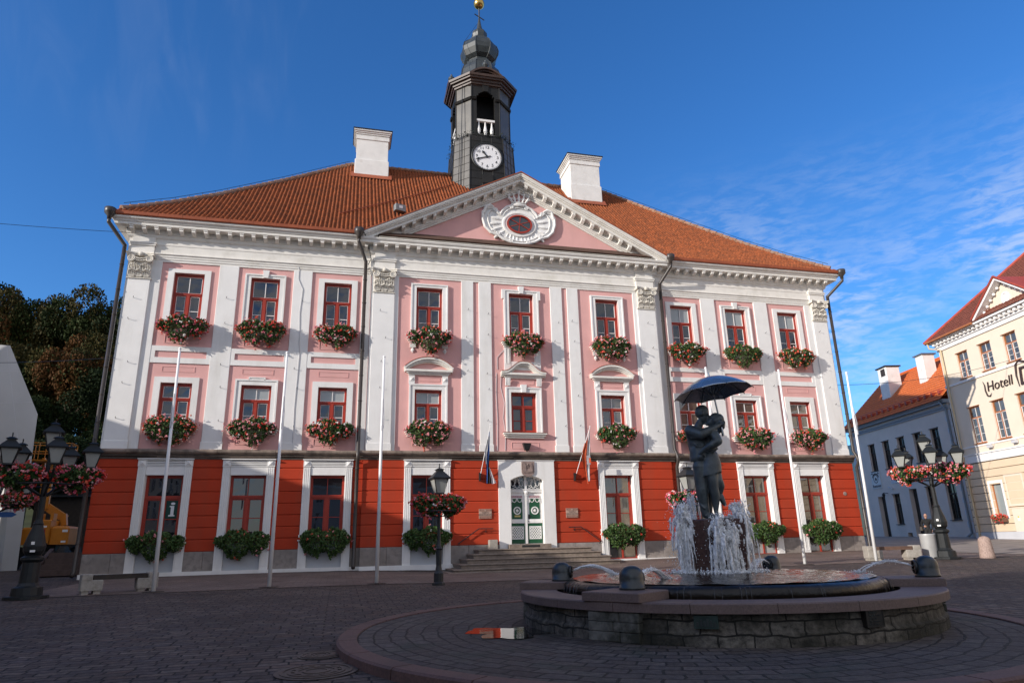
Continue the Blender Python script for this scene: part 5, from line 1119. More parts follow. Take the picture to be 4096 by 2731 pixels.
# gable
gc, gh = 7.35, 2.65; q = MB()
q.prism([(gc - 2.45, 14.55), (gc + 2.45, 14.55), (gc, 16.35)], -0.06, 3); GAB = q.build('gable', CREAM, HOT)
q = MB(); q.box(gc - gh, gc + gh, -0.5, 0.0, 14.485, 14.58)
for s in (-1, 1): q.add([(gc + s * gh, yy, 14.60 + o) for yy in (-0.55, 0) for o in (-0.12, 0.08)] + [(gc, yy, 16.60 + o) for yy in (-0.55, 0) for o in (-0.12, 0.08)], [(0, 1, 3, 2), (4, 6, 7, 5), (0, 4, 5, 1), (2, 3, 7, 6), (0, 2, 6, 4), (1, 5, 7, 3)])
for s in (-1, 1):
    for k in range(6): x = 0.35 + k * 0.38; q.sphere((gc + s * x, -0.22, 16.30 - x * 0.755), 0.10, 8, 5)
q.build('gable_cornice', HWHITE, GAB)
q = MB(); q.band(arc(gc, 15.25, 0.30, 0, 2 * pi, 24, 0.36)[:-1], 0.10, -0.13, -0.05, closed=True); q.prism(arc(gc, 15.25, 0.26, 0, 2 * pi, 20, 0.32)[:-1], -0.08, -0.05); q.build('round_window', HWHITE, GAB)
q = MB()
for s in (-1, 1): q.add([(gc + s * (gh + .05), -0.6, 14.70), (gc, -0.6, 16.71), (gc, 3.2, 16.71), (gc + s * (gh + .05), -0.1, 14.70)], [(0, 1, 2, 3)]); q.tube([(gc + s * (gh + .05), -0.6, 14.70), (gc, -0.6, 16.72)], 0.07, 6)
q.build('gable_roof', HRED, GAB)
q = MB(); q.box(9.0, 10.2, 4.0, 5.4, 18.5, 22.2); q.box(8.85, 10.35, 3.85, 5.55, 22.2, 22.35); q.build('chimney', CHIM, HOT)
q = MB(); q.tube([(-0.15, -0.62, 14.40), (-0.1, -0.60, 14.0), (0.42, -0.14, 13.75), (0.42, -0.14, 5.9), (0.42, -0.22, 5.6), (0.42, -0.14, 5.2), (0.42, -0.14, 0.75), (0.42, -0.22, 0.45)], 0.07, 8); q.build('downpipe', M('cream_pipe', (0.55, 0.44, 0.28), 0.5, 0.08), HOT, smooth=True)
# blackletter style sign written on the wall
text('sign_lettering', 'Hotell', 0.92, 0.03, TXT_DARK, Matrix.Translation((3.95, -0.06, 10.15)) @ Matrix.Rotation(pi / 2, 4, 'X'), HOT, shear=0.14, align='LEFT', offset=-0.012, spacing=1.0)
text('sign_lettering', 'D', 1.6, 0.03, TXT_DARK, Matrix.Translation((6.75, -0.06, 10.15)) @ Matrix.Rotation(pi / 2, 4, 'X'), HOT, shear=0.12, align='LEFT', offset=0.0)
text('sign_lettering', 'raakon', 0.98, 0.03, TXT_DARK, Matrix.Translation((8.0, -0.06, 10.2)) @ Matrix.Rotation(pi / 2, 4, 'X'), HOT, shear=0.12, align='LEFT', offset=0.012, spacing=0.92)
for P_, r_ in (([(3.72, -0.07, 10.62), (3.82, -0.07, 10.35), (3.80, -0.07, 9.95), (3.90, -0.07, 9.62), (4.12, -0.07, 9.55), (4.3, -0.07, 9.72)], [0.012, 0.035, 0.045, 0.05, 0.04, 0.012]), ([(6.72, -0.07, 9.6), (6.66, -0.07, 10.3), (6.78, -0.07, 10.95), (7.1, -0.07, 11.15), (7.7, -0.07, 10.95), (8.0, -0.07, 10.4)], [0.02, 0.05, 0.07, 0.08, 0.07, 0.02])):
    q = MB(); q.tube(P_, r_, 6); q.build('sign_flourish', TXT_DARK, HOT)
for s_ in (1.2, 3.4): 
    q = MB(); q.box(s_ + 1.85, s_ + 2.15, -0.28, -0.05, 6.28, 6.45); q.tube([(s_ + 2.0, -0.1, 6.4), (s_ + 2.0, -0.02, 6.6)], 0.03, 6); q.build('wall_spotlight', GREYTRIM, HOT)

# ------------------------------------------------------------------ grey house behind the corner
GRY = thing('grey_house', 'grey two storey corner house with bright orange tiled roof and two chimneys', 'building', (41.66, 26.55, -0.10), HR); GRY.scale = (1.11, 1.11, 1.11)
Lg = 13.95
UW = [2.62 + 2.165 * k for k in range(5)]
hol = [(s_, s_ + 0.98, 6.2, 8.45) for s_ in UW] + [(2.80, 3.85, 0.6, 4.05), (5.0, 5.95, 1.75, 4.1), (7.3, 8.3, 0.75, 4.35), (9.45, 10.4, 1.85, 4.35), (11.75, 12.85, 1.85, 4.45), (6.15, 6.75, 0.55, 1.05)]
q = MB(); wall_holes(q, 0.0, Lg, -0.2, 10.1, hol, 0, 0.42); q.build('wall', GREYW, GRY)
q = MB(); q.box(0, Lg, 0.44, 8, -0.4, 10.2); q.box(-9, 0.0, 0.3, 8, -0.4, 9.0); q.build('inner_wall', DRAPE, GRY)
q = MB(); q.box(0, 0.02, 0.02, 8, 0, 10); q.build('side_wall', GREYW, GRY)
q = MB()
for z_, e, h in ((9.55, 0.10, 0.16), (9.71, 0.18, 0.10), (10.0, 0.34, 0.16), (10.16, 0.44, 0.10)): q.box(-0.1, Lg, -e, 0.1, z_, z_ + h)
q.build('cornice', M('blue_grey_trim', (0.30, 0.32, 0.35), 0.7, 0.06), GRY)
q = MB(); q.box(0, Lg, -0.05, 0.05, -0.3, 1.15) ; q.build('plinth', M('pale_plinth', (0.43, 0.44, 0.46), 0.8, 0.06), GRY) if False else None
for xq in (0.0, Lg - 0.62):
    q = MB()
    for k in range(21): w_ = 0.62 if k % 2 else 0.42; a = xq if xq == 0 else xq + 0.62 - w_; q.bbox(a, a + w_, -0.045, 0.02, 0.9 + k * 0.41, 0.9 + k * 0.41 + 0.37, 0.015)
    q.build('quoin', GREYTRIM, GRY)
for s_ in UW: house_window(GRY, s_, s_ + 0.98, 6.2, 8.45, DARKWOOD, DARKWIN, rec=0.22, transom=0.7, lining=DARKWOOD, sill=DARKWOOD)
for a, b, c, d in hol[6:7] + hol[8:10]: house_window(GRY, a, b, c, d, DARKWOOD, DARKWIN, rec=0.22, transom=0.7, lining=DARKWOOD, sill=DARKWOOD)
for a, b, c, d in (hol[5], hol[7]):
    q = MB(); q.box(a, b, 0.34, 0.40, c, d); dd = q.build('door', DARKWOOD, GRY); q = MB()
    q.frame(a + 0.1, b - 0.1, c + 0.15, c + 1.1, 0.05, 0.32, 0.335); q.frame(a + 0.1, b - 0.1, c + 1.2, c + 2.2, 0.05, 0.32, 0.335); q.build('door_panel', DARKWOOD, dd); q = MB(); q.sphere((b - 0.15, 0.28, c + 1.1), 0.04); q.build('door_handle', BRASS, dd)
q = MB(); q.box(7.1, 8.6, -0.55, 0.42, 0.3, 0.52); q.box(7.2, 8.5, -0.25, 0.42, 0.521, 0.74); q.build('doorstep', CONC, GRY)
tiled_slope('roof', (-0.3, -0.62, 10.22), (Lg + 0.1, -0.62, 10.22), (Lg + 0.1, 4.1, 14.75), (-0.3, 4.1, 14.75), OROOF, GRY, 0.26, 0.03)
q = MB(); q.add([(-0.3, 4.1, 14.74), (Lg + .1, 4.1, 14.74), (Lg + .1, 8.8, 10.2), (-0.3, 8.8, 10.2)], [(0, 1, 2, 3)]); q.add([(-0.28, -0.6, 10.2), (-0.28, 8.8, 10.2), (-0.28, 4.1, 14.72)], [(0, 1, 2)]); q.build('rear_roof', OROOF, GRY)
q = MB(); q.tube([(-0.3, 4.1, 14.80), (Lg, 4.1, 14.80)], 0.12, 6); q.build('ridge_tile', OROOF, GRY)
q = MB()
for k in range(17): q.box(0.3 + k * 0.82, 0.5 + k * 0.82, -0.28, 0.12, 10.72, 10.98)
q.tube([(0, -0.25, 11.05), (Lg, -0.25, 11.05)], 0.03, 5); q.build('snow_guard', HRED, GRY)
for x0, x1, y0, y1, z0, z1, cap in ((3.55, 4.85, 1.5, 2.7, 11.9, 15.0, True), (8.55, 9.5, 1.8, 2.8, 12.2, 14.8, False)):
    q = MB(); q.bbox(x0, x1, y0, y1, z0, z1, 0.03); ch = q.build('chimney', CHIM, GRY)
    q = MB(); q.box(x0 - 0.12, x1 + 0.12, y0 - 0.12, y1 + 0.12, z1 + 0.002, z1 + 0.10); q.build('chimney_cap', BLACKM if cap else M('blue_grey_metal', (0.12, 0.15, 0.19), 0.5, 0.1), ch)
    if cap:
        q = MB(); q.box(x0 + 0.45, x1 - 0.2, y0 - 0.01, y0 + 0.1, z1 - 0.75, z1 - 0.12); q.box(x0 - 0.01, x0 + 0.1, y0 + 0.3, y1 - 0.3, z1 - 0.75, z1 - 0.12); q.build('chimney_vent', DARKWOOD, ch)
    q = MB(); q.add([(x0 - 0.2, y0 - 0.25, z0 + 0.12 - (0.25 if cap else .3)), (x1 + 0.2, y0 - 0.25, z0 + 0.12 - (0.25 if cap else .3)), (x1 + 0.2, y1, z0 + 1.25), (x0 - 0.2, y1, z0 + 1.25)], [(0, 1, 2, 3)]); q.build('flashing', GREYTRIM, ch)
q = MB(); q.tube([(10.6, 3.6, 14.4), (10.6, 3.6, 16.7)], 0.03, 5); q.tube([(9.4, 3.6, 16.6), (10.8, 3.6, 16.75)], 0.02, 5)
for k in range(6): q.tube([(9.5 + k * 0.22, 3.4, 16.62 + k * .02), (9.5 + k * 0.22, 3.8, 16.62 + k * .02)], 0.012, 4)
q.build('antenna', GREYTRIM, GRY)
q = MB(); q.tube([(Lg - 0.3, -0.5, 10.1), (Lg - 0.25, -0.12, 9.6), (Lg - 0.25, -0.12, 1.2), (Lg - 0.25, -0.12, 0.9), (Lg - 0.28, -0.5, 0.62)], 0.075, 8); q.build('downpipe', M('blue_grey_pipe', (0.25, 0.28, 0.31), 0.4, 0.1), GRY, smooth=True)
q = MB(); q.box(2.35, 3.75, -0.05, 0.01, 4.75, 6.15); SG = q.build('sign_board', M('pale_sign', (0.62, 0.62, 0.60), 0.7, 0.05), GRY)
text('sign_lettering', 'Restoran', 0.34, 0.006, TXT_DARK, Matrix.Translation((3.05, -0.055, 4.95)) @ Matrix.Rotation(pi / 2, 4, 'X'), SG, offset=0.006)
q = MB(); q.band(arc(3.05, 5.55, 0.33, 0, 2 * pi, 20)[:-1], 0.06, -0.06, -0.045, closed=True); q.sphere((3.05, -0.05, 5.52), 0.14, 8, 6, sy=0.1); q.band(arc(3.05, 5.45, 0.52, radians(25), radians(155), 14), 0.10, -0.06, -0.045); [q.tube([(3.05 + s * .3, -.055, 5.9), (3.05 + s * .45, -.055, 6.05), (3.05 + s * .6, -.055, 5.95)], 0.03, 5) for s in (-1, 1)]; q.build('sign_emblem', TXT_DARK, SG)
q = MB(); q.box(5.2, 6.6, -0.03, 0.01, 4.95, 5.85); q.build('sign_board', GREYTRIM, GRY)
q = MB(); q.tube([(4.4, 0, 4.25), (4.4, -0.35, 4.3), (4.4, -0.4, 4.2)], 0.025, 6); q.lathe([(0.06, -0.3), (0.12, -0.05), (0.15, 0.0), (0.03, 0.14)], 6, (4.4, -0.4, 4.15)); q.build('wall_lantern', BLACKM, GRY)
q = MB(); q.tube([(5.35, 0, 4.55), (5.35, -0.2, 4.55)], 0.02, 6); q.tube([(5.05, -0.28, 4.72), (5.45, -0.2, 4.55)], 0.06, 8); q.build('security_camera', GREYTRIM, GRY)

# ------------------------------------------------------------------ white gallery building at the left edge
GAL = thing('gallery_building', 'modern white panel clad building with slanting walls', 'building', (-27, 12, 0))
q = MB(); P = [(-46, 3.4), (-46, 13.6), (-27.75, 12.72), (-25.70, 8.7), (-25.35, 0.15), (-26.10, 0.15), (-26.45, 6.3), (-27.6, 6.35)]
P2 = [(x + 27, z) for x, z in P]
q.prism([P2[2], P2[3], P2[6], P2[7], (P2[7][0] - 1.2, 7.3), (P2[1][0], 9.5), P2[1]], 0, 9); q.prism([P2[3], P2[4], P2[5], P2[6]], 0, 3); q.prism([(P2[7][0], 6.35), (P2[7][0] - 1.2, 7.3), (-19, 9.5), (-19, 5.2)], 0.12, 9); q.v = [(v[0] - 0.62 * v[1], v[1], v[2] - 0.06 * v[1] * (v[2] > 3)) for v in q.v]; gal = q.build('wall', CLADW, GAL)
q = MB()
for pts in ([(-0.9, 12.6), (0.6, 7.0)], [(-2.6, 12.7), (-1.9, 9.6), (-1.3, 6.4)], [(-4.5, 12.8), (-3.6, 6.6)], [(-19, 8.0), (0.9, 9.4)], [(-19, 10.6), (-0.1, 11.2)], [(0.35, 3.5), (1.15, 3.4)], [(-1.2, 7.3), (1.1, 6.35)]): q.band(pts, 0.03, -0.008, 0.004)
q.build('panel_joint', GREYTRIM, gal)
q = MB(); q.box(-19, 0.35, 3.0, 3.2, 0, 6.4); q.build('recessed_glass_wall', DARKWIN, GAL)
q = MB(); q.box(-2.6, -1.5, -0.02, 0.02, 7.0, 8.1); q.build('window', DARKWIN, GAL)
q = MB(); q.tube([(-2.4, -0.15, 7.25), (-0.6, -0.15, 7.35)], 0.06, 8); q.build('wall_light', GREYTRIM, GAL)
GLS = M('pale_blue_glass', (0.14, 0.22, 0.30), 0.05, 0.1, spec=0.8)
q = MB(); q.box(-3.2, 0.2, 2.6, 2.9, 3.9, 5.6); q.build('entrance_glazing', GLS, GAL)

# ------------------------------------------------------------------ houses of the square that stand outside the picture (they shade the square and are mirrored in the panes)
def row_house(label, x, y, rz, L_, D_, eave, ridge, wall, roof, storeys, nwin):
    h = thing('town_house', label, 'building', (x, y, 0), rz)
    q = MB(); q.box(0, L_, 0, D_, -1.2, eave); q.build('wall', wall, h)
    q = MB(); q.add([(-0.2, -0.5, eave - 0.1), (L_ + 0.2, -0.5, eave - 0.1), (L_ + 0.2, D_ / 2, ridge), (-0.2, D_ / 2, ridge), (-0.2, D_ + 0.5, eave - 0.1), (L_ + 0.2, D_ + 0.5, eave - 0.1)], [(0, 1, 2, 3), (3, 2, 5, 4), (0, 3, 4), (1, 5, 2), (0, 4, 5, 1)]); q.build('roof', roof, h)
    q = MB(); q.box(-0.05, L_ + 0.05, -0.3, 0.1, eave - 0.5, eave - 0.12); q.build('cornice', HWHITE, h)
    sh = (eave - 0.8) / storeys
    wm = None
    for f in range(storeys):
        for k in range(nwin):
            x0 = (k + 0.5) * L_ / nwin - 0.55
            if wm is None:
                q = MB(); q.frame(0, 1.1, 0, 1.9, 0.09, -0.05, 0.0, 0); q.box(0.09, 1.01, -0.05, 0, 1.25, 1.33); q.box(0.51, 0.59, -0.05, 0, 0.09, 1.25); q.add([(0.05, -0.012, 0.05), (1.05, -0.012, 0.05), (1.05, -0.012, 1.85), (0.05, -0.012, 1.85)], [(0, 1, 2, 3)], 1); wm = q.mesh('window', [HWHITE, DARKWIN])
            o = link('window', wm, h); o.location = (x0, -0.002, 0.9 + f * sh)
    return h
row_house('yellow two storey house with red roof, first on the shaded side of the square', -26, -14.0, pi / 2, 10.8, 11.8, 7.2, 11.0, OCHRE, HROOF, 2, 5)
row_house('pale long house with red roof, middle of the shaded side of the square', -26, -31.35, pi / 2, 17.3, 11.8, 7.4, 11.5, CREAM, TILE, 2, 8)
row_house('tall cream house with red roof, last on the shaded side of the square', -26, -61.4, pi / 2, 30, 11.8, 9.4, 12.7, CREAM, HROOF, 3, 13)
row_house('tall grey house between the gallery and the shaded side of the square', -29.2, -2.6, pi / 2, 12.0, 9, 11.0, 15.5, GREYW, HROOF, 3, 6)
hc = [o for o in COL.objects if o.get('label', '').startswith('tall cream house with red roof, last')][0]
q = MB(); q.box(28.2, 30.0, 5.2, 6.6, 11.5, 14.3); q.box(28.05, 30.15, 5.05, 6.75, 14.0, 14.15); q.build('chimney', CHIM, hc)  # unseen stack added so that its shadow covers the statue
row_house('ochre house beyond the hotel on the sunny side of the square', 27.9, -19.8, HR, 24, 11, 11.5, 16.0, OCHRE, HROOF, 3, 10)
row_house('grey house closing the far end of the square', 22, -86, pi, 40, 10, 11.0, 15.0, GREYW, HROOF, 3, 14)

# ------------------------------------------------------------------ trees on the hill
def leaf_quads(P, size, rng, flat=0.0):
    n = len(P); a = rng.normal(size=(n, 3)); a /= np.linalg.norm(a, axis=1)[:, None]
    b = np.cross(a, rng.normal(size=(n, 3))); b /= np.linalg.norm(b, axis=1)[:, None]
    s = size * rng.uniform(0.6, 1.3, (n, 1)); a = a * s; b = b * s * rng.uniform(0.5, 0.9, (n, 1))
    return np.stack([P - a, P - b * 0.8, P + a, P + b * 0.8], 1).reshape(-1, 3)
def np_mesh(name, V, nface, k, mats, mi=None):
    me = bpy.data.meshes.new(name)
    me.vertices.add(len(V)); me.vertices.foreach_set('co', np.asarray(V, np.float32).ravel())
    me.loops.add(nface * k); me.loops.foreach_set('vertex_index', np.arange(nface * k, dtype=np.int32))
    me.polygons.add(nface); me.polygons.foreach_set('loop_start', np.arange(0, nface * k, k, dtype=np.int32)); me.polygons.foreach_set('loop_total', np.full(nface, k, np.int32))
    for m in mats: me.materials.append(m)
    if mi is not None: me.polygons.foreach_set('material_index', np.asarray(mi, np.int32))
    me.update(calc_edges=True); me.validate(); return me
FOL = {k: M('foliage_' + k, c, 0.75, 0.45, 0.5, spec=0.15, col2=c2) for k, c, c2 in (('dark_green', (0.010, 0.021, 0.006), (0.024, 0.042, 0.011)), ('green', (0.018, 0.034, 0.007), (0.046, 0.062, 0.013)), ('rust', (0.075, 0.030, 0.007), (0.13, 0.055, 0.012)), ('yellow', (0.16, 0.10, 0.010), (0.25, 0.16, 0.02)), ('olive', (0.040, 0.036, 0.008), (0.08, 0.06, 0.012)))}
def crown_mesh(seed, mats, n=38000):
    rng = np.random.default_rng(seed); lumps = []
    for k in range(26):
        a = rng.uniform(0, 2 * pi); z = rng.uniform(-0.75, 0.9); r = sqrt(max(0.05, 1 - z * z)) * rng.uniform(0.35, 0.85)
        lumps.append((r * cos(a), r * sin(a), z * 0.9, rng.uniform(0.20, 0.42)))
    P = []; MI = []
    for lx, ly, lz, lr in lumps:
        m = int(n * lr ** 2 / sum(l[3] ** 2 for l in lumps)); d = rng.normal(size=(m, 3)); d /= np.linalg.norm(d, axis=1)[:, None]
        P.append(np.array((lx, ly, lz)) + d * lr * rng.uniform(0.55, 1.08, (m, 1)) ** 0.6); w = rng.uniform(); base = 0 if w < 0.6 else 1
        MI += [base if rng.uniform() < 0.85 else 2 for _ in range(m)]
    P = np.concatenate(P); return np_mesh('crown', leaf_quads(P, 0.026, rng), len(P), 4, mats, MI)
CRN = [crown_mesh(1, [FOL['dark_green'], FOL['green'], FOL['olive']]), crown_mesh(2, [FOL['green'], FOL['olive'], FOL['dark_green']]), crown_mesh(3, [FOL['rust'], FOL['olive'], FOL['green']]), crown_mesh(4, [FOL['yellow'], FOL['olive'], FOL['yellow']]), crown_mesh(5, [FOL['dark_green'], FOL['dark_green'], FOL['green']])]
q = MB(); q.tube([(0, 0, 0), (0.02, 0.01, 0.45), (-0.01, 0.02, 0.85)], [0.033, 0.022, 0.008], 8)
for k in range(6): a = k * 1.1; q.tube([(0, 0, 0.42 + 0.05 * k), (0.06 * cos(a), 0.06 * sin(a), 0.52 + 0.05 * k), (0.10 * cos(a), 0.10 * sin(a), 0.62 + 0.04 * k)], [0.012, 0.008, 0.003], 6)
TRUNK = q.mesh('trunk', [BARK])
def tree(x, y, zb, top, r, kind, label, name='deciduous_tree'):
    t = thing(name, label, 'tree', (x, y, zb), random.uniform(0, 6), 'trees on the hill beside the town hall')
    top -= 0.8; h = top - zb; rz_ = h * 0.40
    c = link('crown', CRN[kind], t); c.location = (0, 0, h - rz_ * 0.92); c.scale = (r, r, rz_)
    k = link('trunk', TRUNK, t); k.scale = (h, h, h * 0.85)
for args in ((-50, 50, 8, 31.5, 6.5, 0, 'tallest dark green tree at the left edge of the photo'), (-44.5, 47, 8, 28.0, 5.0, 2, 'rust tinged tree beside the tallest tree at the left edge'), (-40.5, 49, 8, 27.0, 5.0, 0, 'dark green tree in the dip of the treeline'), (-36.5, 45, 8, 28.0, 5.2, 1, 'tall green tree whose crown tops the treeline near the town hall'),
             (-31.0, 44, 8, 27.0, 5.0, 0, 'dark green tree rising right behind the left eaves of the town hall'), (-32.0, 35, 5, 20.5, 4.2, 2, 'orange tinted tree beside the left downpipe of the town hall'), (-37.5, 37, 5, 19.5, 4.2, 1, 'green tree in the middle of the hillside'), (-42.0, 36, 5, 21.0, 3.6, 3, 'yellow tree above the white gallery roof'),
             (-28.5, 33, 4, 16.0, 4.0, 4, 'dark tree low beside the town hall corner'), (-34.0, 30, 3, 13.5, 3.4, 4, 'dark tree above the orange boom lift'), (-29.5, 27, 2, 10.0, 3.6, 4, 'lowest dark tree behind the orange boom lift'), (-25.0, 38, 5, 22.0, 4.8, 1, 'olive green tree partly hidden by the town hall corner'), (-38.5, 31, 2, 11.0, 3.6, 4, 'dark tree beside the white gallery wall'), (-26.0, 26, 1.5, 8.5, 3.0, 4, 'small dark tree right behind the town hall steps')):
    tree(*args)
hh = thing('hill_house', 'small cream house with red roof glimpsed between the trees', 'building', (-37.6, 42.5, 10), 0.2)
q = MB(); q.box(-2.5, 2.5, 0, 5, -3, 4.4); q.build('wall', CREAM, hh); q = MB(); q.add([(-3, -0.5, 4.3), (3, -0.5, 4.3), (3, 2.5, 6.4), (-3, 2.5, 6.4), (3, 5.5, 4.3), (-3, 5.5, 4.3)], [(0, 1, 2, 3), (3, 2, 4, 5), (0, 3, 5), (1, 4, 2)]); q.build('roof', HROOF, hh)
sh = thing('dark_shed', 'dark boarded shed in shade behind the boom lift', 'building', (-27, 23, 0.3))
q = MB(); q.box(-2.2, 2.6, 0, 4, -0.5, 4.6); q.build('wall', DARKWOOD, sh); q = MB(); q.add([(-2.5, -0.4, 4.5), (2.9, -0.4, 4.5), (2.9, 4.4, 5.4), (-2.5, 4.4, 5.4)], [(0, 1, 2, 3)]); q.build('roof', BLACKM, sh)

# ------------------------------------------------------------------ flowers
def flower_mass(rng, nl, nb, mix, W, Dp, Hh, droop, lsize=0.052, bsize=0.036, lean=0.0):
    # points on the surface of a lumpy cushion: x in +-W, y in 0..-Dp (outwards), z from -Hh (drooping) to 0.25
    def pts(n, shell):
        out = []
        while len(out) < n:
            m = n * 3; d = rng.normal(size=(m, 3)); d /= np.linalg.norm(d, axis=1)[:, None]
            d = d[d[:, 1] < 0.35]
            r = shell + rng.normal(0, 0.07, len(d)) if shell else rng.uniform(0.5, 1.05, len(d)) ** 0.5
            p = d * r[:, None] * np.array((W, Dp, Hh * 0.55))
            lump = 1 + 0.20 * np.sin(p[:, 0] * 5.3 + lean) + 0.13 * np.sin(p[:, 0] * 11 + 1.3 + 2 * lean) + 0.08 * np.sin(p[:, 0] * 23 + 3 * lean)
            low = p[:, 2] < 0; t = np.abs(p[:, 0]) / W
            p[:, 2] = np.where(low, p[:, 2] * lump * (1.25 - droop * t ** 1.6), p[:, 2] * 0.72 * lump)
            p[:, 0] = np.where(low, p[:, 0] * (1 + 0.10 * p[:, 2] / Hh), p[:, 0])
            out += list(p)
        return np.array(out[:n])
    L_ = pts(nl, 0); B = pts(nb, 1.04)
    return L_, B
OCT = np.array([(1, 0, 0), (-1, 0, 0), (0, 1, 0), (0, -1, 0), (0, 0, 1), (0, 0, -1)], float)
OCTF = [(0, 2, 4), (2, 1, 4), (1, 3, 4), (3, 0, 4), (2, 0, 5), (1, 2, 5), (3, 1, 5), (0, 3, 5)]
def flower_meshes(seed, nl, nb, mix, W, Dp, Hh, droop, lsize=0.055, bsize=0.040, mats=(0, 1)):
    rng = np.random.default_rng(seed); Lp, Bp = flower_mass(rng, nl, nb, mix, W, Dp, Hh, droop, lean=seed * 1.7)
    lm = np_mesh('foliage', leaf_quads(Lp, lsize, rng), len(Lp), 4, [LEAF_A, LEAF_B], rng.integers(0, 2, len(Lp)))
    V = []; MI = []; cols = [BL_RED, BL_PINK, BL_SALM, BL_WHITE, BL_MAG]
    # colours come in drifts along the box
    for p in Bp:
        ph = sin(p[0] * 3.1 + seed) + 0.6 * sin(p[2] * 6 + seed * 2.3); w = np.array(mix, float).copy(); w[1] *= 1 + 1.2 * max(0, ph); w[0] *= 1 + 1.5 * max(0, -ph); w[2] *= 1 + max(0, -ph)
        c = rng.choice(5, p=w / w.sum()); big = rng.uniform(0.7, 1.45)
        for _ in range(4):
            o = p + rng.normal(0, bsize * 0.6, 3); s = bsize * big * rng.uniform(0.5, 0.85); Q = OCT * s @ np.linalg.qr(rng.normal(size=(3, 3)))[0] + o
            for f in OCTF: V += [Q[f[0]], Q[f[1]], Q[f[2]]]; MI.append(c)
    bm_ = np_mesh('blossom', np.array(V), len(MI), 3, cols, MI)
    return lm, bm_
BOXM = M('terracotta_planter', (0.16, 0.075, 0.05), 0.7, 0.1)
def flower_box(seed, cx, yb, zc, W, mix, nl, nb, label, Hh=0.95, Dp=0.40, droop=None, group='flower boxes on the town hall windows'):
    rv = random.Random(seed); droop = rv.uniform(0.05, 0.5) if droop is None else droop; Hh *= rv.uniform(0.98, 1.18); W *= rv.uniform(0.95, 1.04)
    t = thing('flower_box', label, 'flower box', (cx, yb, zc), 0, group)
    q = MB(); q.bbox(-W * 0.78, W * 0.78, -0.24, -0.03, -0.10, 0.10, 0.01); q.build('planter', BOXM, t)
    lm, bm_ = flower_meshes(seed, nl, nb, mix, W, Dp, Hh, droop)
    a = link('foliage', lm, t); a.location = (0, -0.12, 0); b = link('blossom', bm_, t); b.location = (0, -0.12, 0)
# mix: red, pink, salmon, white, deep pink
UPB = [(0, 'mostly red geraniums', (6, 3, 2, 1, 4), 1.06), (1, 'red top and pink sides', (5, 5, 1, 1, 2), 1.05), (2, 'mixed pale pink and red geraniums', (3, 6, 2, 1, 1), 1.05), (3, 'pink red white geraniums', (3, 7, 2, 1.5, 0.5), 1.03), (4, 'dense pink geraniums drooping low', (2, 8, 2, 0.3, 1), 1.06), (5, 'small pink geraniums', (2, 8, 2, 1, .5), 1.03), (6, 'red blooms with white cascade', (5, 3, 4, 5, 0), 1.10), (7, 'green leaves with few orange blooms', (0.5, 0.2, 6, 0.3, 0), 1.12), (8, 'orange red and white geraniums', (3, 3, 7, 2, 0), 1.10)]
WN = ('first', 'second', 'third', 'fourth', 'middle', 'sixth', 'seventh', 'eighth', 'last')
for i, d, mix, W in UPB:
    c = BAYS[i]; flower_box(20 + i, c + 0.02, YP[side(c)] - 0.20, 10.62, W, mix, 2400, 40 if i == 7 else 150, f'flower box of {d}, {WN[i]} window from left, top floor')
LOB = [(0, 'orange over pale pink blooms', (3, 4, 5, 0.6, 0)), (1, 'pale pink blooms over dark leaves', (1, 8, 2, 0.6, 0)), (2, 'red, pink and white spotted blooms', (4, 5, 2, 2, 0)), (3, 'dense pale pink blooms', (0.5, 9, 1.5, 1, 0)), (5, 'green leaves, scattered pink blooms', (1, 3, 1.5, 1.5, 0)), (6, 'pink blooms behind statue', (2, 6, 1, 1, 0)), (7, 'pink and red blooms', (2, 7, 2, 0.5, 0)), (8, 'salmon pink and red blooms', (3, 7, 2, 0.3, 0))]
for i, d, mix in LOB:
    c = BAYS[i]; flower_box(40 + i, c + (0.0 if i < 6 else 0.08), YP[side(c)] - 0.20, 6.08, 1.06, mix, 2500, 75 if i == 5 else 140, f'flower box of {d}, {WN[i]} window from left, middle floor')
for i, d in ((0, 'dark green bushy plants below the information sign window'), (1, 'dark green bushy plants with few pale blooms'), (2, 'dark trailing plants beside the left downpipe'), (3, 'bright green plants behind the single lamp post'), (5, 'green plants right of the entrance steps'), (6, 'green plants hidden behind the fountain jets'), (7, 'rounded bright green plants above the round vents'), (8, 'bright green plants at the right corner')):
    c = BAYS[i]; flower_box(60 + i, c + 0.02, YR[side(c)] - 0.12, 1.32, 1.12, (1, 3, 2, 0.5, 0), 3400, 14, f'ground floor box of {d}', Hh=0.92, Dp=0.46, droop=0.12)
t = thing('flower_box', 'small terracotta box of bright red flowers under the hotel ground floor window', 'flower box', (33.765 - .2083 * 2.75 - .10, 7.02 - .978 * 2.75 + .02, 1.72), HR)
q = MB(); q.box(-0.55, 0.55, -0.28, -0.06, -0.16, 0.04); q.build('planter', BOXM, t); lm, bm_ = flower_meshes(99, 300, 60, (9, 0, 1, 0, 0), 0.6, 0.2, 0.45, 0.4); link('foliage', lm, t).location = (0, -0.17, 0.1); link('blossom', bm_, t).location = (0, -0.17, 0.14)

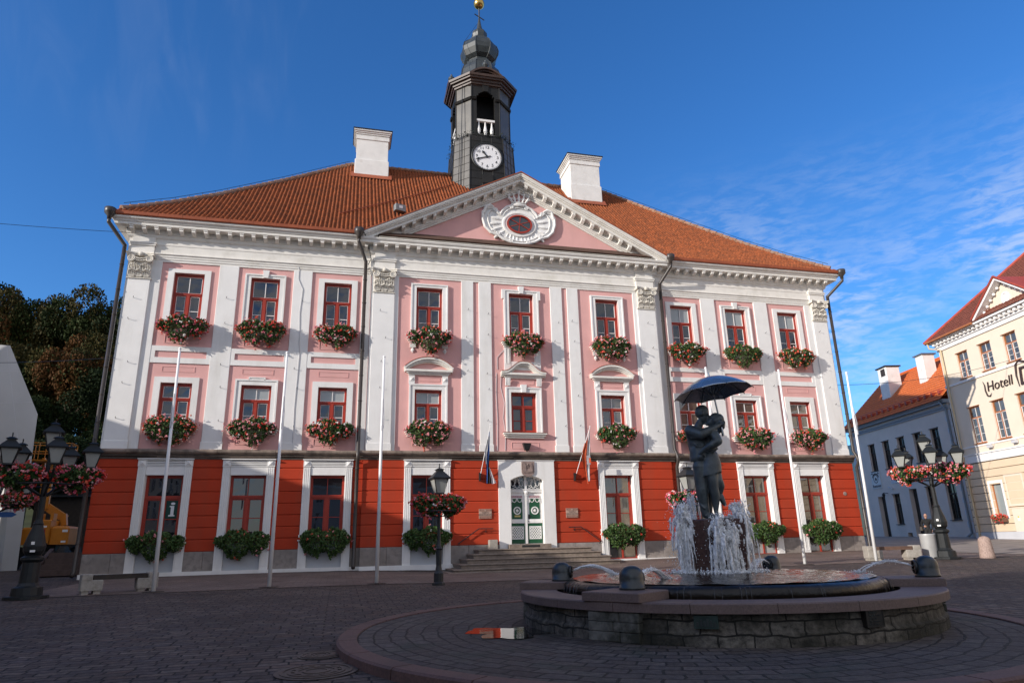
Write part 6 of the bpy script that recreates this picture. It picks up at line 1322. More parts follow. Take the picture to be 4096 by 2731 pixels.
# ------------------------------------------------------------------ flagpoles
q = MB(); q.tube([(0, 0, 0), (0, 0, 7.36)], [0.062, 0.036], 12); q.sphere((0, 0, 7.38), 0.05, 8, 5); PM = q.mesh('pole', [POLEM], True)
q = MB(); q.tube([(0.0, -0.07, 4.9), (0.0, -0.10, 5.4), (0.0, -0.06, 5.9)], 0.012, 5); q.tube([(0.05, -0.06, 4.9), (0.06, -0.09, 5.3), (0.01, -0.06, 5.9)], 0.010, 5); q.box(-0.02, 0.02, -0.10, -0.05, 4.82, 5.0); RP_ = q.mesh('halyard', [GREYTRIM])
q = MB(); q.lathe([(0.30, 0.0), (0.30, 0.02), (0.16, 0.03)], 14); BP_ = q.mesh('base_plate', [DARKWOOD])
for (x, y, tl), lb in zip(((-13.70, -9, -0.012), (-10.50, -9, 0.002), (-7.30, -9, 0.001), (5.0, -9, 0.002), (8.23, -9, 0.003), (11.36, -9, 0.012)), ('white flagpole beside the left bench', 'white flagpole between second and third ground floor windows', 'white flagpole beside the left downpipe of the centre', 'white flagpole hidden behind the statue and umbrella', 'white flagpole right of the fountain statue', 'white flagpole at the right bench, against the sky')):
    t = thing('flagpole', lb, 'flagpole', (x, y, gz(x, y)), 0, 'bare flagpoles in front of the town hall'); link('pole', PM, t); link('halyard', RP_, t); link('base_plate', BP_, t); t.rotation_euler = (0, tl, random.uniform(-1, 1) * 0.2)

# ------------------------------------------------------------------ lanterns
def lantern(mb_f, mb_g, x, y, z, s=1.0):    # z = bottom of the glass; four sided tapering lantern
    def ring(r, zz): return [(x + r * s * a, y + r * s * b, z + zz * s) for a, b in ((-1, -1), (1, -1), (1, 1), (-1, 1))]
    mb_g.rings([ring(0.125, 0.0), ring(0.235, 0.46)], True)
    mb_f.rings([ring(0.14, -0.05), ring(0.14, 0.0)], True)
    for a, b in ((-1, -1), (1, -1), (1, 1), (-1, 1)): mb_f.tube([(x + a * .13 * s, y + b * .13 * s, z), (x + a * .24 * s, y + b * .24 * s, z + 0.46 * s)], 0.018 * s, 4)
    mb_f.rings([ring(0.30, 0.45), ring(0.31, 0.49), ring(0.20, 0.62), ring(0.13, 0.70), ring(0.11, 0.71), ring(0.11, 0.76), ring(0.15, 0.77), ring(0.05, 0.83)], True)
    mb_f.lathe([(0.03, 0.82), (0.045, 0.87), (0.02, 0.90), (0.012, 0.98)], 6, (x, y, z), sx=s, sy=s) if s == 1 else mb_f.tube([(x, y, z + .82 * s), (x, y, z + .97 * s)], 0.02 * s, 5)
    mb_f.tube([(x, y, z - 0.05 * s), (x, y, z - 0.16 * s)], 0.035 * s, 6)
LAMPG2 = LAMPG
def single_lamp(x, y, label, seed, mix):
    z0 = gz(x, y); t = thing('lamp_post', label, 'street lamp', (x, y, z0), 0.15, 'single lantern lamp posts with flower baskets')
    q = MB(); q.lathe([(0.20, 0.0), (0.20, 0.06), (0.15, 0.10), (0.15, 0.34), (0.11, 0.40), (0.085, 0.55), (0.095, 1.0), (0.12, 1.05), (0.085, 1.10), (0.07, 1.18), (0.055, 1.3), (0.048, 2.62)], 10); q.build('post', BLACKM, t)
    f, g = MB(), MB(); lantern(f, g, 0, 0, 2.72, 0.92); l = f.build('lantern', BLACKM, t); g.build('lantern_glass', LAMPG, l)
    f = MB(); f.tube([(0.52 * cos(a), 0.52 * sin(a), 2.15) for a in np.linspace(0, 2 * pi, 17)], 0.02, 5)
    for a in (0, pi / 2, pi, 3 * pi / 2): f.tube([(0, 0, 2.0), (0.3 * cos(a), 0.3 * sin(a), 2.02), (0.52 * cos(a), 0.52 * sin(a), 2.15)], 0.015, 4)
    b = f.build('flower_basket', BLACKM, t)
    for k, a in enumerate((0, pi)):
        lm, bm_ = flower_meshes(seed + k, 1100, 75, mix, 0.46, 0.38, 0.52, 0.3)
        for me, nm in ((lm, 'foliage'), (bm_, 'blossom')):
            o = link(nm, me, b); o.location = (0.36 * cos(a), 0.0, 2.42)
        lm2, bm2 = flower_meshes(seed + 7 + k, 1000, 75, mix, 0.46, 0.38, 0.52, 0.3)
        for me, nm in ((lm2, 'foliage'), (bm2, 'blossom')):
            o = link(nm, me, b); o.location = (0.36 * cos(a), 0.0, 2.42); o.rotation_euler = (0, 0, pi)
single_lamp(-5.53, -10.35, 'black single lantern lamp post with red flower basket, left of the entrance steps', 200, (6, 1.5, 1, 0.2, 3))
single_lamp(3.0, -10.5, 'black single lantern lamp post with pink flower basket behind the statue', 220, (2, 6, 0, 1, 5))
def cluster_lamp(x, y, label, seed, mix, rz=0.0, S=1.0):   # rz turns the post so that its arms face the square
    z0 = gz(x, y); t = thing('lamp_post', label, 'street lamp', (x, y, z0), rz, 'ornate lamp posts with a cluster of lanterns'); t.scale = (S, S, S)
    q = MB(); q.lathe([(0.62, 0.0), (0.62, 0.08), (0.44, 0.09), (0.42, 0.30), (0.33, 0.34), (0.27, 0.42), (0.25, 0.95), (0.33, 1.02), (0.33, 1.08), (0.22, 1.14), (0.30, 1.25), (0.32, 1.38), (0.25, 1.62), (0.17, 1.85), (0.14, 1.95), (0.155, 1.98), (0.13, 2.02), (0.10, 2.1), (0.085, 3.3), (0.12, 3.34), (0.07, 3.4), (0.05, 3.98)], 14, sx=0.86, sy=0.86); q.build('post', LAMPM, t)
    q = MB()
    q.box(-0.09, -0.01, -0.30, -0.275, 1.42, 1.5); q.box(-0.09, 0.03, -0.335, -0.3, 1.22, 1.28); q.build('sticker', HWHITE, t)
    for k in range(5):
        a = 2 * pi * k / 5 - 0.18; f, g = MB(), MB(); lx, ly = 1.05 * cos(a), 1.05 * sin(a)
        f.tube([(0.08 * cos(a), 0.08 * sin(a), 2.75), (0.45 * cos(a), 0.45 * sin(a), 2.95), (0.85 * cos(a), 0.85 * sin(a), 3.18), (lx, ly, 3.42)], 0.03, 6)
        lantern(f, g, lx, ly, 3.58, 0.88); l = f.build('lantern', LAMPM, t); g.build('lantern_glass', LAMPG, l)
    f, g = MB(), MB(); lantern(f, g, 0, 0, 4.12, 0.88); l = f.build('lantern', LAMPM, t); g.build('lantern_glass', LAMPG, l)
    f = MB(); f.tube([(0.78 * cos(a), 0.78 * sin(a), 3.05) for a in np.linspace(0, 2 * pi, 21)], 0.025, 5); b = f.build('flower_basket', LAMPM, t)
    for k, a in enumerate((0.05, pi - 0.05)):
        for h_ in (0, 1):
            lm, bm_ = flower_meshes(seed + k + 5 * h_, 1400, 130, mix, 0.68, 0.52, 0.62, 0.25)
            for me, nm in ((lm, 'foliage'), (bm_, 'blossom')):
                o = link(nm, me, b); o.location = (0.70 * cos(a), 0.70 * sin(a), 3.36); o.rotation_euler = (0, 0, pi * h_)
    return t
cluster_lamp(-16.75, -9.55, 'large dark lamp post with six lanterns beside the left bench', 240, (5, 4, 0.5, 0.3, 3), 0.35)
cluster_lamp(14.40, -9.20, 'large grey lamp post with six lanterns before the grey house', 260, (3, 5, 4, 0.8, 3), -0.79)
l2 = cluster_lamp(-23.1, 3.0, 'lamp post with blue arrow sign cut off by the left photo edge', 280, (3, 5, 1, 0.3, 3), 0.2)
q = MB(); q.prism([(0.0, 2.55), (0.62, 2.55), (0.80, 2.66), (0.62, 2.77), (0.0, 2.77)], -0.13, -0.10); q.build('arrow_sign', M('blue_sign', (0.02, 0.09, 0.28), 0.5, 0.05), l2)

# ------------------------------------------------------------------ benches, bins, bollards
def bench(x, y, rz, label, wood):
    t = thing('bench', label, 'bench', (x, y, gz(x, y)), rz, 'concrete benches beside the flagpoles')
    for s in (-1, 1):
        q = MB(); q.bbox(-0.28, 0.28, -0.24, 0.24, 0.10, 0.388, 0.02); q.bbox(*((0.0, 0.28) if s > 0 else (-0.28, 0.0)), -0.24, 0.24, 0.386, 0.55, 0.02); q.box(-0.24, -0.06, -0.2, 0.2, -0.05, 0.101); q.box(0.06, 0.24, -0.2, 0.2, -0.05, 0.101); o = q.build('leg', CONC, t); o.location = (s * 0.72, 0, 0)
    for k in range(4): q = MB(); q.bbox(-0.70, 0.70, -0.21 + k * 0.108, -0.115 + k * 0.108, 0.39, 0.52, 0.008); q.build('slat', wood, t)
bench(-14.75, -8.55, radians(24), 'bench of concrete blocks and dark boards at the left, in shade', DARKWOOD)
bench(12.35, -8.75, radians(-18), 'bench of pale concrete blocks and brown boards at the right, in sun', M('brown_board', (0.12, 0.07, 0.05), 0.6, 0.2, 5))
q = MB(); q.lathe([(0.25, 0.02), (0.27, 0.06), (0.29, 0.9), (0.30, 0.93), (0.28, 0.95), (0.26, 0.93), (0.25, 0.70)], 20); BM = q.mesh('litter_bin', [BINM], True)
for x, y, lb in ((14.0, -8.9, 'pale metal litter bin beside the right lamp post'), (-18.12, -9.75, 'grey litter bin cut off by the left photo edge')):
    o = link('litter_bin', BM); o.location = (x, y, gz(x, y)); tag(o, lb, 'litter bin', 'round litter bins')
q = MB(); q.lathe([(0.27, -0.1), (0.26, 0.1), (0.22, 0.62), (0.20, 0.72), (0.13, 0.79), (0.03, 0.82)], 16); BOM = q.mesh('bollard', [BOLL], True)
for x, y, lb in ((15.95, -9.6, 'pinkish stone bollard in front of the hotel'), (-24.6, 4.5, 'brown stone bollard at the left edge before the black car')):
    o = link('bollard', BOM); o.location = (x, y, gz(x, y)); tag(o, lb, 'bollard', 'round topped stone bollards')
q = MB(); q.bbox(-0.19, 0.19, -0.19, 0.19, 0, 0.40, 0.02); o = q.build('stone_block', CONC); o.location = (-1.72, -0.66, 0.722); tag(o, 'small square stone block standing on the top step left of the door', 'stone block')
sp = thing('spotlight', 'small black spotlight under the middle window above the entrance', 'spotlight', (0.06, YP['c'] - 0.12, 5.13))
q = MB(); q.tube([(0, 0, 0.0), (0, 0, 0.10)], 0.03, 6); q.build('bracket', BLACKM, sp)
q = MB(); q.rings([[(-0.10, -0.08, 0.08), (0.10, -0.08, 0.08), (0.10, 0.08, 0.08), (-0.10, 0.08, 0.08)], [(-0.20, -0.14, 0.42), (0.20, -0.14, 0.40), (0.20, 0.10, 0.40), (-0.20, 0.10, 0.42)], [(-0.15, -0.1, 0.37), (0.15, -0.1, 0.36), (0.15, 0.06, 0.36), (-0.15, 0.06, 0.37)]], True); q.build('housing', BLACKM, sp)
fl = thing('floodlight', 'grey floodlight on the roof beside the pediment slope', 'floodlight', (-6.1, 2.4, roof_z(3.3)), 0.3)
q = MB(); q.tube([(0, 0.2, -0.1), (0, 0, 0.35)], 0.04, 6); q.tube([(-0.2, 0.2, -0.2), (-0.2, 0, 0.3)], 0.03, 6); q.build('bracket', BLACKM, fl); q = MB(); q.bbox(-0.32, 0.30, -0.22, 0.10, 0.22, 0.62, 0.03); q.build('housing', M('grey_housing', (0.22, 0.23, 0.23), 0.5, 0.1), fl); q = MB(); q.box(-0.1, 0.1, -0.228, -0.222, 0.36, 0.52); q.build('lens', WHITEF, fl)
for (x, y, r, lb) in ((-8.68, -21.95, 0.26, 'small round iron manhole cover in the cobbles left of the red kerb'), (-8.70, -23.05, 0.42, 'large oval looking iron manhole cover nearest the camera')):
    q = MB(); q.lathe([(r * 1.12, 0.006), (r * 1.12, 0.012), (r * 1.02, 0.014)], 28)
    for k in range(4): q.lathe([(r * (0.98 - 0.2 * k), 0.014), (r * (0.98 - 0.2 * k), 0.022), (r * (0.88 - 0.2 * k), 0.022), (r * (0.88 - 0.2 * k), 0.014)], 28, cap=False)
    for k in range(12): a = 2 * pi * k / 12; q.box(r * 0.6 * cos(a) - .03, r * 0.6 * cos(a) + .03, r * 0.6 * sin(a) - .03, r * 0.6 * sin(a) + .03, 0.012, 0.024)
    o = q.build('manhole_cover', M('rusty_iron', (0.075, 0.058, 0.05), 0.55, 0.3, 20, metal=0.3) if 'rusty_iron' not in bpy.data.materials else bpy.data.materials['rusty_iron']); o.location = (x, y, gz(x, y)); o.rotation_euler = (0.02, -0.006, 0); tag(o, lb, 'manhole cover')
# steps at the left side of the town hall
q = MB()
for k in range(4): q.box(-0.9, 0.9, -1.4 + k * 0.34, 0.2, 0, 0.24 * (k + 1))
q.prism([(-1.08, 0), (-0.92, 0), (-0.92, 0.3), (-1.08, 0.3)], -1.5, 0.2); q.rings([[(-1.08, -1.5, 0.0), (-0.92, -1.5, 0.0), (-0.92, -1.5, 0.25), (-1.08, -1.5, 0.25)], [(-1.08, 0.2, 0.0), (-0.92, 0.2, 0.0), (-0.92, 0.2, 1.15), (-1.08, 0.2, 1.15)]])
o = q.build('side_steps', M('dark_brown_step', (0.10, 0.065, 0.055), 0.7, 0.2, 4)); o.location = (-20.1, 4.0, 0.05); tag(o, 'short flight of dark brown steps beside the left corner of the town hall', 'steps')

# ------------------------------------------------------------------ flags on the front
def flag(name, label, bx, tip, cloths):
    y0 = YR['c'] - 0.05; t = thing(name, label, 'flag', (bx, y0, 3.92))
    dx, dz = tip[0] - bx, tip[1] - 3.92; out = -0.95
    q = MB(); q.box(-0.03, 0.03, -0.08, 0.05, -0.16, 0.22); q.tube([(0, -0.04, -0.1), (0.03, -0.16, 0.18)], 0.035, 6); q.build('bracket', BLACKM, t)
    q = MB(); q.tube([(0, -0.06, -0.05), (dx, out, dz)], 0.016, 8); q.sphere((dx, out, dz + 0.03), 0.03, 6, 5); q.build('staff', POLEM, t)
    for nm, m, left, right in cloths:          # left/right outlines as (u 0..1 top->bottom : x offset, z offset) with fold waves in depth
        q = MB(); n = 12; g = []
        for i in range(n + 1):
            u = i / n
            def ip(P):
                k = u * (len(P) - 1); a = min(int(k), len(P) - 2); f = k - a
                return (P[a][0] * (1 - f) + P[a + 1][0] * f, P[a][1] * (1 - f) + P[a + 1][1] * f)
            A, B = ip(left), ip(right); r = []
            for j in range(7):
                v = j / 6; z = A[1] * (1 - v) + B[1] * v; r.append((A[0] * (1 - v) + B[0] * v, out * max(0.2, min(1, z / max(dz, .1))) * (0.55 + .45 * 1) - 0.05 * sin(v * 9 + u * 3) - 0.02, z))
            g.append(r)
        vs = [p for r in g for p in r]; fs = [(i * 7 + j, i * 7 + j + 1, i * 7 + j + 8, i * 7 + j + 7) for i in range(n) for j in range(6)]
        q.add(vs, fs); q.build(nm, m, t, smooth=True)
    return t
flag('flag', 'blue, black and white striped flag on a slanting staff left of the entrance', -2.27, (-1.93, 6.22), [
    ('white_stripe', WHITEF, [(0.22, 1.62), (0.15, 1.15), (0.20, 0.75), (0.28, 0.50)], [(0.30, 1.85), (0.28, 1.2), (0.30, 0.75), (0.33, 0.5)]),
    ('blue_stripe', BLUEF, [(0.31, 2.0), (0.28, 1.2), (0.27, 0.45), (0.28, -0.28)], [(0.32, 2.02), (0.39, 1.2), (0.38, 0.45), (0.34, -0.30)]),
    ('black_stripe', BLACKF, [(0.36, 0.95), (0.36, 0.5), (0.34, 0.1), (0.32, -0.31)], [(0.38, 0.95), (0.42, 0.45), (0.47, 0.1), (0.55, -0.30)]),
    ('white_stripe', M('greyish_white_cloth', (0.62, 0.56, 0.57), 0.8, 0.05), [(0.40, 0.45), (0.45, 0.15), (0.50, -0.1), (0.53, -0.32)], [(0.41, 0.48), (0.55, 0.2), (0.66, -0.05), (0.76, -0.27)])])
f2 = flag('flag', 'white and red flag with a small crest on a slanting staff right of the entrance', 2.40, (2.98, 6.22), [
    ('white_stripe', WHITEF, [(0.54, 2.1), (0.52, 1.3), (0.56, 0.4), (0.60, -0.2)], [(0.56, 2.12), (0.68, 1.3), (0.74, 0.4), (0.72, -0.18)]),
    ('red_stripe', REDF, [(0.36, 1.55), (0.24, 1.0), (0.42, 0.4), (0.56, -0.33)], [(0.50, 1.75), (0.52, 1.2), (0.57, 0.4), (0.63, -0.31)])])
q = MB(); q.box(0.44, 0.62, -0.66, -0.64, 0.55, 0.98); q.build('crest', M('grey_crest', (0.42, 0.40, 0.42), 0.8, 0.5, 30), f2)
q = MB(); q.box(0.55, 0.64, -0.672, -0.661, 0.62, 0.86); q.build('crest', REDF, f2)

# ------------------------------------------------------------------ overhead wires
def wire(p, r, sag, label):
    P = Vector(p); Q = Vector(r); q = MB(); q.tube([tuple(P.lerp(Q, k / 20) - Vector((0, 0, sag * 4 * (k / 20) * (1 - k / 20)))) for k in range(21)], 0.012, 4)
    tag(q.build('overhead_wire', BLACKM), label, 'wire')
wire((-18.6, -0.3, 15.0), (-40, 2, 17.0), 0.4, 'thin wire from the left eaves of the town hall across the sky')
wire((-18.3, -0.35, 9.05), (-36, 6, 10.6), 0.5, 'thin wire from the left corner pilaster towards the white gallery')
wire((18.35, -0.30, 9.05), (33.2, 1.0, 11.6), 0.4, 'thin wire from the right corner pilaster towards the hotel')

# ------------------------------------------------------------------ fountain
FX, FY = -2.34, -21.05
KX, KY, KR = -3.44, -21.45, 5.05
PZ0 = -0.325
def pz(x, y): return PZ0 + 0.5 * (gz(x, y) - gz(KX, KY))
# raised round platform of ring-laid cobbles with its red granite kerb
q = MB(); q.uv = []
nr, na = 12, 120
for i in range(nr + 1):
    r = 2.0 + (KR - 0.26 - 2.0) * i / nr
    for k in range(na + 1):
        a = 2 * pi * k / na; x, y = KX + r * cos(a), KY + r * sin(a); q.v.append((x, y, pz(x, y))); q.uv.append((a * 3.9, r))
for i in range(nr):
    for k in range(na): a = i * (na + 1) + k; q.f.append((a, a + 1, a + na + 2, a + na + 1)); q.m.append(0)
tag(q.build('round_paved_platform', RINGCOB), kind='structure')
q = MB(); segs = 26
for k in range(segs):
    a0, a1 = 2 * pi * k / segs + 0.002, 2 * pi * (k + 1) / segs - 0.002; R_ = []
    for t in np.linspace(0, 1, 6):
        a = a0 + (a1 - a0) * t
        P = [(KR - 0.28, -0.15), (KR - 0.28, 0.012), (KR - 0.27, 0.022), (KR - 0.03, 0.022), (KR, 0.0), (KR + 0.01, -0.22)]
        R_.append([(KX + r * cos(a), KY + r * sin(a), pz(KX + r * cos(a), KY + r * sin(a)) + z) for r, z in P])
    q.rings(R_, True)
tag(q.build('granite_kerb_ring', KERB), kind='structure')
q = MB(); pts = []
for k in range(40):
    a = 2 * pi * k / 40; rr = 1 + 0.22 * sin(3 * a + 1) + 0.14 * sin(7 * a) + 0.06 * sin(13 * a)
    x, y = -5.98 + 0.66 * rr * cos(a), -21.45 + 0.62 * rr * sin(a); pts.append((x, y, pz(-5.98, -21.45) + 0.006))
q.add(pts, [tuple(range(40))]); tag(q.build('puddle_water', PUD), kind='structure')

FT = thing('fountain', 'round granite block fountain basin with four bronze domed spouts', 'fountain', (FX, FY, pz(FX, FY)))
Z = -pz(FX, FY)          # local z = world z + Z
def ringmesh(prof, n=96, uvr=None):
    q = MB(); q.uv = []
    for i, (r, z) in enumerate(prof):
        for k in range(n + 1): a = 2 * pi * k / n; q.v.append((r * cos(a), r * sin(a), z + Z)); q.uv.append((a * 3.1, (z if uvr is None else uvr[i])))
    for i in range(len(prof) - 1):
        for k in range(n): a = i * (n + 1) + k; q.f.append((a, a + 1, a + n + 2, a + n + 1)); q.m.append(0)
    return q
ringmesh([(3.23, -0.45), (3.23, -0.19), (3.20, -0.17), (3.19, -0.16), (3.17, 0.035)]).build('basin_wall', BLOCKS, FT)
ringmesh([(2.66, 0.035), (2.66, -0.35), (0.0, -0.36)]).build('inner_basin', DISH, FT)
caps = MB(); nseg = 20
for k in range(nseg):
    a0, a1 = 2 * pi * k / nseg + 0.0012, 2 * pi * (k + 1) / nseg - 0.0012
    caps.rings([[(r * cos(a), r * sin(a), z + Z) for r, z in ((2.68, 0.036), (2.68, 0.148), (2.69, 0.155), (3.275, 0.155), (3.29, 0.14), (3.29, 0.036))] for a in np.linspace(a0, a1, 7)], True)
caps.build('rim', CAPG, FT)
dish = ringmesh([(0.02, 0.375), (0.9, 0.368), (1.6, 0.355), (2.1, 0.338), (2.38, 0.318), (2.49, 0.285), (2.535, 0.235), (2.53, 0.15), (2.48, 0.06), (2.40, 0.0), (2.1, -0.08), (1.8, -0.30)], 96).build('dish', DISH, FT, smooth=True)
w = MB(); n = 90; w.uv = None          # thin wind-rippled sheet of water on the dish
rs = [0.02] + list(np.linspace(0.3, 2.40, 34))
def zd(r): 
    P = [(0.0, 0.375), (0.9, 0.368), (1.6, 0.355), (2.1, 0.338), (2.38, 0.318), (2.49, 0.285)]
    for (a, za), (b, zb) in zip(P, P[1:]):
        if r <= b: return za + (zb - za) * (r - a) / (b - a)
    return 0.245
w.rings([[(FX + r * cos(2 * pi * k / n), FY + r * sin(2 * pi * k / n), zd(r) + 0.012 + 0.006 * sin(r * 31 + 3 * sin(k * .5)) + 0.005 * sin(k * 1.9 + r * 11) + random.uniform(-.003, .003)) for k in range(n)] for r in rs], False)
tag(w.build('water', WATERM, smooth=True), kind='structure')
w = MB(); w.lathe([(0.02, 0.0), (2.655, 0.0)], 64, (FX, FY, -0.06), cap=False); tag(w.build('basin_water', WATERM), kind='structure')
DOMES = [(-4.66, -19.80, 0), (-4.55, -22.62, 1), (0.50, -22.52, 2), (-0.27, -19.55, 3)]
for dx, dy, k in DOMES:
    lx, ly = dx - FX, dy - FY; a = atan2(ly, lx); R = Matrix.Translation((lx, ly, 0)) @ Matrix.Rotation(a, 4, 'Z')
    oo = 3.27 - sqrt(lx * lx + ly * ly)
    q = MB(); q.bbox(oo - 0.76, oo + 0.03, -0.45, 0.45, 0.157 + Z, 0.27 + Z, 0.012); q.xf(R); p = q.build('pier', CAPG, FT)
    q = MB(); q.uv = None
    for j in range(4):
        z0, z1 = -0.45 + j * 0.121, -0.45 + (j + 1) * 0.121 - 0.008
        for c in range(2): q.bbox(oo - 0.5, oo - 0.01, -0.39 + c * 0.39 + (0.1 if j % 2 else 0) * (c == 1) , (-0.005 if c == 0 else 0.39) + (0.1 if j % 2 else 0) * (c == 0), z0 + Z, z1 + Z, 0.012)
    q.xf(R); q.build('pier_wall', M('mossy_granite', (0.14, 0.13, 0.11), 0.9, 0.35, 9, 0.6, 18, stain=(0.022, 0.023, 0.014, 0.9), stain_scale=2.2, stain_lo=0.42, stain_hi=0.58) if 'mossy_granite' not in bpy.data.materials else bpy.data.materials['mossy_granite'], p)
    q = MB(); q.lathe([(0.180, 0.27), (0.180, 0.305), (0.172, 0.31), (0.172, 0.42), (0.166, 0.475), (0.145, 0.525), (0.11, 0.56), (0.06, 0.582), (0.004, 0.588)], 28, (0, 0, Z)); q.xf(R); sp_ = q.build('spout', BRONZE2, FT, smooth=True)
    q = MB(); q.lathe([(0.085, -0.02), (0.105, 0.0), (0.105, 0.03), (0.085, 0.03), (0.083, -0.01), (0.0, -0.012)], 20, cap=False); q.v = [(-0.155 - v[2], v[0], 0.42 + Z + v[1]) for v in q.v]; q.xf(R); q.build('spout_mouth', BLACKM, sp_)
    q = MB(); q.box(-0.20, -0.15, -0.09, 0.09, 0.44 + Z, 0.45 + Z); q.box(-0.20, -0.15, -0.09, 0.09, 0.38 + Z, 0.39 + Z); q.xf(R); q.build('spout_lip', BRONZE2, sp_)
def plaque(ang, w_, h_, zc, m, lines, size):
    R = Matrix.Rotation(ang + pi / 2, 4, 'Z')
    q = MB(); q.bbox(-w_ / 2, w_ / 2, -3.255, -3.17, zc - h_ / 2 + Z, zc + h_ / 2 + Z, 0.006); q.frame(-w_ / 2, w_ / 2, zc - h_ / 2 + Z, zc + h_ / 2 + Z, 0.012, -3.26, -3.25); q.xf(R); p = q.build('plaque', m, FT)
    for i, l in enumerate(lines): text('plaque_lettering', l, size, 0.002, BRONZE2, R @ Matrix.Translation(((0.0 if i % 2 else -0.03), -3.258, zc + h_ / 2 - (i + 1) * h_ / (len(lines) + 1) + Z)) @ Matrix.Rotation(pi / 2, 4, 'X'), p)
    return p
DPL = M('dark_bronze_plaque', (0.028, 0.026, 0.024), 0.4, 0.2, 8, metal=0.4)
plaque(radians(-86), 0.27, 0.20, -0.06, DPL, ['Skulptor', 'Mati Karmin', 'Arhitekt', 'Tiit Trummal', 'A.D. 1998'], 0.034)
g = plaque(radians(-123), 0.29, 0.15, -0.06, M('green_bronze_plaque', (0.035, 0.055, 0.048), 0.45, 0.3, 8, metal=0.4), [], 0.03)
R = Matrix.Rotation(radians(-123) + pi / 2, 4, 'Z'); q = MB()
for x, h_ in ((-0.10, 0.05), (-0.06, 0.08), (-0.02, 0.06), (0.02, 0.09), (0.06, 0.07), (0.10, 0.05)): q.box(x - 0.012, x + 0.012, -3.264, -3.254, -0.11 + Z, -0.11 + h_ + Z)
q.xf(R); q.build('plaque_relief', BRONZE2, g)

# ---- the bronze couple on their stone
VW = Vector((5.85, 10.65, 0)).normalized(); VR = Vector((VW.y, -VW.x, 0))      # towards / across, as modelled
SRZ = atan2(VR.y, VR.x)                                        # local x = across, local -y = towards the camera side
q = MB()
pr = [(-0.42, -0.28), (-0.20, -0.36), (0.20, -0.37), (0.44, -0.30), (0.50, -0.05), (0.47, 0.22), (0.22, 0.35), (-0.20, 0.35), (-0.45, 0.22), (-0.48, -0.02)]
q.rings([[(x * s + 0.13, y * s, z) for x, y in pr] for z, s in ((0.25, 0.94), (0.55, 0.95), (1.15, 1.0), (1.215, 1.0), (1.235, 0.96))], True)
PED_T = q.build('pedestal', PEDE, FT); PED_T.location = (-0.06, 0, Z); PED_T.rotation_euler = (0, 0, SRZ)
STAT = thing('statue', 'dark bronze statue of a kissing couple under an umbrella on a stone', 'statue', (FX - 0.06, FY, 0), SRZ)

def skin_verts(joints, bones):      # tapering limbs with a ball at each joint; fuse() melts them into one skin
    mb = MB()
    rad = lambda n: (joints[n][1] if not isinstance(joints[n][1], tuple) else joints[n][1][0])
    for n in joints: mb.sphere(joints[n][0], rad(n), 14, 10, sy=(joints[n][1][1] / joints[n][1][0] if isinstance(joints[n][1], tuple) else 1))
    for p, q in bones:
        A, B = Vector(joints[p][0]), Vector(joints[q][0]); ra, rb = rad(p), rad(q); bulge = 1.0 if min(ra, rb) > 0.09 else 1.05
        mb.tube([A, A.lerp(B, 0.33), A.lerp(B, 0.67), B], [ra * .98, (ra * .67 + rb * .33) * bulge, (ra * .33 + rb * .67) * bulge, rb * .98], 14)
    return mb
def fuse(name, mb, voxel, smooth, mat, parent):      # melt overlapping shapes into one continuous skin
    me = mb.mesh('tmp_fuse', [mat]); o = bpy.data.objects.new('tmp_fuse', me); COL.objects.link(o)
    r = o.modifiers.new('re', 'REMESH'); r.mode = 'VOXEL'; r.voxel_size = voxel
    s_ = o.modifiers.new('sm', 'SMOOTH'); s_.iterations = smooth; s_.factor = 0.5
    out = bpy.data.meshes.new_from_object(o.evaluated_get(bpy.context.evaluated_depsgraph_get())); bpy.data.objects.remove(o)
    out.materials.clear(); out.materials.append(mat); out.polygons.foreach_set('use_smooth', [True] * len(out.polygons)); return link(name, out, parent)
def fingers(mb, palm, direction, curl, n=5, L=0.085, r=0.0105, spread=(0, 0, 1)):
    d = Vector(direction).normalized(); c = Vector(curl).normalized(); sp = Vector(spread)
    for k in range(4):
        b = Vector(palm) + sp * (0.030 - 0.02 * k) + d * 0.03; l = L * (0.9, 1.0, 0.95, 0.75)[k]
        mb.tube([b, b + d * l * 0.45, b + d * l * 0.75 + c * l * 0.25, b + d * l * 0.80 + c * l * 0.62], [r * 1.1, r, r * 0.92, r * 0.7], 6)
    b = Vector(palm) + sp * 0.035; mb.tube([b, b + sp * 0.03 + d * 0.02, b + sp * 0.045 + d * 0.055], [r * 1.25, r * 1.1, r * 0.8], 6)
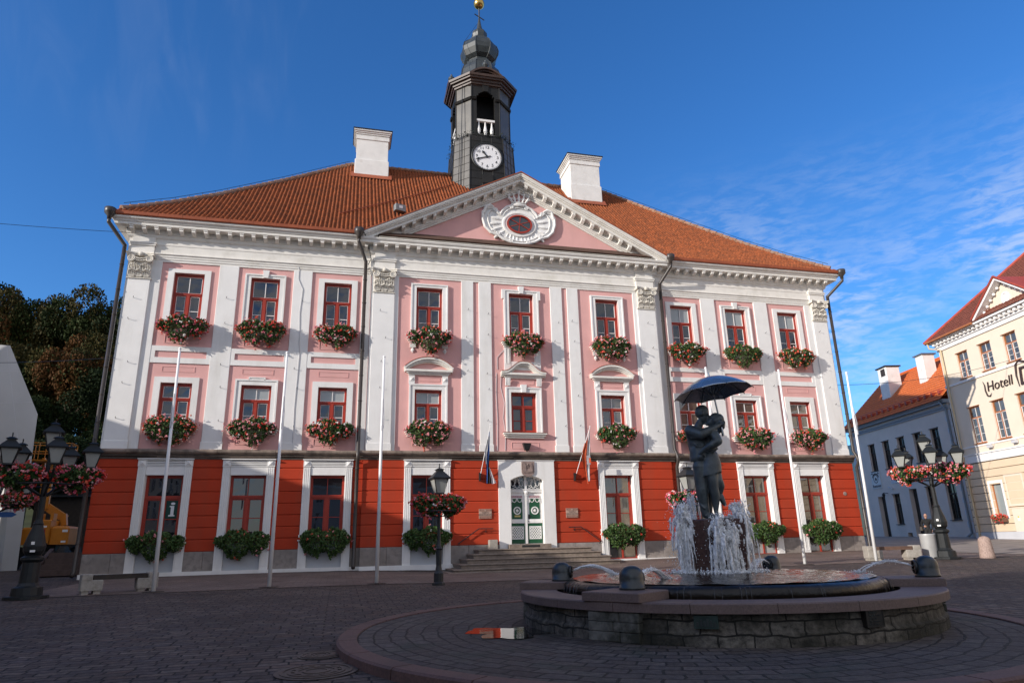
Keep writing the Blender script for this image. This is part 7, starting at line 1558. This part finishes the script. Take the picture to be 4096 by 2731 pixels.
def head(mb, c, face, up=(0, 0, 1), s=1.0, hair=None):
    f = Vector(face).normalized(); u = Vector(up).normalized(); r = f.cross(u).normalized(); u = r.cross(f).normalized(); C_ = Vector(c)
    mt = Matrix(((f.x, r.x, u.x, C_.x), (f.y, r.y, u.y, C_.y), (f.z, r.z, u.z, C_.z), (0, 0, 0, 1))) @ Matrix.Scale(s, 4); h = MB()
    h.sphere((-0.01, 0, 0.03), 0.10, 16, 10, sx=1.05, sy=0.80, sz=1.12); h.sphere((0.035, 0, -0.045), 0.075, 12, 8, sx=0.9, sy=0.78, sz=1.1)
    h.tube([(0.095, 0, 0.035), (0.118, 0, -0.005), (0.122, 0, -0.02), (0.098, 0, -0.028)], [0.012, 0.016, 0.018, 0.012], 6)          # nose
    h.sphere((0.095, 0, -0.062), 0.018, 8, 5, sx=.8, sy=1.5, sz=.6); h.sphere((0.082, 0, -0.11), 0.026, 8, 5)                      # lips, chin
    for s_ in (-1, 1): h.sphere((-0.005, s_ * 0.083, -0.005), 0.03, 8, 6, sx=.8, sy=.4, sz=1.15); h.tube([(0.090, s_ * 0.014, 0.036), (0.085, s_ * 0.042, 0.040), (0.066, s_ * 0.062, 0.032)], 0.008, 5); h.sphere((0.083, s_ * 0.033, 0.02), 0.013, 8, 5)
    if hair: hair(h)
    h.xf(mt); mb.merge(h)
S = MB()
# man: stands at the left, leaning over her, chest towards +x
S.merge(skin_verts({
    'pelvis': ((0.0, 0.02, 2.20), 0.135), 'waist': ((-0.04, 0.02, 2.40), 0.13), 'chest': ((-0.055, 0.02, 2.63), (0.165, 0.15)), 'neckb': ((0.0, 0.02, 2.83), 0.075), 'neck': ((0.045, 0.01, 2.92), 0.06),
    'shl': ((-0.14, -0.11, 2.755), 0.105), 'ell': ((0.04, -0.24, 2.66), 0.088), 'wrl': ((0.29, -0.15, 2.785), 0.050), 'hal': ((0.37, -0.11, 2.83), 0.034),
    'shr': ((-0.13, 0.10, 2.76), 0.10), 'elr': ((-0.115, 0.02, 2.45), 0.085), 'wrr': ((0.10, 0.20, 2.44), 0.042), 'har': ((0.2, 0.16, 2.45), 0.03),
    'hipl': ((-0.045, -0.055, 2.12), 0.122), 'knl': ((-0.05, -0.065, 1.74), 0.105), 'cfl': ((-0.035, -0.03, 1.50), 0.082), 'anl': ((-0.02, -0.02, 1.32), 0.068), 'fol': ((0.07, -0.06, 1.265), 0.04),
    'hipr': ((0.0, 0.10, 2.12), 0.11), 'knr': ((0.05, 0.12, 1.72), 0.082), 'anr': ((0.04, 0.13, 1.32), 0.055), 'for': ((0.14, 0.10, 1.265), 0.04)},
    [('pelvis', 'waist'), ('waist', 'chest'), ('chest', 'neckb'), ('neckb', 'neck'), ('chest', 'shl'), ('shl', 'ell'), ('ell', 'wrl'), ('wrl', 'hal'), ('chest', 'shr'), ('shr', 'elr'), ('elr', 'wrr'), ('wrr', 'har'),
     ('pelvis', 'hipl'), ('hipl', 'knl'), ('knl', 'cfl'), ('cfl', 'anl'), ('anl', 'fol'), ('pelvis', 'hipr'), ('hipr', 'knr'), ('knr', 'anr'), ('anr', 'for')]))
head(S, (0.085, -0.005, 3.055), (0.80, 0.15, -0.40), (0.35, 0.0, 0.95), 1.18)
# loose trouser folds and jacket hem
S.rings([[(-0.015 + r * cos(a) * 1.05, 0.02 + r * 1.0 * sin(a), z + 0.012 * sin(3 * a)) for a in np.linspace(0, 2 * pi, 17)[:-1]] for r, z in ((0.13, 2.60), (0.165, 2.45), (0.18, 2.27), (0.17, 2.22))], True)
for pts in ([(-0.17, -0.10, 2.70), (-0.13, -0.17, 2.62), (0.0, -0.25, 2.60)], [(-0.12, -0.1, 2.55), (-0.06, -0.14, 2.48), (0.02, -0.14, 2.46)], [(-0.09, -0.11, 1.78), (-0.02, -0.14, 1.66), (0.02, -0.09, 1.6)], [(-0.11, -0.08, 1.5), (-0.04, -0.11, 1.42), (0.03, -0.06, 1.4)]): S.tube(pts, [0.012, 0.02, 0.010], 6)
fingers(S, (0.375, -0.105, 2.835), (0.7, -0.25, 0.15), (-0.2, 0.95, 0.1), r=0.013, L=0.09)
fingers(S, (0.19, 0.15, 2.45), (0.9, -0.35, 0.0), (0.2, -0.9, 0), r=0.012)
# woman: back towards the right, face turned up to him
S.merge(skin_verts({
    'pelvis': ((0.145, -0.015, 2.18), 0.135), 'waist': ((0.165, -0.01, 2.40), 0.10), 'chest': ((0.195, -0.01, 2.60), (0.12, 0.13)), 'neckb': ((0.24, 0.0, 2.78), 0.06), 'neck': ((0.255, 0.0, 2.85), 0.05),
    'shl': ((0.235, -0.13, 2.69), 0.085), 'ell': ((0.300, -0.23, 2.53), 0.080), 'fo': ((0.20, -0.25, 2.47), 0.070), 'wrl': ((0.05, -0.20, 2.40), 0.036), 'hal': ((0.0, -0.175, 2.345), 0.03),
    'shr': ((0.21, 0.13, 2.70), 0.066), 'elr': ((0.02, 0.22, 2.66), 0.05), 'wrr': ((-0.12, 0.16, 2.72), 0.036),
    'hipl': ((0.135, -0.085, 2.08), 0.115), 'knl': ((0.155, -0.10, 1.74), 0.082), 'cfl': ((0.165, -0.07, 1.58), 0.076), 'anl': ((0.15, -0.05, 1.36), 0.036), 'fol': ((0.165, -0.13, 1.285), 0.034), 'tol': ((0.14, -0.20, 1.262), 0.026),
    'hipr': ((0.20, 0.03, 2.08), 0.10), 'knr': ((0.235, -0.03, 1.88), 0.085), 'cfr': ((0.265, 0.0, 1.79), 0.078), 'anr': ((0.255, 0.035, 1.655), 0.038), 'for': ((0.27, 0.01, 1.57), 0.052), 'tor': ((0.305, -0.01, 1.48), 0.034)},
    [('pelvis', 'waist'), ('waist', 'chest'), ('chest', 'neckb'), ('neckb', 'neck'), ('chest', 'shl'), ('shl', 'ell'), ('ell', 'fo'), ('fo', 'wrl'), ('wrl', 'hal'), ('chest', 'shr'), ('shr', 'elr'), ('elr', 'wrr'),
     ('pelvis', 'hipl'), ('hipl', 'knl'), ('knl', 'cfl'), ('cfl', 'anl'), ('anl', 'fol'), ('fol', 'tol'), ('pelvis', 'hipr'), ('hipr', 'knr'), ('knr', 'cfr'), ('cfr', 'anr'), ('anr', 'for'), ('for', 'tor')]))
def her_hair(h): h.sphere((-0.05, 0, 0.02), 0.11, 12, 8, sx=1.0, sy=.9, sz=1.15); h.tube([(-0.10, 0, 0.03), (-0.15, 0, -0.05), (-0.14, 0, -0.17)], [0.07, 0.06, 0.03], 8)
head(S, (0.285, -0.01, 2.925), (-0.75, 0.0, 0.40), (0.30, 0, 0.95), 1.05, her_hair)
S.rings([[(cx + rx * cos(a), cy + ry * sin(a), z + dz * cos(a - 0.3)) for a in np.linspace(0, 2 * pi, 25)[:-1]] for z, cx, cy, rx, ry, dz in ((2.36, 0.165, -0.01, 0.115, 0.125, 0), (2.26, 0.155, -0.015, 0.15, 0.155, 0.0), (2.14, 0.14, -0.02, 0.185, 0.175, 0.02), (2.02, 0.125, -0.025, 0.195, 0.18, 0.035), (1.975, 0.12, -0.025, 0.198, 0.182, 0.045), (1.985, 0.12, -0.025, 0.17, 0.155, 0.04), (2.10, 0.13, -0.02, 0.12, 0.11, 0.0))], True)
fingers(S, (-0.005, -0.175, 2.335), (-0.15, 0.1, -0.95), (0, 0.9, -0.2), r=0.012, L=0.10, spread=(0.9, 0, 0))
for pts in ([(0.32, -0.22, 2.56), (0.25, -0.28, 2.50), (0.13, -0.26, 2.46)], [(0.30, -0.12, 2.42), (0.2, -0.14, 2.36), (0.1, -0.14, 2.37)]): S.tube(pts, [0.012, 0.022, 0.012], 6)
fuse('figures', S, 0.0115, 3, BRONZE, STAT)
q = MB(); q.rings([[(x * s + 0.11, y * s - 0.02, z) for x, y in pr] for z, s in ((1.233, 0.52), (1.25, 0.50))], True); q.build('bronze_foot_plate', BRONZE, STAT)
# umbrella
UA = Vector((-0.115, 0.02, 0.993)).normalized(); UC = Vector((0.285, -0.03, 3.71)); ux = Vector((0.99, 0, 0.115)).normalized(); uy = UA.cross(ux).normalized()
def upt(r, a, drop): return UC + ux * r * cos(a) + uy * r * sin(a) - UA * drop
q = MB(); nrib = 10; nn = nrib * 6; rows = []
for i in range(9):
    t = i / 8; row = []
    for k in range(nn):
        a = 2 * pi * k / nn; ph = (k % 6) / 6; sag = sin(pi * ph); r = 0.68 * t * (1 - 0.055 * sag * t)
        row.append(upt(max(r, 0.004), a, 0.30 * t ** 1.9 - 0.018 * sag * t * t + 0.0))
    rows.append(row)
rows += [[tuple(Vector(v) - UA * 0.010) for v in r] for r in rows[::-1]]
q.rings(rows, False); UMB = thing('umbrella_dummy', 'x', 'x') if False else q.build('umbrella', UMBM, STAT, smooth=False)
q = MB()
for k in range(nrib):
    a = 2 * pi * k / nrib
    q.tube([upt(0.68 * t, a, 0.30 * t ** 1.9 + 0.014) for t in np.linspace(0.02, 1, 8)], 0.006, 5); q.tube([upt(0.03, a, 0.34), upt(0.36, a, 0.30 * 0.53 ** 1.9 + 0.02)], 0.005, 5)
    q.tube([upt(0.67, a, 0.295), upt(0.70, a, 0.325)], 0.009, 5)
q.build('umbrella_rib', BRONZE, UMB)
q = MB(); hb = UC - UA * 1.10; q.tube([tuple(UC + UA * 0.085), tuple(UC + UA * 0.02), tuple(UC - UA * 0.98)], [0.010, 0.016, 0.016], 8); e = Vector((0.405, -0.10, 2.70)); q.tube([tuple(UC - UA * 0.9), tuple(UC - UA * 0.98), tuple(UC - UA * 1.08)], [0.02, 0.026, 0.022], 8); q.build('umbrella_shaft', UMBM, UMB)

# ---- playing water
def jets(name, label, streams, drops, sr, group, seed):
    rng = np.random.default_rng(seed); q = MB()
    for P, r in streams: q.tube(P, r, 6, cap=True)
    if sr:
        o_ = fuse('tmp_water', q, 0.0075, 1, FOAM, None); q = MB(); q.add([tuple(v.co) for v in o_.data.vertices], [tuple(p.vertices) for p in o_.data.polygons]); bpy.data.objects.remove(o_)
    V = []
    for c, s_ in drops:
        Q = OCT * s_ * np.array((1, 1, rng.uniform(0.9, 1.8))) + np.array(c); o = len(q.v); q.v += [tuple(v) for v in Q]; q.f += [(a + o, b + o, d + o) for a, b, d in OCTF]; q.m += [0] * 8
    o = q.build(name, FOAM, smooth=True); o['kind'] = 'stuff'; o['label'] = label; o['category'] = 'water jet'
    if group: o['group'] = group
rng = np.random.default_rng(5)
for j, (nx, ny, peak, bx, by, sp_, n_, lb) in enumerate(((-0.40, -0.22, 1.50, -0.05, -0.05, 0.085, 300, 'broad white jet left of the statue stone'), (-0.20, 0.30, 1.72, -0.10, 0.06, 0.05, 120, 'thin high jet behind the man of the statue'), (0.15, -0.46, 1.28, 0.0, -0.05, 0.08, 230, 'white jet splashing on the near side of the statue stone'),
        (0.34, -0.40, 1.16, 0.03, -0.04, 0.065, 150, 'lower white jet near right of the statue stone'), (0.49, -0.12, 1.50, 0.04, -0.02, 0.07, 280, 'broad white jet at the right of the statue stone'), (0.35, 0.42, 1.35, 0.03, 0.08, 0.06, 90, 'white jet behind the statue stone'))):
    st_, dr = [], []; vz = sqrt(2 * 9.81 * (peak - 0.37))
    def fly(p0, v, t): return (p0[0] + v[0] * t, p0[1] + v[1] * t, 0.375 + v[2] * t - 4.905 * t * t)
    for k in range(n_):
        v = (bx + rng.normal(0, sp_ * 1.5), by + rng.normal(0, sp_ * 1.5), vz * (1 - abs(rng.normal(0, 0.10)))); T = 2 * v[2] / 9.81
        p0 = (nx + rng.normal(0, 0.018), ny + rng.normal(0, 0.018)); t0 = T * rng.uniform(0.0, 0.86); t1 = min(T, t0 + T * rng.uniform(0.06, 0.22)); r0 = rng.uniform(0.009, 0.029)
        ts = np.linspace(t0, t1, 7); P = [np.array(fly(p0, v, t)) + rng.normal(0, 0.005, 3) for t in ts]
        st_.append(([tuple(p) for p in P], [r0 * 0.35, r0 * rng.uniform(.5, 1), r0, r0 * rng.uniform(.5, 1.2), r0 * rng.uniform(.6, 1.3), r0 * rng.uniform(.5, 1.0), r0 * 0.3]))
    for k in range(n_ * 6):
        v = (bx + rng.normal(0, sp_ * 2.0), by + rng.normal(0, sp_ * 2.0), vz * (1.02 - abs(rng.normal(0, 0.14)))); T = 2 * v[2] / 9.81; p = np.array(fly((nx, ny), v, T * rng.uniform(0.12, 1.0))) + rng.normal(0, 0.008, 3)
        dr.append((tuple(p), rng.uniform(0.003, 0.011)))
    for k in range(n_ * 2):                                                               # foam where it lands
        a = rng.uniform(0, 2 * pi); r_ = abs(rng.normal(0, 0.15)); dr.append(((nx + bx * .9 + r_ * cos(a), ny + by * .9 + r_ * sin(a), 0.385 + abs(rng.normal(0, 0.022))), rng.uniform(0.006, 0.020)))
    mt = Matrix.Translation((FX - 0.06, FY, 0)) @ Matrix.Rotation(SRZ, 4, 'Z')
    st_ = [([tuple(mt @ Vector(p)) for p in P], r) for P, r in st_]; dr = [(tuple(mt @ Vector(c)), s_) for c, s_ in dr]
    jets('water_jet', lb, st_, dr, 1, None, j)
for (dx, dy, k), lb in zip(DOMES, ('arching jet from the far left bronze dome', 'arching jet from the near left bronze dome', 'thin arching jet from the near right bronze dome', 'splashing jet from the far right bronze dome')):
    d = Vector((FX - dx, FY - dy, 0)).normalized(); sd = Vector((-d.y, d.x, 0)); b = Vector((dx, dy, 0)) + d * 0.19; st_, dr = [], []; L_ = 0.80
    for m in range(15 if k != 2 else 4):
        w_ = rng.normal(0, 0.022); l = L_ * rng.uniform(0.88, 1.08); hh_ = rng.uniform(0.12, 0.16); pts, rr = [], []
        for t in np.linspace(0, 1, 14): p = b + d * l * t + sd * (w_ * (1 + 1.2 * t) + 0.006 * rng.normal()); pts.append((p.x, p.y, 0.43 + hh_ * 4 * t * (1 - t) * 0.9 - 0.09 * t + 0.005 * rng.normal())); rr.append(rng.uniform(0.003, 0.010))
        st_.append((pts, rr))
    for m in range(150):
        t = rng.uniform(0.1, 1) ** 0.7; p = b + d * L_ * t + sd * rng.normal(0, 0.02 + 0.05 * t); dr.append(((p.x, p.y, 0.43 + 0.5 * t * (1 - t) - 0.09 * t + rng.normal(0, 0.015)), rng.uniform(0.003, 0.008)))
    for m in range(120):
        a = rng.uniform(0, 2 * pi); r_ = abs(rng.normal(0, 0.10)); p = b + d * L_; dr.append(((p.x + r_ * cos(a), p.y + r_ * sin(a), 0.345 + abs(rng.normal(0, 0.02))), rng.uniform(0.004, 0.012)))
    jets('arching_water_jet', lb, st_, dr, 0, None, 50 + k)
# drips and thin curtains falling over the lip of the dish
st_ = []
for k in range(60):
    a = rng.uniform(0, 2 * pi); r0 = 2.46 + rng.uniform(0, 0.05)
    st_.append(([(FX + r * cos(a), FY + r * sin(a), z) for r, z in ((r0, 0.30), (r0 + 0.075, 0.24), (r0 + 0.10, 0.12), (r0 + 0.105, rng.uniform(-0.05, 0.05)))], [0.002, 0.003, 0.0025, 0.001]))
WET = M('falling_water', (0.05, 0.05, 0.05), 0.05, 0.2, 3, spec=0.8)
q = MB(); [q.tube(P, r, 4) for P, r in st_]; o = q.build('dripping_water', WET, smooth=True); o['kind'] = 'stuff'

# ------------------------------------------------------------------ orange boom lift at the left
LB = thing('boom_lift', 'orange yellow self propelled boom lift parked left of the town hall', 'boom lift', (-24.75, 14.0, gz(-24.75, 14)), 0.05)
q = MB(); q.bbox(-1.1, 1.1, -1.2, 1.2, 0.55, 0.95, 0.05); q.bbox(-0.5, 0.5, -0.5, 0.5, 0.95, 1.3, 0.05); q.build('chassis', BLACKM, LB)
for sx in (-1, 1):
    for sy in (-1, 1):
        q = MB(); q.lathe([(0.35, -0.20), (0.58, -0.18), (0.62, -0.1), (0.62, 0.1), (0.58, 0.18), (0.35, 0.20)], 20); q.v = [(sx * 1.12 + v[2], sy * 1.15 + v[0], 0.60 + v[1]) for v in q.v]; wh = q.build('wheel', RUBBER, LB)
        q = MB(); q.lathe([(0.34, -0.12), (0.30, 0.205), (0.08, 0.22)], 14); q.v = [(sx * 1.12 + sx * v[2], sy * 1.15 + v[0], 0.60 + v[1]) for v in q.v]; q.build('rim', LAMPM, wh)
q = MB(); q.bbox(-1.08, -0.34, -1.35, 1.0, 1.28, 2.22, 0.10); q.bbox(0.32, 1.30, -1.35, 1.0, 1.28, 2.28, 0.12); q.build('engine_cover', LIFTY, LB)
q = MB(); q.bbox(-0.42, 0.40, -1.55, 0.8, 1.32, 2.62, 0.05); q.box(-0.36, -0.16, -1.3, -0.7, 2.6, 2.98); q.box(0.26, 0.42, -1.3, -0.7, 2.6, 2.98); tr = q.build('turret', LIFTY, LB)
q = MB(); q.box(-0.24, 0.20, -1.565, -1.548, 1.78, 2.12); sg_ = q.build('red_label', M('dark_red_label', (0.32, 0.02, 0.02), 0.5, 0.05), tr)
q = MB(); q.lathe([(0.11, 0), (0.11, 0.004), (0.06, 0.006)], 16, sy=0.62); q.v = [(-0.02 + v[0], -1.568 - v[2], 2.0 + v[1]) for v in q.v]; q.box(-0.16, 0.12, -1.572, -1.564, 1.86, 1.89); q.build('label_emblem', WHITEF, sg_)
q = MB(); q.box(-0.08, 0.24, -1.565, -1.548, 2.2, 2.3); q.build('number_plate', WHITEF, tr); q = MB(); q.box(0.98, 1.25, -1.36, -1.345, 1.95, 2.08); q.box(0.98, 1.22, -1.36, -1.345, 1.38, 1.48); q.build('sticker', WHITEF, LB)
q = MB(); q.box(-0.4, 0.4, -1.56, -1.5, 1.28, 1.36); q.build('dark_gap', BLACKM, tr)
def beam(a, b, w_, m, nm, par):
    A, B = Vector(a), Vector(b); t = (B - A).normalized(); u = Vector((0, 1, 0)); v = t.cross(u).normalized(); q = MB(); q.rings([[p + u * s1 * w_ / 2 + v * s2 * w_ / 2 for s1, s2 in ((-1, -1), (1, -1), (1, 1), (-1, 1))] for p in (A, B)], True); return q.build(nm, m, par)
beam((0.55, 0.3, 2.75), (-0.55, 0.2, 3.5), 0.42, LIFTY, 'lower_boom', LB); beam((0.62, 0.1, 2.35), (0.50, 0.1, 3.0), 0.3, LIFTY, 'lower_boom', LB)
beam((-0.42, 0.0, 3.3), (-0.45, 0.0, 6.2), 0.22, LIFTY, 'upper_boom', LB); beam((-0.75, 0.5, 2.4), (-1.15, 0.6, 6.3), 0.16, LIFTY, 'upper_boom', LB); q = MB(); q.tube([(-0.62, 0.1, 3.2), (-0.75, 0.2, 6.0)], 0.05, 6); q.build('hose', BLACKM, LB)
q = MB(); x0, x1, y0, y1, z0, z1 = -2.2, 0.55, -0.6, 0.5, 6.05, 7.05
for z in (z0, (z0 + z1) / 2, z1):
    for a, b in (((x0, y0), (x1, y0)), ((x1, y0), (x1, y1)), ((x1, y1), (x0, y1)), ((x0, y1), (x0, y0))): q.tube([(*a, z), (*b, z)], 0.025, 5)
for x in np.linspace(x0, x1, 6):
    for y in (y0, y1): q.tube([(x, y, z0), (x, y, z1)], 0.022, 5)
q.box(x0, x1, y0, y1, z0 - 0.05, z0); q.build('basket', LIFTY, LB); q = MB(); q.box(-0.2, 0.5, -0.65, -0.4, 6.4, 6.8); q.build('control_box', BLACKM, LB)
q = MB(); q.bbox(0.75, 1.05, -1.6, -1.3, 5.9, 6.6, 0.04); q.tube([(0.6, -0.6, 6.2), (0.9, -1.3, 6.3)], 0.05, 6); q.build('jib', LIFTY, LB)

# ------------------------------------------------------------------ black car at the left edge
CR = thing('parked_car', 'black parked car cut off by the left photo edge below the gallery', 'car', (-29.6, 13.2, gz(-29.6, 13.2)), 0.1)
sec = [(-2.1, 0.35, 0.62, 0.80), (-2.0, 0.28, 0.85, 0.86), (-1.2, 0.26, 0.95, 0.88), (-0.5, 0.26, 1.00, 0.89), (0.9, 0.26, 1.0, 0.89), (1.75, 0.28, 0.92, 0.86), (2.1, 0.38, 0.74, 0.78)]
q = MB(); q.rings([[(x, -w_, z0 + .08), (x, -w_ * .92, z0), (x, w_ * .92, z0), (x, w_, z0 + .08), (x, w_, z1 - .15), (x, w_ * .9, z1), (x, -w_ * .9, z1), (x, -w_, z1 - .15)] for x, z0, z1, w_ in sec], True); CARP = M('black_car_paint', (0.012, 0.012, 0.014), 0.15, 0.1, 3, spec=0.8); q.build('body', CARP, CR, smooth=False)
q = MB(); q.rings([[(-1.15, -.80, .94), (1.55, -.80, .94), (1.55, .80, .94), (-1.15, .80, .94)], [(-0.35, -.62, 1.44), (1.0, -.62, 1.44), (1.0, .62, 1.44), (-0.35, .62, 1.44)]], True); q.build('window', DARKWIN, CR)
q = MB(); q.bbox(-0.42, 1.08, -.64, .64, 1.435, 1.475, 0.03); q.build('car_roof', CARP, CR)
for x in (-1.3, 1.3):
    for s in (-1, 1):
        q = MB(); q.lathe([(0.2, -0.1), (0.31, -0.1), (0.32, 0), (0.31, 0.1), (0.2, 0.1)], 18); q.v = [(x + v[0], s * 0.80 + v[2], 0.32 + v[1]) for v in q.v]; wh = q.build('wheel', RUBBER, CR); q = MB(); q.lathe([(0.2, 0.0), (0.19, 0.06), (0.03, 0.08)], 12); q.v = [(x + v[0], s * (0.80 + v[2]), 0.32 + v[1]) for v in q.v]; q.build('rim', BINM, wh)
for s in (-1, 1): q = MB(); q.box(2.0, 2.12, s * 0.6 - .14, s * .6 + .14, 0.6, 0.7); q.build('headlight', HWHITE, CR); q = MB(); q.bbox(-0.75, -0.55, s * 0.95 - .08, s * .95 + .08, 0.95, 1.06, 0.02); q.build('mirror', CARP, CR)

# ------------------------------------------------------------------ walker in black behind the bin
PX, PY = 23.76, 0.91; PR_ = thing('person', 'person in black jacket and dark trousers walking past the grey house', 'person', (PX, PY, street_z(PX, PY)), radians(-55))
B = skin_verts({'pelvis': ((0, 0, 0.95), 0.13), 'waist': ((0, 0, 1.12), 0.13), 'chest': ((0, 0.0, 1.32), (0.18, 0.13)), 'neck': ((0, 0.01, 1.50), 0.06), 'shl': ((-0.19, 0, 1.42), 0.075), 'ell': ((-0.30, 0.10, 1.17), 0.06), 'wrl': ((-0.17, -0.08, 1.08), 0.045), 'hal': ((-0.12, -0.12, 1.08), 0.032),
    'shr': ((0.19, 0, 1.42), 0.075), 'elr': ((0.27, 0.06, 1.15), 0.06), 'wrr': ((0.24, -0.08, 0.95), 0.045), 'har': ((0.24, -0.1, 0.88), 0.035), 'hil': ((-0.10, 0, 0.88), 0.10), 'knl': ((-0.11, -0.10, 0.50), 0.075), 'anl': ((-0.11, -0.06, 0.09), 0.05), 'fol': ((-0.11, -0.20, 0.04), 0.04), 'hir': ((0.10, 0, 0.88), 0.10), 'knr': ((0.10, 0.03, 0.50), 0.075), 'anr': ((0.10, 0.20, 0.12), 0.05), 'for': ((0.10, 0.09, 0.04), 0.04)},
    [('pelvis', 'waist'), ('waist', 'chest'), ('chest', 'neck'), ('chest', 'shl'), ('shl', 'ell'), ('ell', 'wrl'), ('wrl', 'hal'), ('chest', 'shr'), ('shr', 'elr'), ('elr', 'wrr'), ('wrr', 'har'), ('pelvis', 'hil'), ('hil', 'knl'), ('knl', 'anl'), ('anl', 'fol'), ('pelvis', 'hir'), ('hir', 'knr'), ('knr', 'anr'), ('anr', 'for')])
bd = fuse('body', B, 0.02, 2, BLACKF, PR_); del B
Hh = MB(); head(Hh, (0, -0.02, 1.64), (0, -1, 0), s=1.0); Hh.tube([(0, 0, 1.46), (0, -0.01, 1.56)], 0.055, 8)
fuse('head', Hh, 0.011, 1, SKIN, PR_)
Hh = MB(); fingers(Hh, (0.24, -0.10, 0.86), (0, -0.2, -1), (-1, 0, 0), r=0.010, spread=(0, 0.9, 0)); Hh.sphere((0.24, -0.10, 0.86), 0.042, 8, 6, sx=.5); fingers(Hh, (-0.11, -0.13, 1.08), (1, -0.3, 0), (0, 1, 0), r=0.010); Hh.sphere((-0.11, -0.13, 1.08), 0.042, 8, 6, sy=.5); Hh.build('hand', SKIN, PR_, smooth=True)
q = MB(); q.frame(-0.065, -0.008, 1.635, 1.675, 0.006, -0.125, -0.115); q.frame(0.008, 0.065, 1.635, 1.675, 0.006, -0.125, -0.115); q.build('glasses', BLACKM, PR_)
q = MB(); q.bbox(-0.40, -0.24, -0.05, 0.22, 0.86, 1.1, 0.03); q.tube([(-0.30, 0.1, 1.1), (-0.2, 0.08, 1.44), (0.05, -0.1, 1.3)], 0.018, 5); q.build('shoulder_bag', DARKWOOD, PR_)
